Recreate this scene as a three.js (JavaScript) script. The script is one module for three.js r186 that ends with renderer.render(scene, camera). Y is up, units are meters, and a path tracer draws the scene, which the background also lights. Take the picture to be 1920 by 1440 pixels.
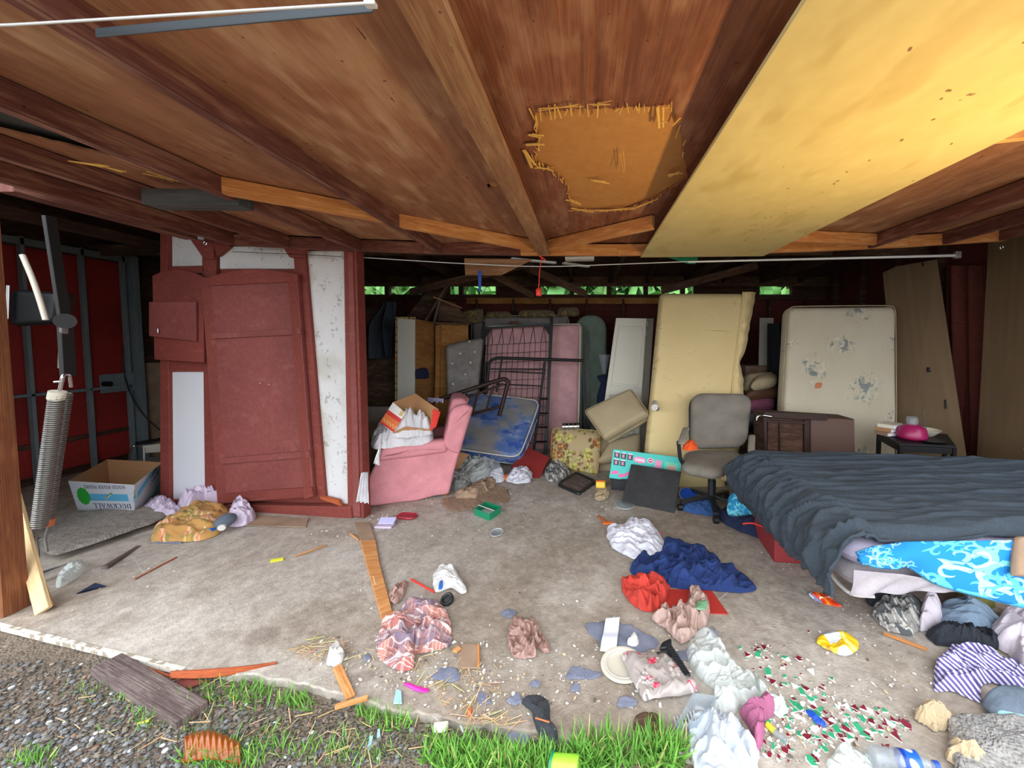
import * as THREE from 'three';
import { RoundedBoxGeometry } from 'three/addons/geometries/RoundedBoxGeometry.js';
import { mergeGeometries, toCreasedNormals } from 'three/addons/utils/BufferGeometryUtils.js';
import { ImprovedNoise } from 'three/addons/math/ImprovedNoise.js';
import { RectAreaLightUniformsLib } from 'three/addons/lights/RectAreaLightUniformsLib.js';

// ───────────────────────── camera, sky, exposure ─────────────────────────
const F = 730, CX = 1100, CY = 678, EYE = 1.5, PITCH = THREE.MathUtils.degToRad(3);   // lens of the cropped wide photograph, in pixels of 1920 x 1440
const scene = new THREE.Scene();
const camera = new THREE.PerspectiveCamera(THREE.MathUtils.radToDeg(2 * Math.atan(720 / F)), 4 / 3, 0.05, 300);
camera.position.set(0, EYE, 0); camera.rotation.x = -PITCH;
camera.setViewOffset(1920, 1440, 960 - CX, 720 - CY, 1920, 1440);
const renderer = new THREE.WebGLRenderer({ antialias: true });
renderer.toneMapping = THREE.LinearToneMapping;
renderer.toneMappingExposure = 2.9;
renderer.shadowMap.enabled = true;
RectAreaLightUniformsLib.init();
{ // a rainy, evenly overcast sky: somewhat brighter overhead than at the horizon
  const w = 32, h = 64, d = new Float32Array(w * h * 4);
  for (let y = 0; y < h; y++) for (let x = 0; x < w; x++) {
    const s = Math.max(0, Math.sin(((y + 0.5) / h - 0.5) * Math.PI)), l = 1.25 * (1 + 0.6 * s), i = (y * w + x) * 4;
    d[i] = l * 0.93; d[i + 1] = l * 0.985; d[i + 2] = l * 1.06; d[i + 3] = 1;
  }
  const sky = new THREE.DataTexture(d, w, h, THREE.RGBAFormat, THREE.FloatType);
  sky.mapping = THREE.EquirectangularReflectionMapping; sky.magFilter = THREE.LinearFilter; sky.needsUpdate = true;
  scene.background = sky; scene.environment = sky;
}

// ───────────────────────── helpers ─────────────────────────
const V = (x, y, z) => new THREE.Vector3(x, y, z);
let seed = 7;
const rnd = (a = 1, b) => { seed = (seed * 1664525 + 1013904223) >>> 0; const r = seed / 4294967296; return b === undefined ? r * a : a + r * (b - a); };
const PN = new ImprovedNoise(), pn = (x, y, z = 0) => PN.noise(x, y, z);
const lerp = (a, b, t) => a + (b - a) * t, clamp = (x, a = 0, b = 1) => Math.min(b, Math.max(a, x)), sm = (a, b, x) => { const t = clamp((x - a) / (b - a)); return t * t * (3 - 2 * t); };
// sight lines of the photograph, used to survey where things stand: a pixel and a distance, a height or an upright plane give a point
const sight = (u, v) => V((u - CX) / F, -(v - CY) / F, -1).applyAxisAngle(V(1, 0, 0), -PITCH);
const at = (u, v, D) => { const d = sight(u, v); return d.multiplyScalar(D / -d.z).add(V(0, EYE, 0)); };
const fl = (u, v, y = 0) => { const d = sight(u, v); return d.multiplyScalar((y - EYE) / d.y).add(V(0, EYE, 0)); };
const onWall = (a, b) => { const n = V(b.z - a.z, 0, a.x - b.x).normalize(); return (u, v, off = 0) => { const d = sight(u, v), o = a.clone().sub(V(0, EYE, 0)); return d.multiplyScalar((o.dot(n) + off) / d.dot(n)).add(V(0, EYE, 0)); }; };
const q4 = (...c) => c.map((k) => (k.isVector3 ? k : at(...k)));   // bottom left, bottom right, top right, top left

const used = new Map();
function numbered(n) { const k = used.get(n) ?? 0; used.set(n, k + 1); return k ? n + '_' + String(k).padStart(3, '0') : n; }
function tag(o, label, category, group) { o.userData.label = label; o.userData.category = category; if (group) o.userData.group = group; return o; }
const world = [];                                    // things built in place; settle() moves their origin to their base
function thing(name, label, category, group) { const g = new THREE.Group(); g.name = numbered(name); scene.add(g); world.push(g); return tag(g, label, category, group); }
function part(parent, name, geo, mat, label) { const m = new THREE.Mesh(geo, mat); m.name = name; parent.add(m); if (label) m.userData.label = label; return m; }
function solo(name, label, category, geo, mat, group) { const m = new THREE.Mesh(geo, mat); m.name = numbered(name); scene.add(m); world.push(m); return tag(m, label, category, group); }
function struct(name, geo, mat) { const m = new THREE.Mesh(geo, mat); m.name = name; m.userData.kind = 'structure'; scene.add(m); return m; }
function shell(name) { const g = new THREE.Group(); g.name = name; g.userData.kind = 'structure'; scene.add(g); return g; }
function settle() {
  for (const o of world) {
    const b = new THREE.Box3().setFromObject(o), c = V((b.min.x + b.max.x) / 2, b.min.y, (b.min.z + b.max.z) / 2);
    const done = new Set();
    o.traverse((m) => { if (m.isMesh && !done.has(m.geometry)) { done.add(m.geometry); m.geometry.translate(-c.x, -c.y, -c.z); } });
    o.position.copy(c);
  }
  scene.traverse((m) => { if (m.isMesh) m.castShadow = m.receiveShadow = true; });
}

const merge = (gs) => mergeGeometries(gs.map((g) => { const k = g.index ? g.toNonIndexed() : g; for (const n of Object.keys(k.attributes)) if (!['position', 'normal', 'uv'].includes(n)) k.deleteAttribute(n); return k; }));
// a box of w x h x d with rounded edges, uv in metres
function metres(g) {   // box-project uv in metres
  const p = g.attributes.position, n = g.attributes.normal, uv = new Float32Array(p.count * 2);
  for (let i = 0; i < p.count; i++) {
    const ax = Math.abs(n.getX(i)), ay = Math.abs(n.getY(i)), az = Math.abs(n.getZ(i));
    if (ax > ay && ax > az) { uv[2 * i] = p.getZ(i); uv[2 * i + 1] = p.getY(i); } else if (ay > az) { uv[2 * i] = p.getX(i); uv[2 * i + 1] = p.getZ(i); } else { uv[2 * i] = p.getX(i); uv[2 * i + 1] = p.getY(i); }
  }
  g.setAttribute('uv', new THREE.BufferAttribute(uv, 2)); return g;
}
function box(w, h, d, r = 0.004, s = 1) { return metres(new RoundedBoxGeometry(w, h, d, s, Math.min(r, w / 2.01, h / 2.01, d / 2.01))); }
// a beam of section w (sideways) x h (along up) from a to b; its uv runs along its length
function beam(a, b, w, h, up = V(0, 1, 0), r = 0.003) {
  const d = b.clone().sub(a), L = d.length(), g = new RoundedBoxGeometry(w, h, L, 1, Math.min(r, w / 2.1, h / 2.1)), p = g.attributes.position, n = g.attributes.normal, uv = new Float32Array(p.count * 2), o = rnd(10);
  for (let i = 0; i < p.count; i++) { uv[2 * i] = p.getZ(i) + o; uv[2 * i + 1] = Math.abs(n.getX(i)) > Math.abs(n.getY(i)) ? p.getY(i) + o : p.getX(i) + o * 2; }
  g.setAttribute('uv', new THREE.BufferAttribute(uv, 2));
  const z = d.normalize(), x = up.clone().cross(z).normalize(), y = z.clone().cross(x);
  return g.applyMatrix4(new THREE.Matrix4().makeBasis(x, y, z).setPosition(a.clone().add(b).multiplyScalar(0.5)));
}
const tube = (pts, r, seg = 8, n) => { const c = new THREE.CatmullRomCurve3(pts, false, 'centripetal'); return new THREE.TubeGeometry(c, n ?? Math.max(4, pts.length * 8), r, seg); };
// rods joined with rounded corners
function rod(pts, r, bend = 0.04, seg = 8) {
  const path = new THREE.CurvePath();
  let prev = pts[0];
  for (let i = 1; i < pts.length; i++) {
    if (i === pts.length - 1) { path.add(new THREE.LineCurve3(prev, pts[i])); break; }
    const a = pts[i].clone().sub(pts[i - 1]), b = pts[i + 1].clone().sub(pts[i]), k = Math.min(bend, a.length() * 0.45, b.length() * 0.45), p = pts[i].clone().addScaledVector(a.normalize(), -k), q = pts[i].clone().addScaledVector(b.normalize(), k);
    path.add(new THREE.LineCurve3(prev, p)); path.add(new THREE.QuadraticBezierCurve3(p, pts[i], q)); prev = q;
  }
  return new THREE.TubeGeometry(path, Math.max(6, pts.length * 14), r, seg);
}
const cyl = (a, b, r0, r1 = r0, seg = 16) => { const d = b.clone().sub(a), g = new THREE.CylinderGeometry(r1, r0, d.length(), seg); return g.applyQuaternion(new THREE.Quaternion().setFromUnitVectors(V(0, 1, 0), d.clone().normalize())).translate((a.x + b.x) / 2, (a.y + b.y) / 2, (a.z + b.z) / 2); };
// a padded slab whose front face fills four corners: mattresses, cushions, boards with soft edges
function pad(c, T, { R = 0.05, e = 0.04, n = 26, bulge = 0, disp, flatBack = false } = {}) {
  const [bl, br, tr, tl] = c, W = (bl.distanceTo(br) + tl.distanceTo(tr)) / 2, H = (bl.distanceTo(tl) + br.distanceTo(tr)) / 2, N = br.clone().sub(bl).cross(tl.clone().sub(bl)).normalize();
  const pos = [], uv = [], idx = [], mw = Math.min(W, H) / 2;
  for (const side of [1, -1]) {
    const o = pos.length / 3;
    for (let j = 0; j <= n; j++) for (let i = 0; i <= n; i++) {
      const s0 = Math.sin((i / n * 2 - 1) * Math.PI / 2), t0 = Math.sin((j / n * 2 - 1) * Math.PI / 2), r = Math.max(Math.abs(s0), Math.abs(t0));
      let x = 0, y = 0;
      if (r > 1e-6) {
        x = s0 / r * W / 2; y = t0 / r * H / 2;
        const cx = Math.abs(x) - (W / 2 - R), cy = Math.abs(y) - (H / 2 - R);
        if (cx > 0 && cy > 0) { const l = Math.hypot(cx, cy) || 1; x = Math.sign(x) * (W / 2 - R + cx / l * R); y = Math.sign(y) * (H / 2 - R + cy / l * R); }
        x *= r; y *= r;
      }
      const d = (1 - r) * mw, f = d >= e ? 1 : Math.sqrt(Math.max(0, 1 - (1 - d / e) ** 2));
      let z = side * T / 2 * f + side * bulge * (1 - (s0 * s0)) * (1 - t0 * t0);
      if (disp) z += disp(x, y, side, r) * f;
      const a = x / W + 0.5, b = y / H + 0.5, p = bl.clone().multiplyScalar((1 - a) * (1 - b)).addScaledVector(br, a * (1 - b)).addScaledVector(tr, a * b).addScaledVector(tl, (1 - a) * b).addScaledVector(N, z - T / 2);
      pos.push(p.x, p.y, p.z); uv.push(x + W / 2, y + H / 2);
    }
    for (let j = 0; j < n; j++) for (let i = 0; i < n; i++) { const k = o + j * (n + 1) + i, l = k + n + 1; side > 0 ? idx.push(k, k + 1, l + 1, k, l + 1, l) : idx.push(k, l + 1, k + 1, k, l, l + 1); }
  }
  return indexed(pos, uv, idx);
}
function indexed(pos, uv, idx) {
  const g = new THREE.BufferGeometry();
  g.setAttribute('position', new THREE.Float32BufferAttribute(pos, 3)); g.setAttribute('uv', new THREE.Float32BufferAttribute(uv, 2)); g.setIndex(idx); g.computeVertexNormals(); return g;
}
// the seam line of a pad, along its front edge
function piping(c, T, R, r, inset = 0) {
  const [bl, br, tr, tl] = c, N = br.clone().sub(bl).cross(tl.clone().sub(bl)).normalize(), W = bl.distanceTo(br), H = bl.distanceTo(tl), pts = [];
  const P = (a, b) => bl.clone().multiplyScalar((1 - a) * (1 - b)).addScaledVector(br, a * (1 - b)).addScaledVector(tr, a * b).addScaledVector(tl, (1 - a) * b).addScaledVector(N, -T);
  const k = R / W, m = R / H;
  for (const [cx, cy, a0] of [[1 - k, m, -90], [1 - k, 1 - m, 0], [k, 1 - m, 90], [k, m, 180]]) for (let i = 0; i <= 5; i++) { const a = (a0 + i * 18) * Math.PI / 180; pts.push(P(cx + (k - inset / W) * Math.cos(a), cy + (m - inset / H) * Math.sin(a))); }
  return new THREE.TubeGeometry(new THREE.CatmullRomCurve3(pts, true), 120, r, 5, true);
}
// a stiff board filling four corners; cut: outline in the unit square instead of the full rectangle
function board(c, T, { b = 0.003, cut, holes = [] } = {}) {
  const [bl, br, tr, tl] = c, W = (bl.distanceTo(br) + tl.distanceTo(tr)) / 2, H = (bl.distanceTo(tl) + br.distanceTo(tr)) / 2, N = br.clone().sub(bl).cross(tl.clone().sub(bl)).normalize();
  const s = new THREE.Shape((cut ?? [[0, 0], [1, 0], [1, 1], [0, 1]]).map(([x, y]) => new THREE.Vector2(lerp(b, W - b, x), lerp(b, H - b, y))));
  for (const h of holes) s.holes.push(new THREE.Path(h.map(([x, y]) => new THREE.Vector2(x * W, y * H))));
  const g = metres(new THREE.ExtrudeGeometry(s, { depth: Math.max(0.0005, T - 2 * b), bevelEnabled: b > 0, bevelSize: b, bevelThickness: b, bevelSegments: 1, curveSegments: 8 })), p = g.attributes.position;
  for (let i = 0; i < p.count; i++) {
    const x = p.getX(i) / W, y = p.getY(i) / H, q = bl.clone().multiplyScalar((1 - x) * (1 - y)).addScaledVector(br, x * (1 - y)).addScaledVector(tr, x * y).addScaledVector(tl, (1 - x) * y).addScaledVector(N, p.getZ(i) - (T - b));
    p.setXYZ(i, q.x, q.y, q.z);
  }
  g.computeVertexNormals(); return g;
}
// print laid over a unit of a board's face: uv 0..1
function unitUV(g, c) { const [bl, br, , tl] = c, X = br.clone().sub(bl), Y = tl.clone().sub(bl), p = g.attributes.position, uv = g.attributes.uv; for (let i = 0; i < p.count; i++) { const d = V(p.getX(i), p.getY(i), p.getZ(i)).sub(bl); uv.setXY(i, d.dot(X) / X.lengthSq(), d.dot(Y) / Y.lengthSq()); } return g; }
// a crumpled heap of cloth or film over an outline on the floor ([u, v] of the photograph, or points)
function heap(outline, { y = 0.002, h = 0.06, fold = 0.03, fs = 9, dir = rnd(3.1), nr = 34, nt = 130, e = 2.2, edge = 0.004, rough = 0.06, warp = 0.02, c, s = rnd(100), uvk = 1 } = {}) {
  const P = outline.map((o) => (o.isVector3 ? o : fl(o[0], o[1], y))), C = c ? fl(c[0], c[1], y) : P.reduce((a, b) => a.add(b), V(0, 0, 0)).multiplyScalar(1 / P.length);
  const loop = new THREE.CatmullRomCurve3(P, true, 'catmullrom', 0.35).getPoints(P.length * 10), pos = [], uv = [], idx = [], R = [];
  for (let j = 0; j < nt; j++) {
    const a = j / nt * Math.PI * 2, dx = Math.cos(a), dz = Math.sin(a); let best = 0.005;
    for (let k = 0; k + 1 < loop.length; k++) {
      const ax = loop[k].x - C.x, az = loop[k].z - C.z, ex = loop[k + 1].x - loop[k].x, ez = loop[k + 1].z - loop[k].z, den = dx * ez - dz * ex;
      if (Math.abs(den) < 1e-12) continue;
      const t = (ax * ez - az * ex) / den, w = (ax * dz - az * dx) / den;
      if (t > best && w >= 0 && w <= 1) best = t;
    }
    R.push(best * (1 + rough * pn(dx * 3 + s, dz * 3, s) + rough * 0.6 * pn(dx * 9, dz * 9 + s, 1)));
  }
  const cd = Math.cos(dir), sd = Math.sin(dir); fs *= 1.35;
  for (let i = 0; i <= nr; i++) for (let j = 0; j < nt; j++) {
    const rho = Math.pow(i / nr, 0.85), a = j / nt * Math.PI * 2, x = C.x + rho * R[j] * Math.cos(a), z = C.z + rho * R[j] * Math.sin(a);
    const wx = x + 0.05 * pn(x * 6, z * 6, s + 3), wz = z + 0.05 * pn(x * 6, z * 6, s + 8), lx = (wx * cd + wz * sd) * 0.55, lz = -wx * sd + wz * cd;
    const rg = (q) => Math.exp(-q * q * 20), r1 = rg(pn(lx * fs, lz * fs, s)), r2 = rg(pn(lx * fs * 2.1 + 5, lz * fs * 2.1, s + 1)), r4 = rg(pn(lx * fs * 4.4 + 2, lz * fs * 4.4, s + 9)), r3 = 0.5 + 0.8 * pn(x * fs * 0.6, z * fs * 0.6, s + 2), fall = Math.pow(Math.max(0, 1 - Math.pow(rho, e)), 0.65);
    const up = edge + fall * h * (0.55 + 0.6 * r3) + fold * (0.25 + 0.75 * fall) * (rho < 0.995 ? 1 : 0.4) * (0.75 * r1 + 0.38 * r2 + 0.14 * r4 - 0.3);
    pos.push(x + warp * fall * pn(x * fs, z * fs, s + 5), y + Math.max(0.001, up), z + warp * fall * pn(x * fs, z * fs, s + 6));
    uv.push((x + up * 0.5 * uvk) + 0.025 * uvk * pn(x * 6, z * 6, s), (z + up * 0.4 * uvk) + 0.03 * uvk * pn(x * 6, z * 6, s + 4));
  }
  for (let i = 0; i < nr; i++) for (let j = 0; j < nt; j++) { const k = i * nt + j, k2 = i * nt + (j + 1) % nt, l = k + nt, l2 = k2 + nt; idx.push(k, k2, l2, k, l2, l); }
  return indexed(pos, uv, idx);
}
// cloth over a grid of points: fn(s, t) gives the point, with uv in metres
function drape(fn, ns, nt, us = 1, vs = 1, T = 0) {
  const pos = [], uv = [], idx = [];
  for (let j = 0; j <= nt; j++) for (let i = 0; i <= ns; i++) { const p = fn(i / ns, j / nt); pos.push(p.x, p.y, p.z); uv.push(i / ns * us, j / nt * vs); }
  for (let j = 0; j < nt; j++) for (let i = 0; i < ns; i++) { const k = j * (ns + 1) + i, l = k + ns + 1; idx.push(k, k + 1, l + 1, k, l + 1, l); }
  const g = indexed(pos, uv, idx);
  if (!T) return g;
  const p = g.attributes.position, n = g.attributes.normal, m = p.count, b = [...pos], u2 = [...uv], i2 = [...idx];
  for (let i = 0; i < m; i++) { b.push(p.getX(i) - n.getX(i) * T, p.getY(i) - n.getY(i) * T, p.getZ(i) - n.getZ(i) * T); u2.push(uv[2 * i], uv[2 * i + 1]); }
  for (let i = 0; i < idx.length; i += 3) i2.push(m + idx[i], m + idx[i + 2], m + idx[i + 1]);
  const rim = []; for (let i = 0; i <= ns; i++) rim.push(i); for (let j = 1; j <= nt; j++) rim.push(j * (ns + 1) + ns); for (let i = ns - 1; i >= 0; i--) rim.push(nt * (ns + 1) + i); for (let j = nt - 1; j > 0; j--) rim.push(j * (ns + 1));
  for (let k = 0; k < rim.length; k++) { const a = rim[k], c = rim[(k + 1) % rim.length]; i2.push(a, m + a, m + c, a, m + c, c); }
  return indexed(b, u2, i2);
}
const grid4 = (c, fn) => (s, t) => { const [bl, br, tr, tl] = c, p = bl.clone().multiplyScalar((1 - s) * (1 - t)).addScaledVector(br, s * (1 - t)).addScaledVector(tr, s * t).addScaledVector(tl, (1 - s) * t); return fn ? fn(p, s, t) : p; };

// ───────────────────────── textures and materials ─────────────────────────
const hash = (x, y, s) => { let h = Math.imul(x, 374761393) + Math.imul(y, 668265263) + Math.imul(s, 974634777); h = Math.imul(h ^ (h >>> 13), 1274126177); return ((h ^ (h >>> 16)) >>> 0) / 4294967296; };
function vn(x, y, px, py, s) {   // smooth noise 0..1 that repeats after px, py
  const ix = Math.floor(x), iy = Math.floor(y), fx = x - ix, fy = y - iy, u = fx * fx * (3 - 2 * fx), v = fy * fy * (3 - 2 * fy), m = (a, p) => ((a % p) + p) % p;
  const x0 = m(ix, px), x1 = m(ix + 1, px), y0 = m(iy, py), y1 = m(iy + 1, py);
  return lerp(lerp(hash(x0, y0, s), hash(x1, y0, s), u), lerp(hash(x0, y1, s), hash(x1, y1, s), u), v);
}
function fb(u, v, fx, fy, oct, s) { let t = 0, a = 0.5, n = 0; for (let i = 0; i < oct; i++) { t += a * vn(u * fx, v * fy, fx, fy, s + i); n += a; a *= 0.5; fx *= 2; fy *= 2; } return t / n; }
const mixc = (a, b, t) => [lerp(a[0], b[0], t), lerp(a[1], b[1], t), lerp(a[2], b[2], t)];
const rgb = (h) => [(h >> 16) & 255, (h >> 8) & 255, h & 255];
function tex(w, h, fn, sx = 1, sy = 1, srgb = true) {   // sx, sy: size in metres of one repeat
  const d = new Uint8Array(w * h * 4);
  for (let y = 0; y < h; y++) for (let x = 0; x < w; x++) { const c = fn((x + 0.5) / w, (y + 0.5) / h), i = (y * w + x) * 4; if (c.length) { d[i] = clamp(c[0], 0, 255); d[i + 1] = clamp(c[1], 0, 255); d[i + 2] = clamp(c[2], 0, 255); } else d[i] = d[i + 1] = d[i + 2] = clamp(c, 0, 255); d[i + 3] = 255; }
  return finish(new THREE.DataTexture(d, w, h), sx, sy, srgb);
}
function finish(t, sx, sy, srgb) { t.wrapS = t.wrapT = THREE.RepeatWrapping; t.repeat.set(1 / sx, 1 / sy); t.magFilter = THREE.LinearFilter; if (srgb) t.colorSpace = THREE.SRGBColorSpace; t.needsUpdate = true; return t; }
function print(w, h, draw, sx = 1, sy = 1) { const c = document.createElement('canvas'); c.width = w; c.height = h; draw(c.getContext('2d'), w, h); return finish(new THREE.CanvasTexture(c), sx, sy, true); }
const grey = (w, h, fn, sx, sy) => tex(w, h, fn, sx, sy, false);
const std = (o) => new THREE.MeshStandardMaterial({ roughness: 0.9, side: THREE.DoubleSide, ...o });

// relief shared by many surfaces
const reliefGrit = grey(512, 512, (u, v) => 255 * (0.55 * fb(u, v, 24, 24, 4, 5) + 0.45 * fb(u, v, 110, 110, 2, 9)), 0.8, 0.8);
const reliefWeave = grey(256, 256, (u, v) => 128 + 60 * Math.sin(u * Math.PI * 2 * 64) * Math.sin(v * Math.PI * 2 * 64) + 60 * (fb(u, v, 40, 40, 2, 4) - 0.5), 0.2, 0.2);
const reliefGrain = grey(512, 256, (u, v) => 255 * (0.6 * fb(u, v, 4, 70, 3, 12) + 0.4 * fb(u, v, 14, 128, 2, 3)), 1.2, 0.3);
const reliefCrumple = grey(512, 512, (u, v) => { const a = Math.abs(fb(u, v, 7, 7, 4, 21) - 0.5) * 2, b = Math.abs(fb(u, v, 13, 13, 3, 31) - 0.5) * 2; return 255 * clamp(1 - 1.4 * Math.min(a, b + 0.2)); }, 0.35, 0.35);

// concrete slab: mottled, scuffed, damp and oily patches, scratches
const scratch = Array.from({ length: 70 }, () => { const a = rnd(6.28), l = rnd(0.01, 0.07); return [rnd(), rnd(), Math.cos(a) * l, Math.sin(a) * l, rnd(0.3, 1)]; });
const oil = Array.from({ length: 46 }, () => [rnd(), rnd(), rnd(0.003, 0.01), rnd(0.4, 1)]);
const concreteTex = tex(2048, 2048, (u, v) => {
  const a = fb(u, v, 5, 5, 5, 1), b = fb(u, v, 16, 16, 4, 40), c = fb(u, v, 150, 150, 3, 70), d = fb(u + 0.05 * a, v, 9, 9, 4, 90), e = fb(u, v, 420, 420, 2, 8);
  let k = mixc([162, 152, 140], [196, 188, 177], clamp((a - 0.3) * 1.5 + (b - 0.5) * 0.9)); 
  k = mixc(k, [142, 127, 110], sm(0.54, 0.76, d) * 0.6);
  k = mixc(k, [192, 186, 178], sm(0.62, 0.75, b) * 0.5);
  const g = (c - 0.5) * 34 + (e - 0.5) * 30; k = [k[0] + g, k[1] + g, k[2] + g];
  for (const [x, y, r, s] of oil) { const q = Math.hypot(u - x, (v - y) * 1.3); if (q < r * 1.4) k = mixc(k, [108, 96, 86], s * 0.36 * (1 - sm(r * 0.75, r * 1.1, q + r * 0.5 * (b - 0.5)))); }
  return k;
}, 9, 9);
{ const d = concreteTex.image.data; for (const [x, y, dx, dy, s] of scratch) for (let i = 0; i < 400; i++) { const t = i / 400, px = Math.floor(((x + dx * t + 0.002 * Math.sin(t * 5 + s * 9)) % 1 + 1) % 1 * 2048), py = Math.floor(((y + dy * t) % 1 + 1) % 1 * 2048), o = (py * 2048 + px) * 4; for (let c = 0; c < 3; c++) d[o + c] = lerp(d[o + c], 208, 0.35 * s); } }
const M = {};
M.concrete = std({ map: concreteTex, bumpMap: reliefGrit, bumpScale: 0.004, roughness: 0.82 });
M.curb = std({ map: tex(512, 512, (u, v) => { const a = fb(u, v, 4, 4, 5, 3), b = fb(u, v, 60, 60, 3, 6); return mixc([112, 104, 95], [150, 142, 132], a * 1.1).map((x) => x + (b - 0.5) * 50); }, 1.2, 1.2), bumpMap: reliefGrit, bumpScale: 0.012 });
M.dirt = std({ map: tex(1024, 1024, (u, v) => { const a = fb(u, v, 6, 6, 5, 2), b = fb(u, v, 60, 60, 4, 33), c = vn(u * 240, v * 240, 240, 240, 4); let k = mixc([92, 78, 64], [142, 128, 112], clamp(a * 0.7 + b * 0.55 - 0.1)); k = mixc(k, c > 0.9 ? [170, 165, 155] : [60, 56, 50], sm(0.8, 0.95, c) * 0.7); return k; }, 2.2, 2.2), bumpMap: reliefGrit, bumpScale: 0.03, roughness: 1 });
// red stained plywood (grain along u): stain worn and dusty in drifting patches
const plyFn = (lo, hi, dust, s, gr = 0.38) => (u, v) => {
  const g = fb(u, v, 3, 90, 4, s), f = fb(u, v, 10, 220, 2, s + 4), w = fb(u, v, 4, 7, 5, s + 9), z = fb(u, v, 14, 26, 4, s + 15), sp = vn(u * 90, v * 90, 90, 90, s + 2);
  let k = mixc(lo, hi, clamp(0.12 + w * 0.8 + (g - 0.5) * gr)); k = mixc(k, dust, sm(0.5, 0.78, z * 0.7 + w * 0.4) * 0.75); k = k.map((x) => x + (f - 0.5) * 18 + (fb(u, v, 40, 60, 2, s + 7) - 0.5) * 22);
  if (sp > 0.975) k = mixc(k, lo.map((x) => x * 0.4), 0.7);
  return k;
};
M.plyRed = std({ map: tex(1024, 1024, plyFn([124, 80, 56], [176, 122, 84], [186, 148, 112], 11), 2.6, 1.7), bumpMap: reliefGrain, bumpScale: 0.002, roughness: 0.78 });
M.plyRedDeep = std({ map: tex(1024, 1024, plyFn([106, 62, 44], [160, 98, 64], [166, 122, 94], 31, 0.8), 1.9, 1.2), bumpMap: reliefGrain, bumpScale: 0.002, roughness: 0.66 });
M.plyTan = std({ map: tex(512, 512, (u, v) => { const a = fb(u, v, 5, 5, 5, 51), b = fb(u, v, 60, 60, 2, 52); return mixc([180, 124, 64], [196, 142, 80], a).map((x) => x + (b - 0.5) * 12); }, 2, 1.5), roughness: 0.85 });
M.paper = std({ map: tex(512, 512, (u, v) => { const k = 52 + 34 * fb(u, v, 6, 60, 4, 7); return [k, k * 1.02, k * 1.02]; }, 1, 1), roughness: 1 });
M.frameRed = std({ map: tex(1024, 256, plyFn([84, 46, 40], [124, 74, 60], [150, 110, 90], 71), 2, 0.5), bumpMap: reliefGrain, bumpScale: 0.003 });
M.frameBrown = std({ map: tex(1024, 256, plyFn([126, 88, 60], [160, 116, 80], [172, 134, 98], 81), 2, 0.5), bumpMap: reliefGrain, bumpScale: 0.003 });
M.postBrown = std({ map: M.frameBrown.map, color: 0xc9a284, bumpMap: reliefGrain, bumpScale: 0.003 });
M.raw = std({ map: tex(1024, 256, plyFn([178, 112, 58], [214, 152, 90], [222, 168, 108], 91), 1.6, 0.4), bumpMap: reliefGrain, bumpScale: 0.002 });
M.rawPale = std({ map: tex(512, 256, plyFn([206, 172, 122], [236, 206, 156], [230, 200, 150], 95), 1.6, 0.4), bumpMap: reliefGrain, bumpScale: 0.002 });
M.splinter = std({ color: 0xe2b45c, roughness: 0.8 });
M.oldWood = std({ map: tex(512, 512, plyFn([66, 46, 34], [104, 78, 58], [118, 96, 76], 101), 1.4, 0.7), bumpMap: reliefGrain, bumpScale: 0.003 });
M.darkWood = std({ map: tex(512, 256, plyFn([50, 30, 22], [84, 54, 38], [92, 66, 48], 111), 1.6, 0.6), bumpMap: reliefGrain, bumpScale: 0.003 });
M.rustWood = std({ map: tex(512, 256, plyFn([132, 58, 28], [190, 96, 48], [160, 80, 44], 121), 0.8, 0.3), bumpMap: reliefGrain, bumpScale: 0.004 });
M.weathered = std({ map: tex(512, 256, plyFn([76, 62, 58], [108, 92, 86], [122, 108, 102], 131), 0.9, 0.4), bumpMap: reliefGrain, bumpScale: 0.004 });
M.oak = std({ map: tex(512, 512, plyFn([128, 84, 38], [172, 122, 62], [164, 122, 70], 141), 1.2, 0.8), bumpMap: reliefGrain, bumpScale: 0.002 });
// the cream painted board under the overhead door: dents, nail marks and smears
const nails = []; for (let i = 0; i < 60; i++) nails.push([rnd(), i % 3 ? (rnd() < 0.5 ? rnd(0.015, 0.05) : rnd(0.95, 0.985)) : rnd(), rnd(0.003, 0.007), rnd(-1, 1)]);
M.creamBoard = std({ map: tex(2048, 1024, (u, v) => {
  const a = fb(u, v, 4, 4, 5, 201), b = fb(u, v, 40, 24, 4, 222), s = fb(u, v, 9, 9, 3, 233);
  let k = mixc([188, 170, 112], [202, 186, 130], clamp(a * 1.2)); k = mixc(k, [172, 150, 92], sm(0.6, 0.8, s) * 0.5); k = k.map((x) => x + (b - 0.5) * 12);
  for (const [x, y, r, t] of nails) { const q = Math.hypot((u - x) * 2 + (v - y) * t, v - y); if (q < r * 1.3) k = mixc(k, [104, 74, 40], 0.85 * (1 - sm(r * 0.6, r * 1.2, q))); }
  return k;
}, 2.5, 1.05), bumpMap: grey(512, 256, (u, v) => 255 * fb(u, v, 10, 8, 4, 240), 2.5, 1.05), bumpScale: 0.006, roughness: 0.62 });
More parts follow.
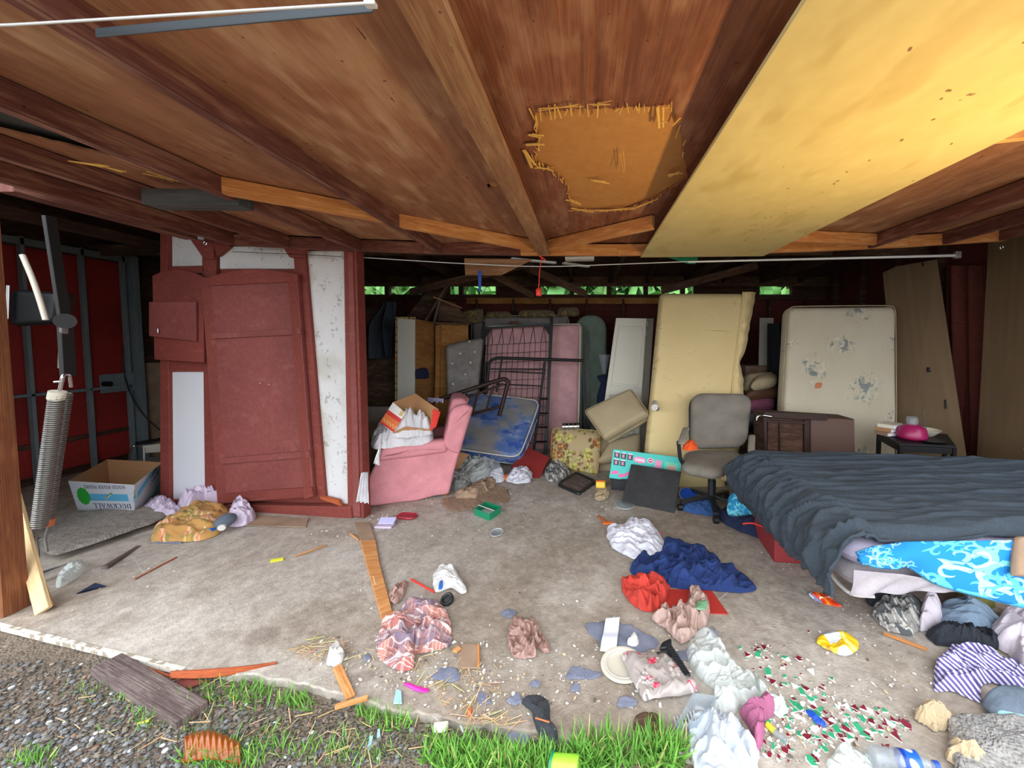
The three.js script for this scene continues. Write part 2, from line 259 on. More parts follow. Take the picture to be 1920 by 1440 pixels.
// painted surfaces
const paint = (base, dark, light, s, n = 1) => (u, v) => { const a = fb(u, v, 3, 3, 5, s), b = fb(u, v, 90, 90, 2, s + 3), c = fb(u, v, 12, 40, 4, s + 6); let k = mixc(base, dark, sm(0.4, 0.8, a) * 0.5 * n); k = mixc(k, light, sm(0.6, 0.85, c) * 0.28 * n); return k.map((x) => x + (b - 0.5) * 14); };
M.brickPaint = std({ map: tex(512, 512, paint([128, 64, 58], [104, 48, 42], [158, 104, 96], 301), 1.5, 2.2), roughness: 0.72, bumpMap: reliefGrain, bumpScale: 0.001 });
M.brickTrim = std({ map: tex(512, 512, paint([122, 52, 42], [92, 36, 30], [160, 106, 88], 311), 1, 1), roughness: 0.75 });
M.maroonWall = std({ map: tex(512, 512, paint([86, 34, 24], [58, 24, 18], [104, 50, 36], 321), 1.5, 1.5), roughness: 0.9 });
const mildew = Array.from({ length: 70 }, () => [rnd(), rnd(), rnd(0.004, 0.022), rnd(0.2, 0.9)]);
M.white = std({ map: tex(512, 1024, (u, v) => { const a = fb(u, v, 5, 9, 5, 401), b = fb(u, v, 60, 120, 3, 412); let k = mixc([206, 206, 205], [188, 186, 178], sm(0.45, 0.8, a)); const low = fb(u, v, 14, 24, 4, 430); for (const [x, y, r, s] of mildew) { const q = Math.hypot(u - x, (v - y) * 2.2 + (b - 0.5) * 0.05); if (q < r) k = mixc(k, [86, 82, 78], s * 0.7 * sm(0.5, 0.7, b) * (1 - sm(r * 0.4, r, q))); } return mixc(k, [130, 126, 124], sm(0.64, 0.74, low * 0.6 + b * 0.45) * 0.5); }, 0.9, 2.2), roughness: 0.7 });
M.plainWhite = std({ color: 0xd3d4d9, roughness: 0.6, bumpMap: reliefGrit, bumpScale: 0.0008 });
M.louverWhite = std({ color: 0xd2d0c2, roughness: 0.6 });
M.doorRed = std({ map: tex(256, 256, paint([150, 40, 34], [112, 28, 24], [170, 62, 50], 331), 1, 1), roughness: 0.6 });
M.greyPaint = std({ map: tex(256, 256, paint([120, 132, 136], [96, 108, 112], [150, 158, 160], 341), 1, 1), roughness: 0.6 });
M.redBoard = std({ map: tex(256, 256, paint([146, 44, 40], [120, 34, 30], [160, 66, 58], 351), 1, 1), roughness: 0.7 });
M.redBox = std({ map: tex(256, 256, paint([138, 42, 44], [116, 32, 34], [148, 58, 58], 361, 0.6), 1, 1), roughness: 0.62 });
// metal and plastic
M.steel = std({ map: tex(256, 256, (u, v) => { const a = fb(u, v, 6, 30, 4, 77); return mixc([112, 110, 106], [164, 164, 162], a); }, 0.5, 0.5), metalness: 0.75, roughness: 0.45 });
M.springSteel = std({ color: 0x8d8b86, metalness: 0.8, roughness: 0.42 });
M.chrome = std({ color: 0xd4d6da, metalness: 1, roughness: 0.16 });
M.blackMetal = std({ color: 0x121214, metalness: 0.1, roughness: 0.5 });
M.brownMetal = std({ color: 0x3a2a24, metalness: 0.5, roughness: 0.5 });
M.galvanised = std({ color: 0xd9dede, metalness: 0.35, roughness: 0.4 });
M.wetSteel = std({ color: 0x3c464c, metalness: 0.1, roughness: 0.5 }); M.rawWhite = std({ map: tex(512, 128, (u, v) => { const a = fb(u, v, 40, 6, 4, 181); return mixc([206, 200, 186], [150, 138, 120], sm(0.5, 0.62, a)); }, 1, 0.3), roughness: 0.85 });
M.black = std({ color: 0x0d1013, roughness: 0.5 });
M.blackPlastic = std({ color: 0x202225, roughness: 0.42 });
M.blackBoard = std({ map: tex(256, 256, (u, v) => { const k = 40 + 22 * fb(u, v, 5, 5, 5, 8) + 14 * (fb(u, v, 80, 80, 2, 3) - 0.5); return [k, k * 1.01, k * 1.02]; }, 0.5, 0.5), roughness: 0.7 });
const flat = (hex, rough = 0.6, o = {}) => std({ color: hex, roughness: rough, ...o });
M.red = flat(0xb8352c); M.deepRed = flat(0x9a2430, 0.35); M.green = flat(0x17835c, 0.4); M.lime = flat(0x9bdc3c, 0.4); M.pink = flat(0xe8349e, 0.4); M.orange = flat(0xe8762f); M.yellow = flat(0xdedb3a, 0.5); M.blue = flat(0x2f6fc0, 0.5); M.deepBlue = flat(0x1f4fb4, 0.45); M.lilac = flat(0xb9b4dc, 0.4); M.cream = flat(0xd9d2c0, 0.5); M.offWhite = flat(0xcfcdc8, 0.55); M.paleBlue = flat(0x9cc4dd, 0.5); M.copper = flat(0xc06a3c, 0.5); M.magenta = flat(0x9c1f56, 0.35); M.brown = flat(0x6d4a36, 0.7); M.redHandle = flat(0xe63a2c, 0.4);
// cloth
const cloth = (hex, o = {}) => { const c = rgb(hex), s = Math.floor(rnd(1000)); return new THREE.MeshPhysicalMaterial({ map: tex(256, 256, (u, v) => { const a = fb(u, v, 4, 4, 4, s), b = fb(u, v, 70, 70, 2, s + 5); return c.map((x) => x * (0.9 + 0.2 * a) + (b - 0.5) * 14); }, 0.4, 0.4), bumpMap: reliefWeave, bumpScale: 0.0008, roughness: 0.95, sheen: 0.3, sheenRoughness: 0.6, sheenColor: new THREE.Color(hex), side: THREE.DoubleSide, ...o }); };
M.pinkCloth = cloth(0xd08a90, { sheen: 0.3 }); M.whiteCloth = cloth(0xd2d0d2); M.navyCloth = cloth(0x1d3468, { sheen: 0.2 }); M.redCloth = cloth(0xcf3a2e); M.mauveCloth = cloth(0x9e5a78); M.blackCloth = cloth(0x23262d); M.jacket = cloth(0x3c434c); M.chairGrey = cloth(0x7d776d); M.chairTrim = cloth(0x8f8a7c); M.duvet = cloth(0x37414a, { sheen: 0.15 }); M.blueSheet = cloth(0x7f93a6); M.lilacSheet = cloth(0xb4abc2); M.dullSheet = cloth(0xaaa2a6); M.greyCloth = cloth(0xa29c94); M.slateCloth = cloth(0x5d6874); M.oliveCloth = cloth(0x6c6a2c); M.blushCloth = cloth(0xc9bfc6); M.denim = cloth(0x2c4f82); M.darkBlue = cloth(0x1a2440); M.orangeCloth = cloth(0xe85a26); M.beigeCloth = cloth(0xb8a483); M.sofaCloth = cloth(0xa89a7c); M.tealCloth = cloth(0x8fbcbc); M.orangePants = cloth(0xb93a2e, { sheen: 0.1 }); M.blackSock = cloth(0x35383d); M.greenGrey = cloth(0x7c8c80); M.pinkMattress = cloth(0xd3a3a4);
M.carpet = std({ map: tex(256, 256, (u, v) => { const k = 140 + 60 * (fb(u, v, 60, 60, 3, 5) - 0.5) + 20 * fb(u, v, 4, 4, 3, 8); return [k, k * 0.98, k * 0.95]; }, 0.3, 0.3), bumpMap: reliefGrit, bumpScale: 0.02, roughness: 1 });
// film, paper and card
const film = (hex, trans, o = {}) => new THREE.MeshPhysicalMaterial({ color: hex, roughness: 0.38, transmission: trans, thickness: 0, side: THREE.DoubleSide, bumpMap: reliefCrumple, bumpScale: 0.004, ...o });
M.whiteBag = film(0xd8d8e2, 0.15); M.clearBag = film(0xe9efec, 0.55, { roughness: 0.3 }); M.tanBag = film(0xb89a8e, 0.2); M.brownBag = film(0xa58276, 0.15); M.clearPlastic = film(0xe8eef2, 0.85, { roughness: 0.12, bumpScale: 0.001 }); M.lilacBag = film(0xd8c8dc, 0.2); M.greyBag = film(0xb9bcb8, 0.45);
M.card = std({ map: tex(256, 256, (u, v) => { const a = fb(u, v, 3, 60, 3, 12), b = fb(u, v, 5, 5, 4, 2); return mixc([166, 122, 82], [190, 148, 106], a * 0.5 + b * 0.5); }, 0.5, 0.5), roughness: 0.9 });
M.cardDirty = std({ map: tex(256, 256, (u, v) => mixc([134, 110, 90], [176, 148, 122], fb(u, v, 5, 5, 5, 62)), 0.5, 0.5), roughness: 0.95 });
M.sheetPaper = flat(0xdfe3ee, 0.8); M.slate = std({ map: tex(256, 256, (u, v) => { const k = fb(u, v, 8, 8, 4, 14); return mixc([104, 110, 128], [138, 142, 160], k); }, 0.4, 0.4), roughness: 0.85 });
M.foliage = std({ color: 0x7fae6a, roughness: 0.9 });
M.grassA = std({ color: 0x6ca12f, roughness: 0.75 });
M.pebble = std({ color: 0xffffff, roughness: 0.85, vertexColors: false });
// patterned cloth
const flowerTex = (bg, cols, n, w, sx, s0, leaf) => { // print of many-petalled flowers
  const f = []; seed = s0; for (let i = 0; i < n; i++) f.push([rnd(), rnd(), rnd(0.5, 1), cols[Math.floor(rnd(cols.length))], rnd(6.28)]);
  return print(w, w, (g) => { g.fillStyle = bg; g.fillRect(0, 0, w, w);
    const blob = (x, y, r, c) => { g.fillStyle = c; for (const ox of [-w, 0, w]) for (const oy of [-w, 0, w]) { g.beginPath(); g.ellipse(x + ox, y + oy, r, r * 0.75, x, 0, 7); g.fill(); } };
    for (const [x, y, k, c, a] of f) { const R = k * w * 0.075; for (let j = 0; j < 5; j++) if (leaf) blob(x * w + Math.cos(a + j * 2.1) * R * 2, y * w + Math.sin(a + j * 2.1) * R * 2, R * 0.6, leaf[j % leaf.length]); for (let j = 0; j < 7; j++) blob(x * w + Math.cos(a + j * 0.9) * R * 0.8, y * w + Math.sin(a + j * 0.9) * R * 0.8, R * 0.62, j % 2 ? c[0] : c[1]); blob(x * w, y * w, R * 0.4, c[2]); }
  }, sx, sx);
};
const fabric = (map, o = {}) => std({ map, bumpMap: reliefWeave, bumpScale: 0.0008, roughness: 0.95, ...o });
M.retroFloral = fabric(flowerTex('#b5a078', [['#a8a04e', '#c4bd74', '#8a8440'], ['#b8824a', '#8a5a30', '#d6b078'], ['#9a9448', '#bdb57c', '#6c6632']], 34, 512, 0.6, 41, ['#6d5a38', '#8d6a40', '#9c9258']));
M.darkFloral = fabric(flowerTex('#6b5d44', [['#7d7040', '#8f8250', '#5a4a30'], ['#7a5a3c', '#94744c', '#4c3c2a']], 24, 256, 0.4, 51, ['#4c4230', '#5c5036']));
M.orangeFloral = fabric(flowerTex('#b98a4e', [['#c99a62', '#d8b684', '#a06a34'], ['#a88c40', '#c4ab66', '#8c7434'], ['#c8875a', '#dca884', '#a25a34']], 22, 512, 0.36, 61, ['#8c8446', '#9c9058', '#d2bc92']));
M.placemat = std({ map: flowerTex('#a49a94', [['#c0384e', '#d86a7c', '#a32a40'], ['#b7a6a2', '#cfc6c2', '#8f827c'], ['#c84e62', '#d9b4b4', '#8c8484']], 16, 512, 0.5, 71, ['#8c8882', '#c9c0bc', '#77726e']), roughness: 0.3 }); M.placemat.map.repeat.set(4, 4); M.wallBrown = std({ map: tex(512, 512, (u, v) => { const a = fb(u, v, 30, 3, 4, 171), b = fb(u, v, 5, 5, 4, 173); return mixc([92, 72, 50], [120, 98, 70], clamp(a * 0.5 + b * 0.6)); }, 1.2, 2.4), roughness: 0.8 });
M.blueFloral = fabric(tex(1024, 1024, (u, v) => {   // beige damask mattress ticking with grey blue sprays
  const a = fb(u, v, 4, 4, 4, 501), w = fb(u, v, 24, 24, 3, 520); let k = mixc([186, 176, 150], [206, 198, 176], a); 
  for (const [x, y, r] of [[0.2, 0.3, 0.11], [0.62, 0.16, 0.12], [0.66, 0.62, 0.13], [0.22, 0.74, 0.12], [0.95, 0.42, 0.1], [0.45, 0.9, 0.1], [0.95, 0.9, 0.1]]) {
    const dx = Math.abs(u - x) > 0.5 ? 1 - Math.abs(u - x) : u - x, dy = v - y, q = Math.hypot(dx, dy * 1.4) + (w - 0.5) * 0.2, m = fb(u, v, 46, 46, 3, 530);
    if (q < r * 1.3) { const near = sm(1.3, 0.5, q / r); k = mixc(k, [128, 134, 126], sm(0.56, 0.68, m) * 0.6 * near); k = mixc(k, [214, 206, 188], sm(0.56, 0.68, fb(u, v, 60, 40, 2, 550)) * 0.6 * near); if (q < r * 0.5) k = mixc(k, [104, 118, 122], sm(0.5, 0.62, fb(u, v, 26, 34, 3, 561)) * 0.7 * near); }
  }
  return k;
}, 1.3, 1.6), {});
M.creamTick = fabric(tex(512, 512, (u, v) => { const a = fb(u, v, 4, 4, 5, 601), b = fb(u, v, 30, 30, 3, 610); return mixc(mixc([214, 190, 134], [226, 206, 156], a), [176, 150, 96], sm(0.62, 0.85, a * 0.6 + b * 0.45) * 0.6); }, 1.2, 1.2));
M.greyTick = fabric(tex(512, 512, (u, v) => { const a = fb(u, v, 4, 4, 5, 621), b = fb(u, v, 20, 20, 4, 630); return mixc([150, 144, 138], [110, 106, 104], clamp(a * 0.8 + (b - 0.5) * 0.8)); }, 1, 1));
M.beigeTick = fabric(tex(512, 512, (u, v) => { const a = fb(u, v, 4, 4, 5, 641); return mixc([158, 142, 112], [188, 172, 138], a); }, 1, 1));
M.dirtyBlue = fabric(tex(1024, 1024, (u, v) => { const a = fb(u, v, 6, 9, 4, 651), w = fb(u + 0.1 * a, v, 8, 14, 4, 660), d = fb(u, v, 3, 3, 5, 670); let k = mixc([78, 104, 158], [132, 150, 184], sm(0.35, 0.65, w)); k = mixc(k, [40, 74, 150], sm(0.6, 0.72, fb(u, v, 12, 18, 3, 680)) * 0.8); return mixc(k, [128, 122, 112], sm(0.32, 0.6, d + (w - 0.5) * 0.3) * 0.86); }, 1.3, 1.3));
M.blueBorder = fabric(tex(512, 256, (u, v) => { const w = fb(u, v, 14, 7, 4, 690), d = fb(u, v, 5, 3, 3, 699); let k = mixc([66, 100, 176], [136, 156, 200], sm(0.4, 0.62, w)); return mixc(k, [120, 120, 122], sm(0.5, 0.75, d) * 0.6); }, 0.8, 0.4));
M.plaid = fabric(print(512, 512, (g, w) => {
  g.fillStyle = '#9a6a68'; g.fillRect(0, 0, w, w);
  for (const turn of [0, 1]) { g.save(); if (turn) { g.translate(w, 0); g.rotate(Math.PI / 2); }
    for (const [x, b, c, a] of [[20, 90, '#c07f70', 0.55], [150, 34, '#6d6478', 0.6], [196, 110, '#8d7f8c', 0.55], [330, 26, '#dcd0cc', 0.75], [372, 70, '#a4584e', 0.5], [456, 30, '#d8c8c2', 0.7]]) { g.globalAlpha = a; g.fillStyle = c; g.fillRect(x, 0, b, w); }
    g.globalAlpha = 0.55; g.fillStyle = '#e6d9d2'; for (const x of [8, 40, 72, 104, 140, 250, 400, 420, 440]) g.fillRect(x, 0, 6, w);
    g.restore(); }
  g.globalAlpha = 1;
}, 0.25, 0.25));
M.stripes = fabric(print(256, 64, (g, w, h) => { g.fillStyle = '#5d4f8c'; g.fillRect(0, 0, w, h); g.fillStyle = '#d2d2e2'; for (let i = 0; i < 8; i++) g.fillRect(i * 32, 0, 15, h); }, 0.18, 0.05));
const flames = (w, bg, inks) => (g) => { // print of curling flame and vine licks
  g.fillStyle = bg; g.fillRect(0, 0, w, w); seed = 90; g.lineCap = 'round';
  for (let i = 0; i < 26; i++) {
    const x = rnd(w), y = rnd(w), a = rnd(6.28), s = rnd(0.07, 0.15) * w, c = inks[i % inks.length];
    for (const ox of [-w, 0, w]) for (const oy of [-w, 0, w]) { g.save(); g.translate(x + ox, y + oy); g.rotate(a); g.fillStyle = c;
      for (let k = 0; k < 3; k++) { g.rotate(2.0); g.beginPath(); g.moveTo(0, 0); g.bezierCurveTo(s * 0.5, -s * 0.5, s * 1.3, -s * 0.35, s * 1.3, s * 0.3); g.bezierCurveTo(s * 1.28, s * 0.66, s * 0.8, s * 0.78, s * 0.66, s * 0.42); g.bezierCurveTo(s * 0.8, s * 0.58, s * 1.08, s * 0.5, s * 1.06, s * 0.2); g.bezierCurveTo(s * 1.02, -s * 0.1, s * 0.6, -s * 0.08, s * 0.2, s * 0.2); g.closePath(); g.fill(); g.beginPath(); g.moveTo(s * 0.5, -s * 0.2); g.quadraticCurveTo(s * 0.9, -s * 0.7, s * 1.4, -s * 0.8); g.quadraticCurveTo(s * 1.0, -s * 0.45, s * 0.85, -s * 0.2); g.fill(); }
      g.restore(); }
  }
};
M.flame = fabric(print(1024, 1024, flames(1024, '#1a86d8', ['#62cdf2', '#7fdcf0', '#8ab4ee', '#a8e4d4']), 0.62, 0.62));
M.flamePillow = fabric(print(512, 512, flames(512, '#1f7fae', ['#64b9c8', '#4fa5c0', '#7cc7cc']), 0.4, 0.4));
M.camo = fabric(tex(256, 256, (u, v) => { const a = fb(u, v, 8, 8, 3, 711), b = fb(u, v, 12, 12, 3, 722); return a > 0.56 ? [82, 84, 84] : b > 0.54 ? [182, 178, 170] : [142, 138, 132]; }, 0.2, 0.2));
// prints on packaging
const words = (g, text, x, y, size, color, font = 'sans-serif', turn = 0, style = 'bold') => { g.save(); g.translate(x, y); g.rotate(turn); g.font = style + ' ' + size + 'px ' + font; g.textAlign = 'center'; g.textBaseline = 'middle'; g.fillStyle = color; g.fillText(text, 0, 0); g.restore(); };
const pear = (g, x, y, k) => { g.save(); g.translate(x, y); g.rotate(-0.55); g.fillStyle = '#8d9298'; g.beginPath(); g.ellipse(-20 * k, 0, 26 * k, 20 * k, 0, 0, 7); g.fill(); g.fillStyle = '#5c7c46'; g.beginPath(); g.ellipse(44 * k, -4 * k, 62 * k, 13 * k, 0, 0, 7); g.fill(); g.fillStyle = '#c9d2c4'; g.beginPath(); g.ellipse(36 * k, 4 * k, 40 * k, 5 * k, 0, 0, 7); g.fill(); g.restore(); };
M.pearFront = std({ map: print(1024, 512, (g, w, h) => {
  g.fillStyle = '#b6b9c0'; g.fillRect(0, 0, w, h); g.fillStyle = '#4c98ba'; g.fillRect(250, 215, 750, 120);
  g.fillStyle = '#1c9226'; for (let i = 0; i < 12; i++) { const a = i * 0.524; g.beginPath(); g.ellipse(190 + Math.cos(a) * 70, 260 + Math.sin(a) * 100, 50, 46, a, 0, 7); g.fill(); } g.fillRect(130, 160, 120, 200); g.fillRect(250, 250, 60, 60);
  pear(g, 620, 270, 1.3);
  words(g, 'HOOD RIVER PEARS', 620, 95, 82, '#55555e', 'sans-serif', Math.PI); words(g, 'DUCKWALL', 670, 420, 116, '#2e3450', 'serif', Math.PI);
}), roughness: 0.8 });
M.pearSide = std({ map: print(512, 512, (g, w, h) => { g.fillStyle = '#b2b3b6'; g.fillRect(0, 0, w, h); g.fillStyle = '#4c98ba'; g.fillRect(20, 200, 480, 110); pear(g, 230, 240, 1.3); g.fillStyle = '#3c3c40'; g.beginPath(); g.ellipse(330, 300, 70, 26, -0.4, 0, 7); g.fill(); words(g, 'KW', 350, 420, 90, '#4f5570', 'serif', Math.PI); }), roughness: 0.8 });
M.turquoise = std({ map: print(1024, 512, (g, w, h) => {
  g.fillStyle = '#3fc7bd'; g.fillRect(0, 0, w, h);
  for (let i = 0; i < 3; i++) for (let j = 0; j < (i < 2 ? 2 : 1); j++) { g.fillStyle = '#2d3a44'; g.fillRect(40 + i * 100, 40 + j * 130, 84, 100); g.fillStyle = '#d98aa8'; g.fillRect(62 + i * 100, 62 + j * 130, 34, 60); g.fillStyle = '#f4f0f4'; g.fillRect(46 + i * 100, 30 + j * 130, 72, 16); }
  g.fillStyle = '#e98ab4'; g.beginPath(); g.ellipse(430, 110, 92, 56, 0, 0, 7); g.fill(); words(g, 'OMG', 430, 112, 62, '#ffffff');
  g.fillStyle = '#f2e2ea'; g.beginPath(); g.arc(590, 90, 46, 0, 7); g.fill(); g.fillStyle = '#c83a5c'; g.beginPath(); g.arc(590, 90, 36, 0, 7); g.fill(); g.fillStyle = '#f2e2ea'; g.fillRect(566, 80, 48, 16);
  g.fillStyle = '#c03c78'; g.fillRect(390, 200, 190, 90); g.fillStyle = '#ef8fb6'; g.fillRect(660, 60, 90, 140); g.fillStyle = '#6fd6ae'; g.fillRect(800, 60, 190, 150); g.fillStyle = '#d8a59c'; g.fillRect(850, 110, 110, 80);
  g.fillStyle = '#e86aa6'; for (const [x, y] of [[80, 400], [190, 430], [290, 380], [620, 380], [760, 420]]) { g.beginPath(); g.ellipse(x, y, 60, 32, -0.3, 0, 7); g.fill(); }
}), roughness: 0.5 });
M.snackBox = std({ map: print(512, 512, (g, w, h) => { g.fillStyle = '#e6e2dc'; g.fillRect(0, 0, w, h); g.fillStyle = '#d13a34'; g.fillRect(0, 190, w, 90); g.fillStyle = '#e2763c'; g.fillRect(0, 280, w, 190); g.fillStyle = '#e8b070'; for (let i = 0; i < 14; i++) { g.beginPath(); g.ellipse(40 + i * 36, 390 + (i % 3) * 22, 24, 14, i, 0, 7); g.fill(); } g.fillStyle = '#c8b27a'; g.fillRect(330, 40, 120, 110); g.fillStyle = '#d13a34'; g.fillRect(0, 470, w, 42); }), roughness: 0.6 });
M.chipBag = std({ map: print(512, 256, (g, w, h) => { g.fillStyle = '#e8b81c'; g.fillRect(0, 0, w, h); g.fillStyle = '#cfd6dc'; g.fillRect(0, 0, 190, 190); g.fillStyle = '#f0dc7a'; g.fillRect(215, 0, 60, h); g.fillStyle = '#f2ca3a'; g.beginPath(); g.ellipse(370, 110, 80, 50, 0, 0, 7); g.fill(); g.fillStyle = '#d8862a'; g.fillRect(430, 190, 60, 66); }), roughness: 0.3, metalness: 0.1 });
M.bottleLabel = std({ map: print(256, 128, (g, w, h) => { g.fillStyle = '#1f5fd0'; g.fillRect(0, 0, w, h); g.fillStyle = '#e6ecf6'; for (let i = 0; i < 4; i++) { g.beginPath(); g.ellipse(30 + i * 66, 60, 20, 34, 0.4, 0, 7); g.fill(); } g.fillStyle = '#123a94'; g.fillRect(0, 100, w, 28); }), roughness: 0.35 });
M.candyWrap = std({ map: print(256, 128, (g, w, h) => { g.fillStyle = '#e2461e'; g.fillRect(0, 0, w, h); g.fillStyle = '#8a90b4'; g.fillRect(0, 0, 90, h); g.fillStyle = '#e6e6ee'; g.fillRect(30, 20, 26, 80); g.fillStyle = '#f28a2a'; g.fillRect(130, 0, 40, h); g.fillStyle = '#f6e6de'; g.fillRect(100, 100, 156, 14); }), roughness: 0.3 });
M.yellowPack = std({ map: print(128, 128, (g, w, h) => { g.fillStyle = '#f0cc2c'; g.fillRect(0, 0, w, h); g.fillStyle = '#e8642c'; g.fillRect(0, 0, w, 46); g.fillStyle = '#d23a3a'; g.fillRect(30, 70, 60, 24); }), roughness: 0.35 });
M.pinkTee = std({ map: print(512, 512, (g, w, h) => { g.fillStyle = '#bcc3cc'; g.fillRect(0, 0, w, h); g.fillStyle = '#dfa0b0'; g.beginPath(); g.ellipse(310, 300, 130, 90, 0.4, 0, 7); g.fill(); g.fillStyle = '#bcc3cc'; g.beginPath(); g.ellipse(300, 310, 70, 40, 0.4, 0, 7); g.fill(); }), roughness: 0.9, bumpMap: reliefWeave, bumpScale: 0.0006 });
for (const [m, a, b] of [[M.chipBag, 0.2, 0.13], [M.candyWrap, 0.13, 0.07], [M.pinkTee, 0.42, 0.42]]) m.map.repeat.set(1 / a, 1 / b);

// ───────────────────────── the place: ground, slab, walls, roof ─────────────────────────
const px = (list, y = 0) => list.map(([u, v]) => fl(u, v, y));
const ground = struct('ground', metres(box(70, 0.3, 70, 0.01).translate(0, -0.185, 0)), M.dirt);
{ // the concrete slab with its broken front edge
  const s = new THREE.Shape(), edge = px([[-8, 1166], [110, 1196], [230, 1222], [344, 1252], [520, 1270], [640, 1298], [760, 1330], [900, 1350], [1080, 1388], [1180, 1404], [1290, 1412], [1420, 1452], [1620, 1500], [2050, 1600]]);
  const pts = [];
  edge.forEach((p, i) => { if (i) for (let k = 1; k < 12; k++) { const q = edge[i - 1].clone().lerp(p, k / 12); pts.push(new THREE.Vector2(q.x, q.z + (p.x > -1.8 ? 0.022 * pn(q.x * 9, q.z * 9, 3) + 0.012 * pn(q.x * 30, 2) : 0.004 * pn(q.x * 30, 5)))); } });
  s.setFromPoints([...pts, new THREE.Vector2(5, -1), new THREE.Vector2(5, -7.4), new THREE.Vector2(-7, -7.4), new THREE.Vector2(-7, edge[0].z - 0.4), new THREE.Vector2(edge[0].x - 0.3, edge[0].z - 0.12)]);
  const g = new THREE.ExtrudeGeometry(s, { depth: 0.12, bevelEnabled: true, bevelSize: 0.006, bevelThickness: 0.006, bevelSegments: 1 }).rotateX(Math.PI / 2).translate(0, -0.006, 0);
  struct('floor', metres(g), M.concrete);
}
{ // white painted kickboard along the left of the slab edge
  const a = fl(-8, 1169), b = fl(346, 1254); a.y = b.y = -0.012;
  struct('trim_1', beam(a, b, 0.02, 0.03), M.rawWhite);
}
// back wall: maroon boards below a gap under the eaves
const ZB = -6.6;
{
  const g = shell('wall_back');
  for (let i = 0; i < 22; i++) part(g, 'plank', box(10.6, 0.1, 0.03, 0.004).translate(-1, 0.05 + i * 0.1, ZB - 0.02), M.maroonWall);
  part(g, 'top_plate', box(10.6, 0.09, 0.12, 0.004).translate(-1, 2.235, ZB), M.darkWood);
  part(g, 'top_plate', box(4.4, 0.1, 0.03, 0.004).translate(0.2, 2.17, ZB + 0.07), M.oak);
  for (let i = 0; i < 17; i++) part(g, 'stud', box(0.04, 2.2, 0.09, 0.003).translate(-6.1 + i * 0.61, 1.1, ZB + 0.045), M.darkWood);
}
for (const [n, x] of [['wall_left', -5.78], ['wall_right', 3.98]]) {
  const g = shell(n), front = n === 'wall_left' ? -1.9 : -1.6, L = 7.0 + front;
  part(g, 'sheathing', box(0.06, 3.2, L, 0.004).translate(x + (n === 'wall_left' ? -0.04 : 0.04), 1.6, front - L / 2), n === 'wall_left' ? M.darkWood : M.maroonWall);
  if (n === 'wall_right') for (let i = 0; i < 6; i++) part(g, 'stud', box(0.09, 2.9, 0.04, 0.003).translate(x - 0.045, 1.45, -3.15 - i * 0.61), M.darkWood);
}
{ // plywood lining on the right wall towards the front
  const s = onWall(V(3.86, 0, -3.8), V(3.86, 0, -1.8));
  part(scene.getObjectByName('wall_right'), 'plywood_lining', board([V(3.86, 0.02, -3.8), V(3.86, 0.02, -1.7), V(3.86, 2.75, -1.7), V(3.86, 2.75, -3.8)].map((p) => p), 0.015), M.wallBrown);
}
{ // unseen front wall left of the opening, added to keep skylight off the left bay
  struct('wall_front_added', metres(box(2.2, 3.2, 0.12, 0.01).translate(-5.0, 1.55, -2.12)), M.white);
}
{ // roof: deck, rafters and cross ties of the dark garage
  const g = shell('ceiling'), rise = (z) => 2.42 + (z - ZB) * 0.16;
  const deck = new THREE.Shape([new THREE.Vector2(-6.72, rise(-6.72) + 0.1), new THREE.Vector2(-2.15, rise(-2.15) + 0.1), new THREE.Vector2(-2.15, rise(-2.15) + 0.2), new THREE.Vector2(-6.72, rise(-6.72) + 0.2)]);
  part(g, 'roof_deck', metres(new THREE.ExtrudeGeometry(deck, { depth: 11.4, bevelEnabled: false }).rotateY(-Math.PI / 2).translate(4.9, 0, 0)), M.darkWood);
  for (let i = 0; i < 17; i++) { const x = -5.78 + i * 0.615; part(g, 'rafter', beam(V(x, rise(-6.75) + 0.05, -6.75), V(x, rise(-2.2) + 0.05, -2.2), 0.042, 0.1), M.darkWood); }
  for (let i = 0; i < 8; i++) { const x = -5.78 + i * 1.23; part(g, 'ceiling_joist', box(0.042, 0.1, 4.0, 0.003).translate(x + 0.05, 2.5, -4.6), M.darkWood); }
  part(g, 'purlin', box(10, 0.16, 0.042, 0.003).translate(-0.9, 2.475, -6.42), M.oldWood);
  part(g, 'purlin', box(10, 0.12, 0.042, 0.003).translate(-0.9, 2.56, -4.6), M.oldWood);
  const t = (a, b, w, h) => part(g, 'brace', beam(at(...a), at(...b), w, h), M.oldWood);
  t([770, 548, 5.6], [1000, 492, 5.2], 0.04, 0.1); t([985, 500, 5.4], [1100, 552, 5.8], 0.04, 0.1); t([1240, 545, 5.6], [1420, 498, 5.2], 0.04, 0.1); t([1000, 555, 6], [880, 492, 5.2], 0.04, 0.1);
  for (let i = 0; i < 17; i++) part(g, 'rafter_block', box(0.07, 0.2, 0.1, 0.003).translate(-5.78 + i * 0.615, 2.36, -6.56), M.darkWood);
  for (const [u0, u1] of [[800, 844], [932, 1013], [1300, 1424], [1486, 1600]]) { const a = at(u0, 546, 6.55), b = at(u1, 546, 6.55); part(g, 'bay_board', box(b.x - a.x, 0.2, 0.025, 0.003).translate((a.x + b.x) / 2, 2.37, -6.55), M.darkWood); }
  // front wall above the door opening
  part(g, 'header', box(11.2, 0.62, 0.12, 0.01).translate(-0.85, 2.86, -2.2), M.darkWood);
}
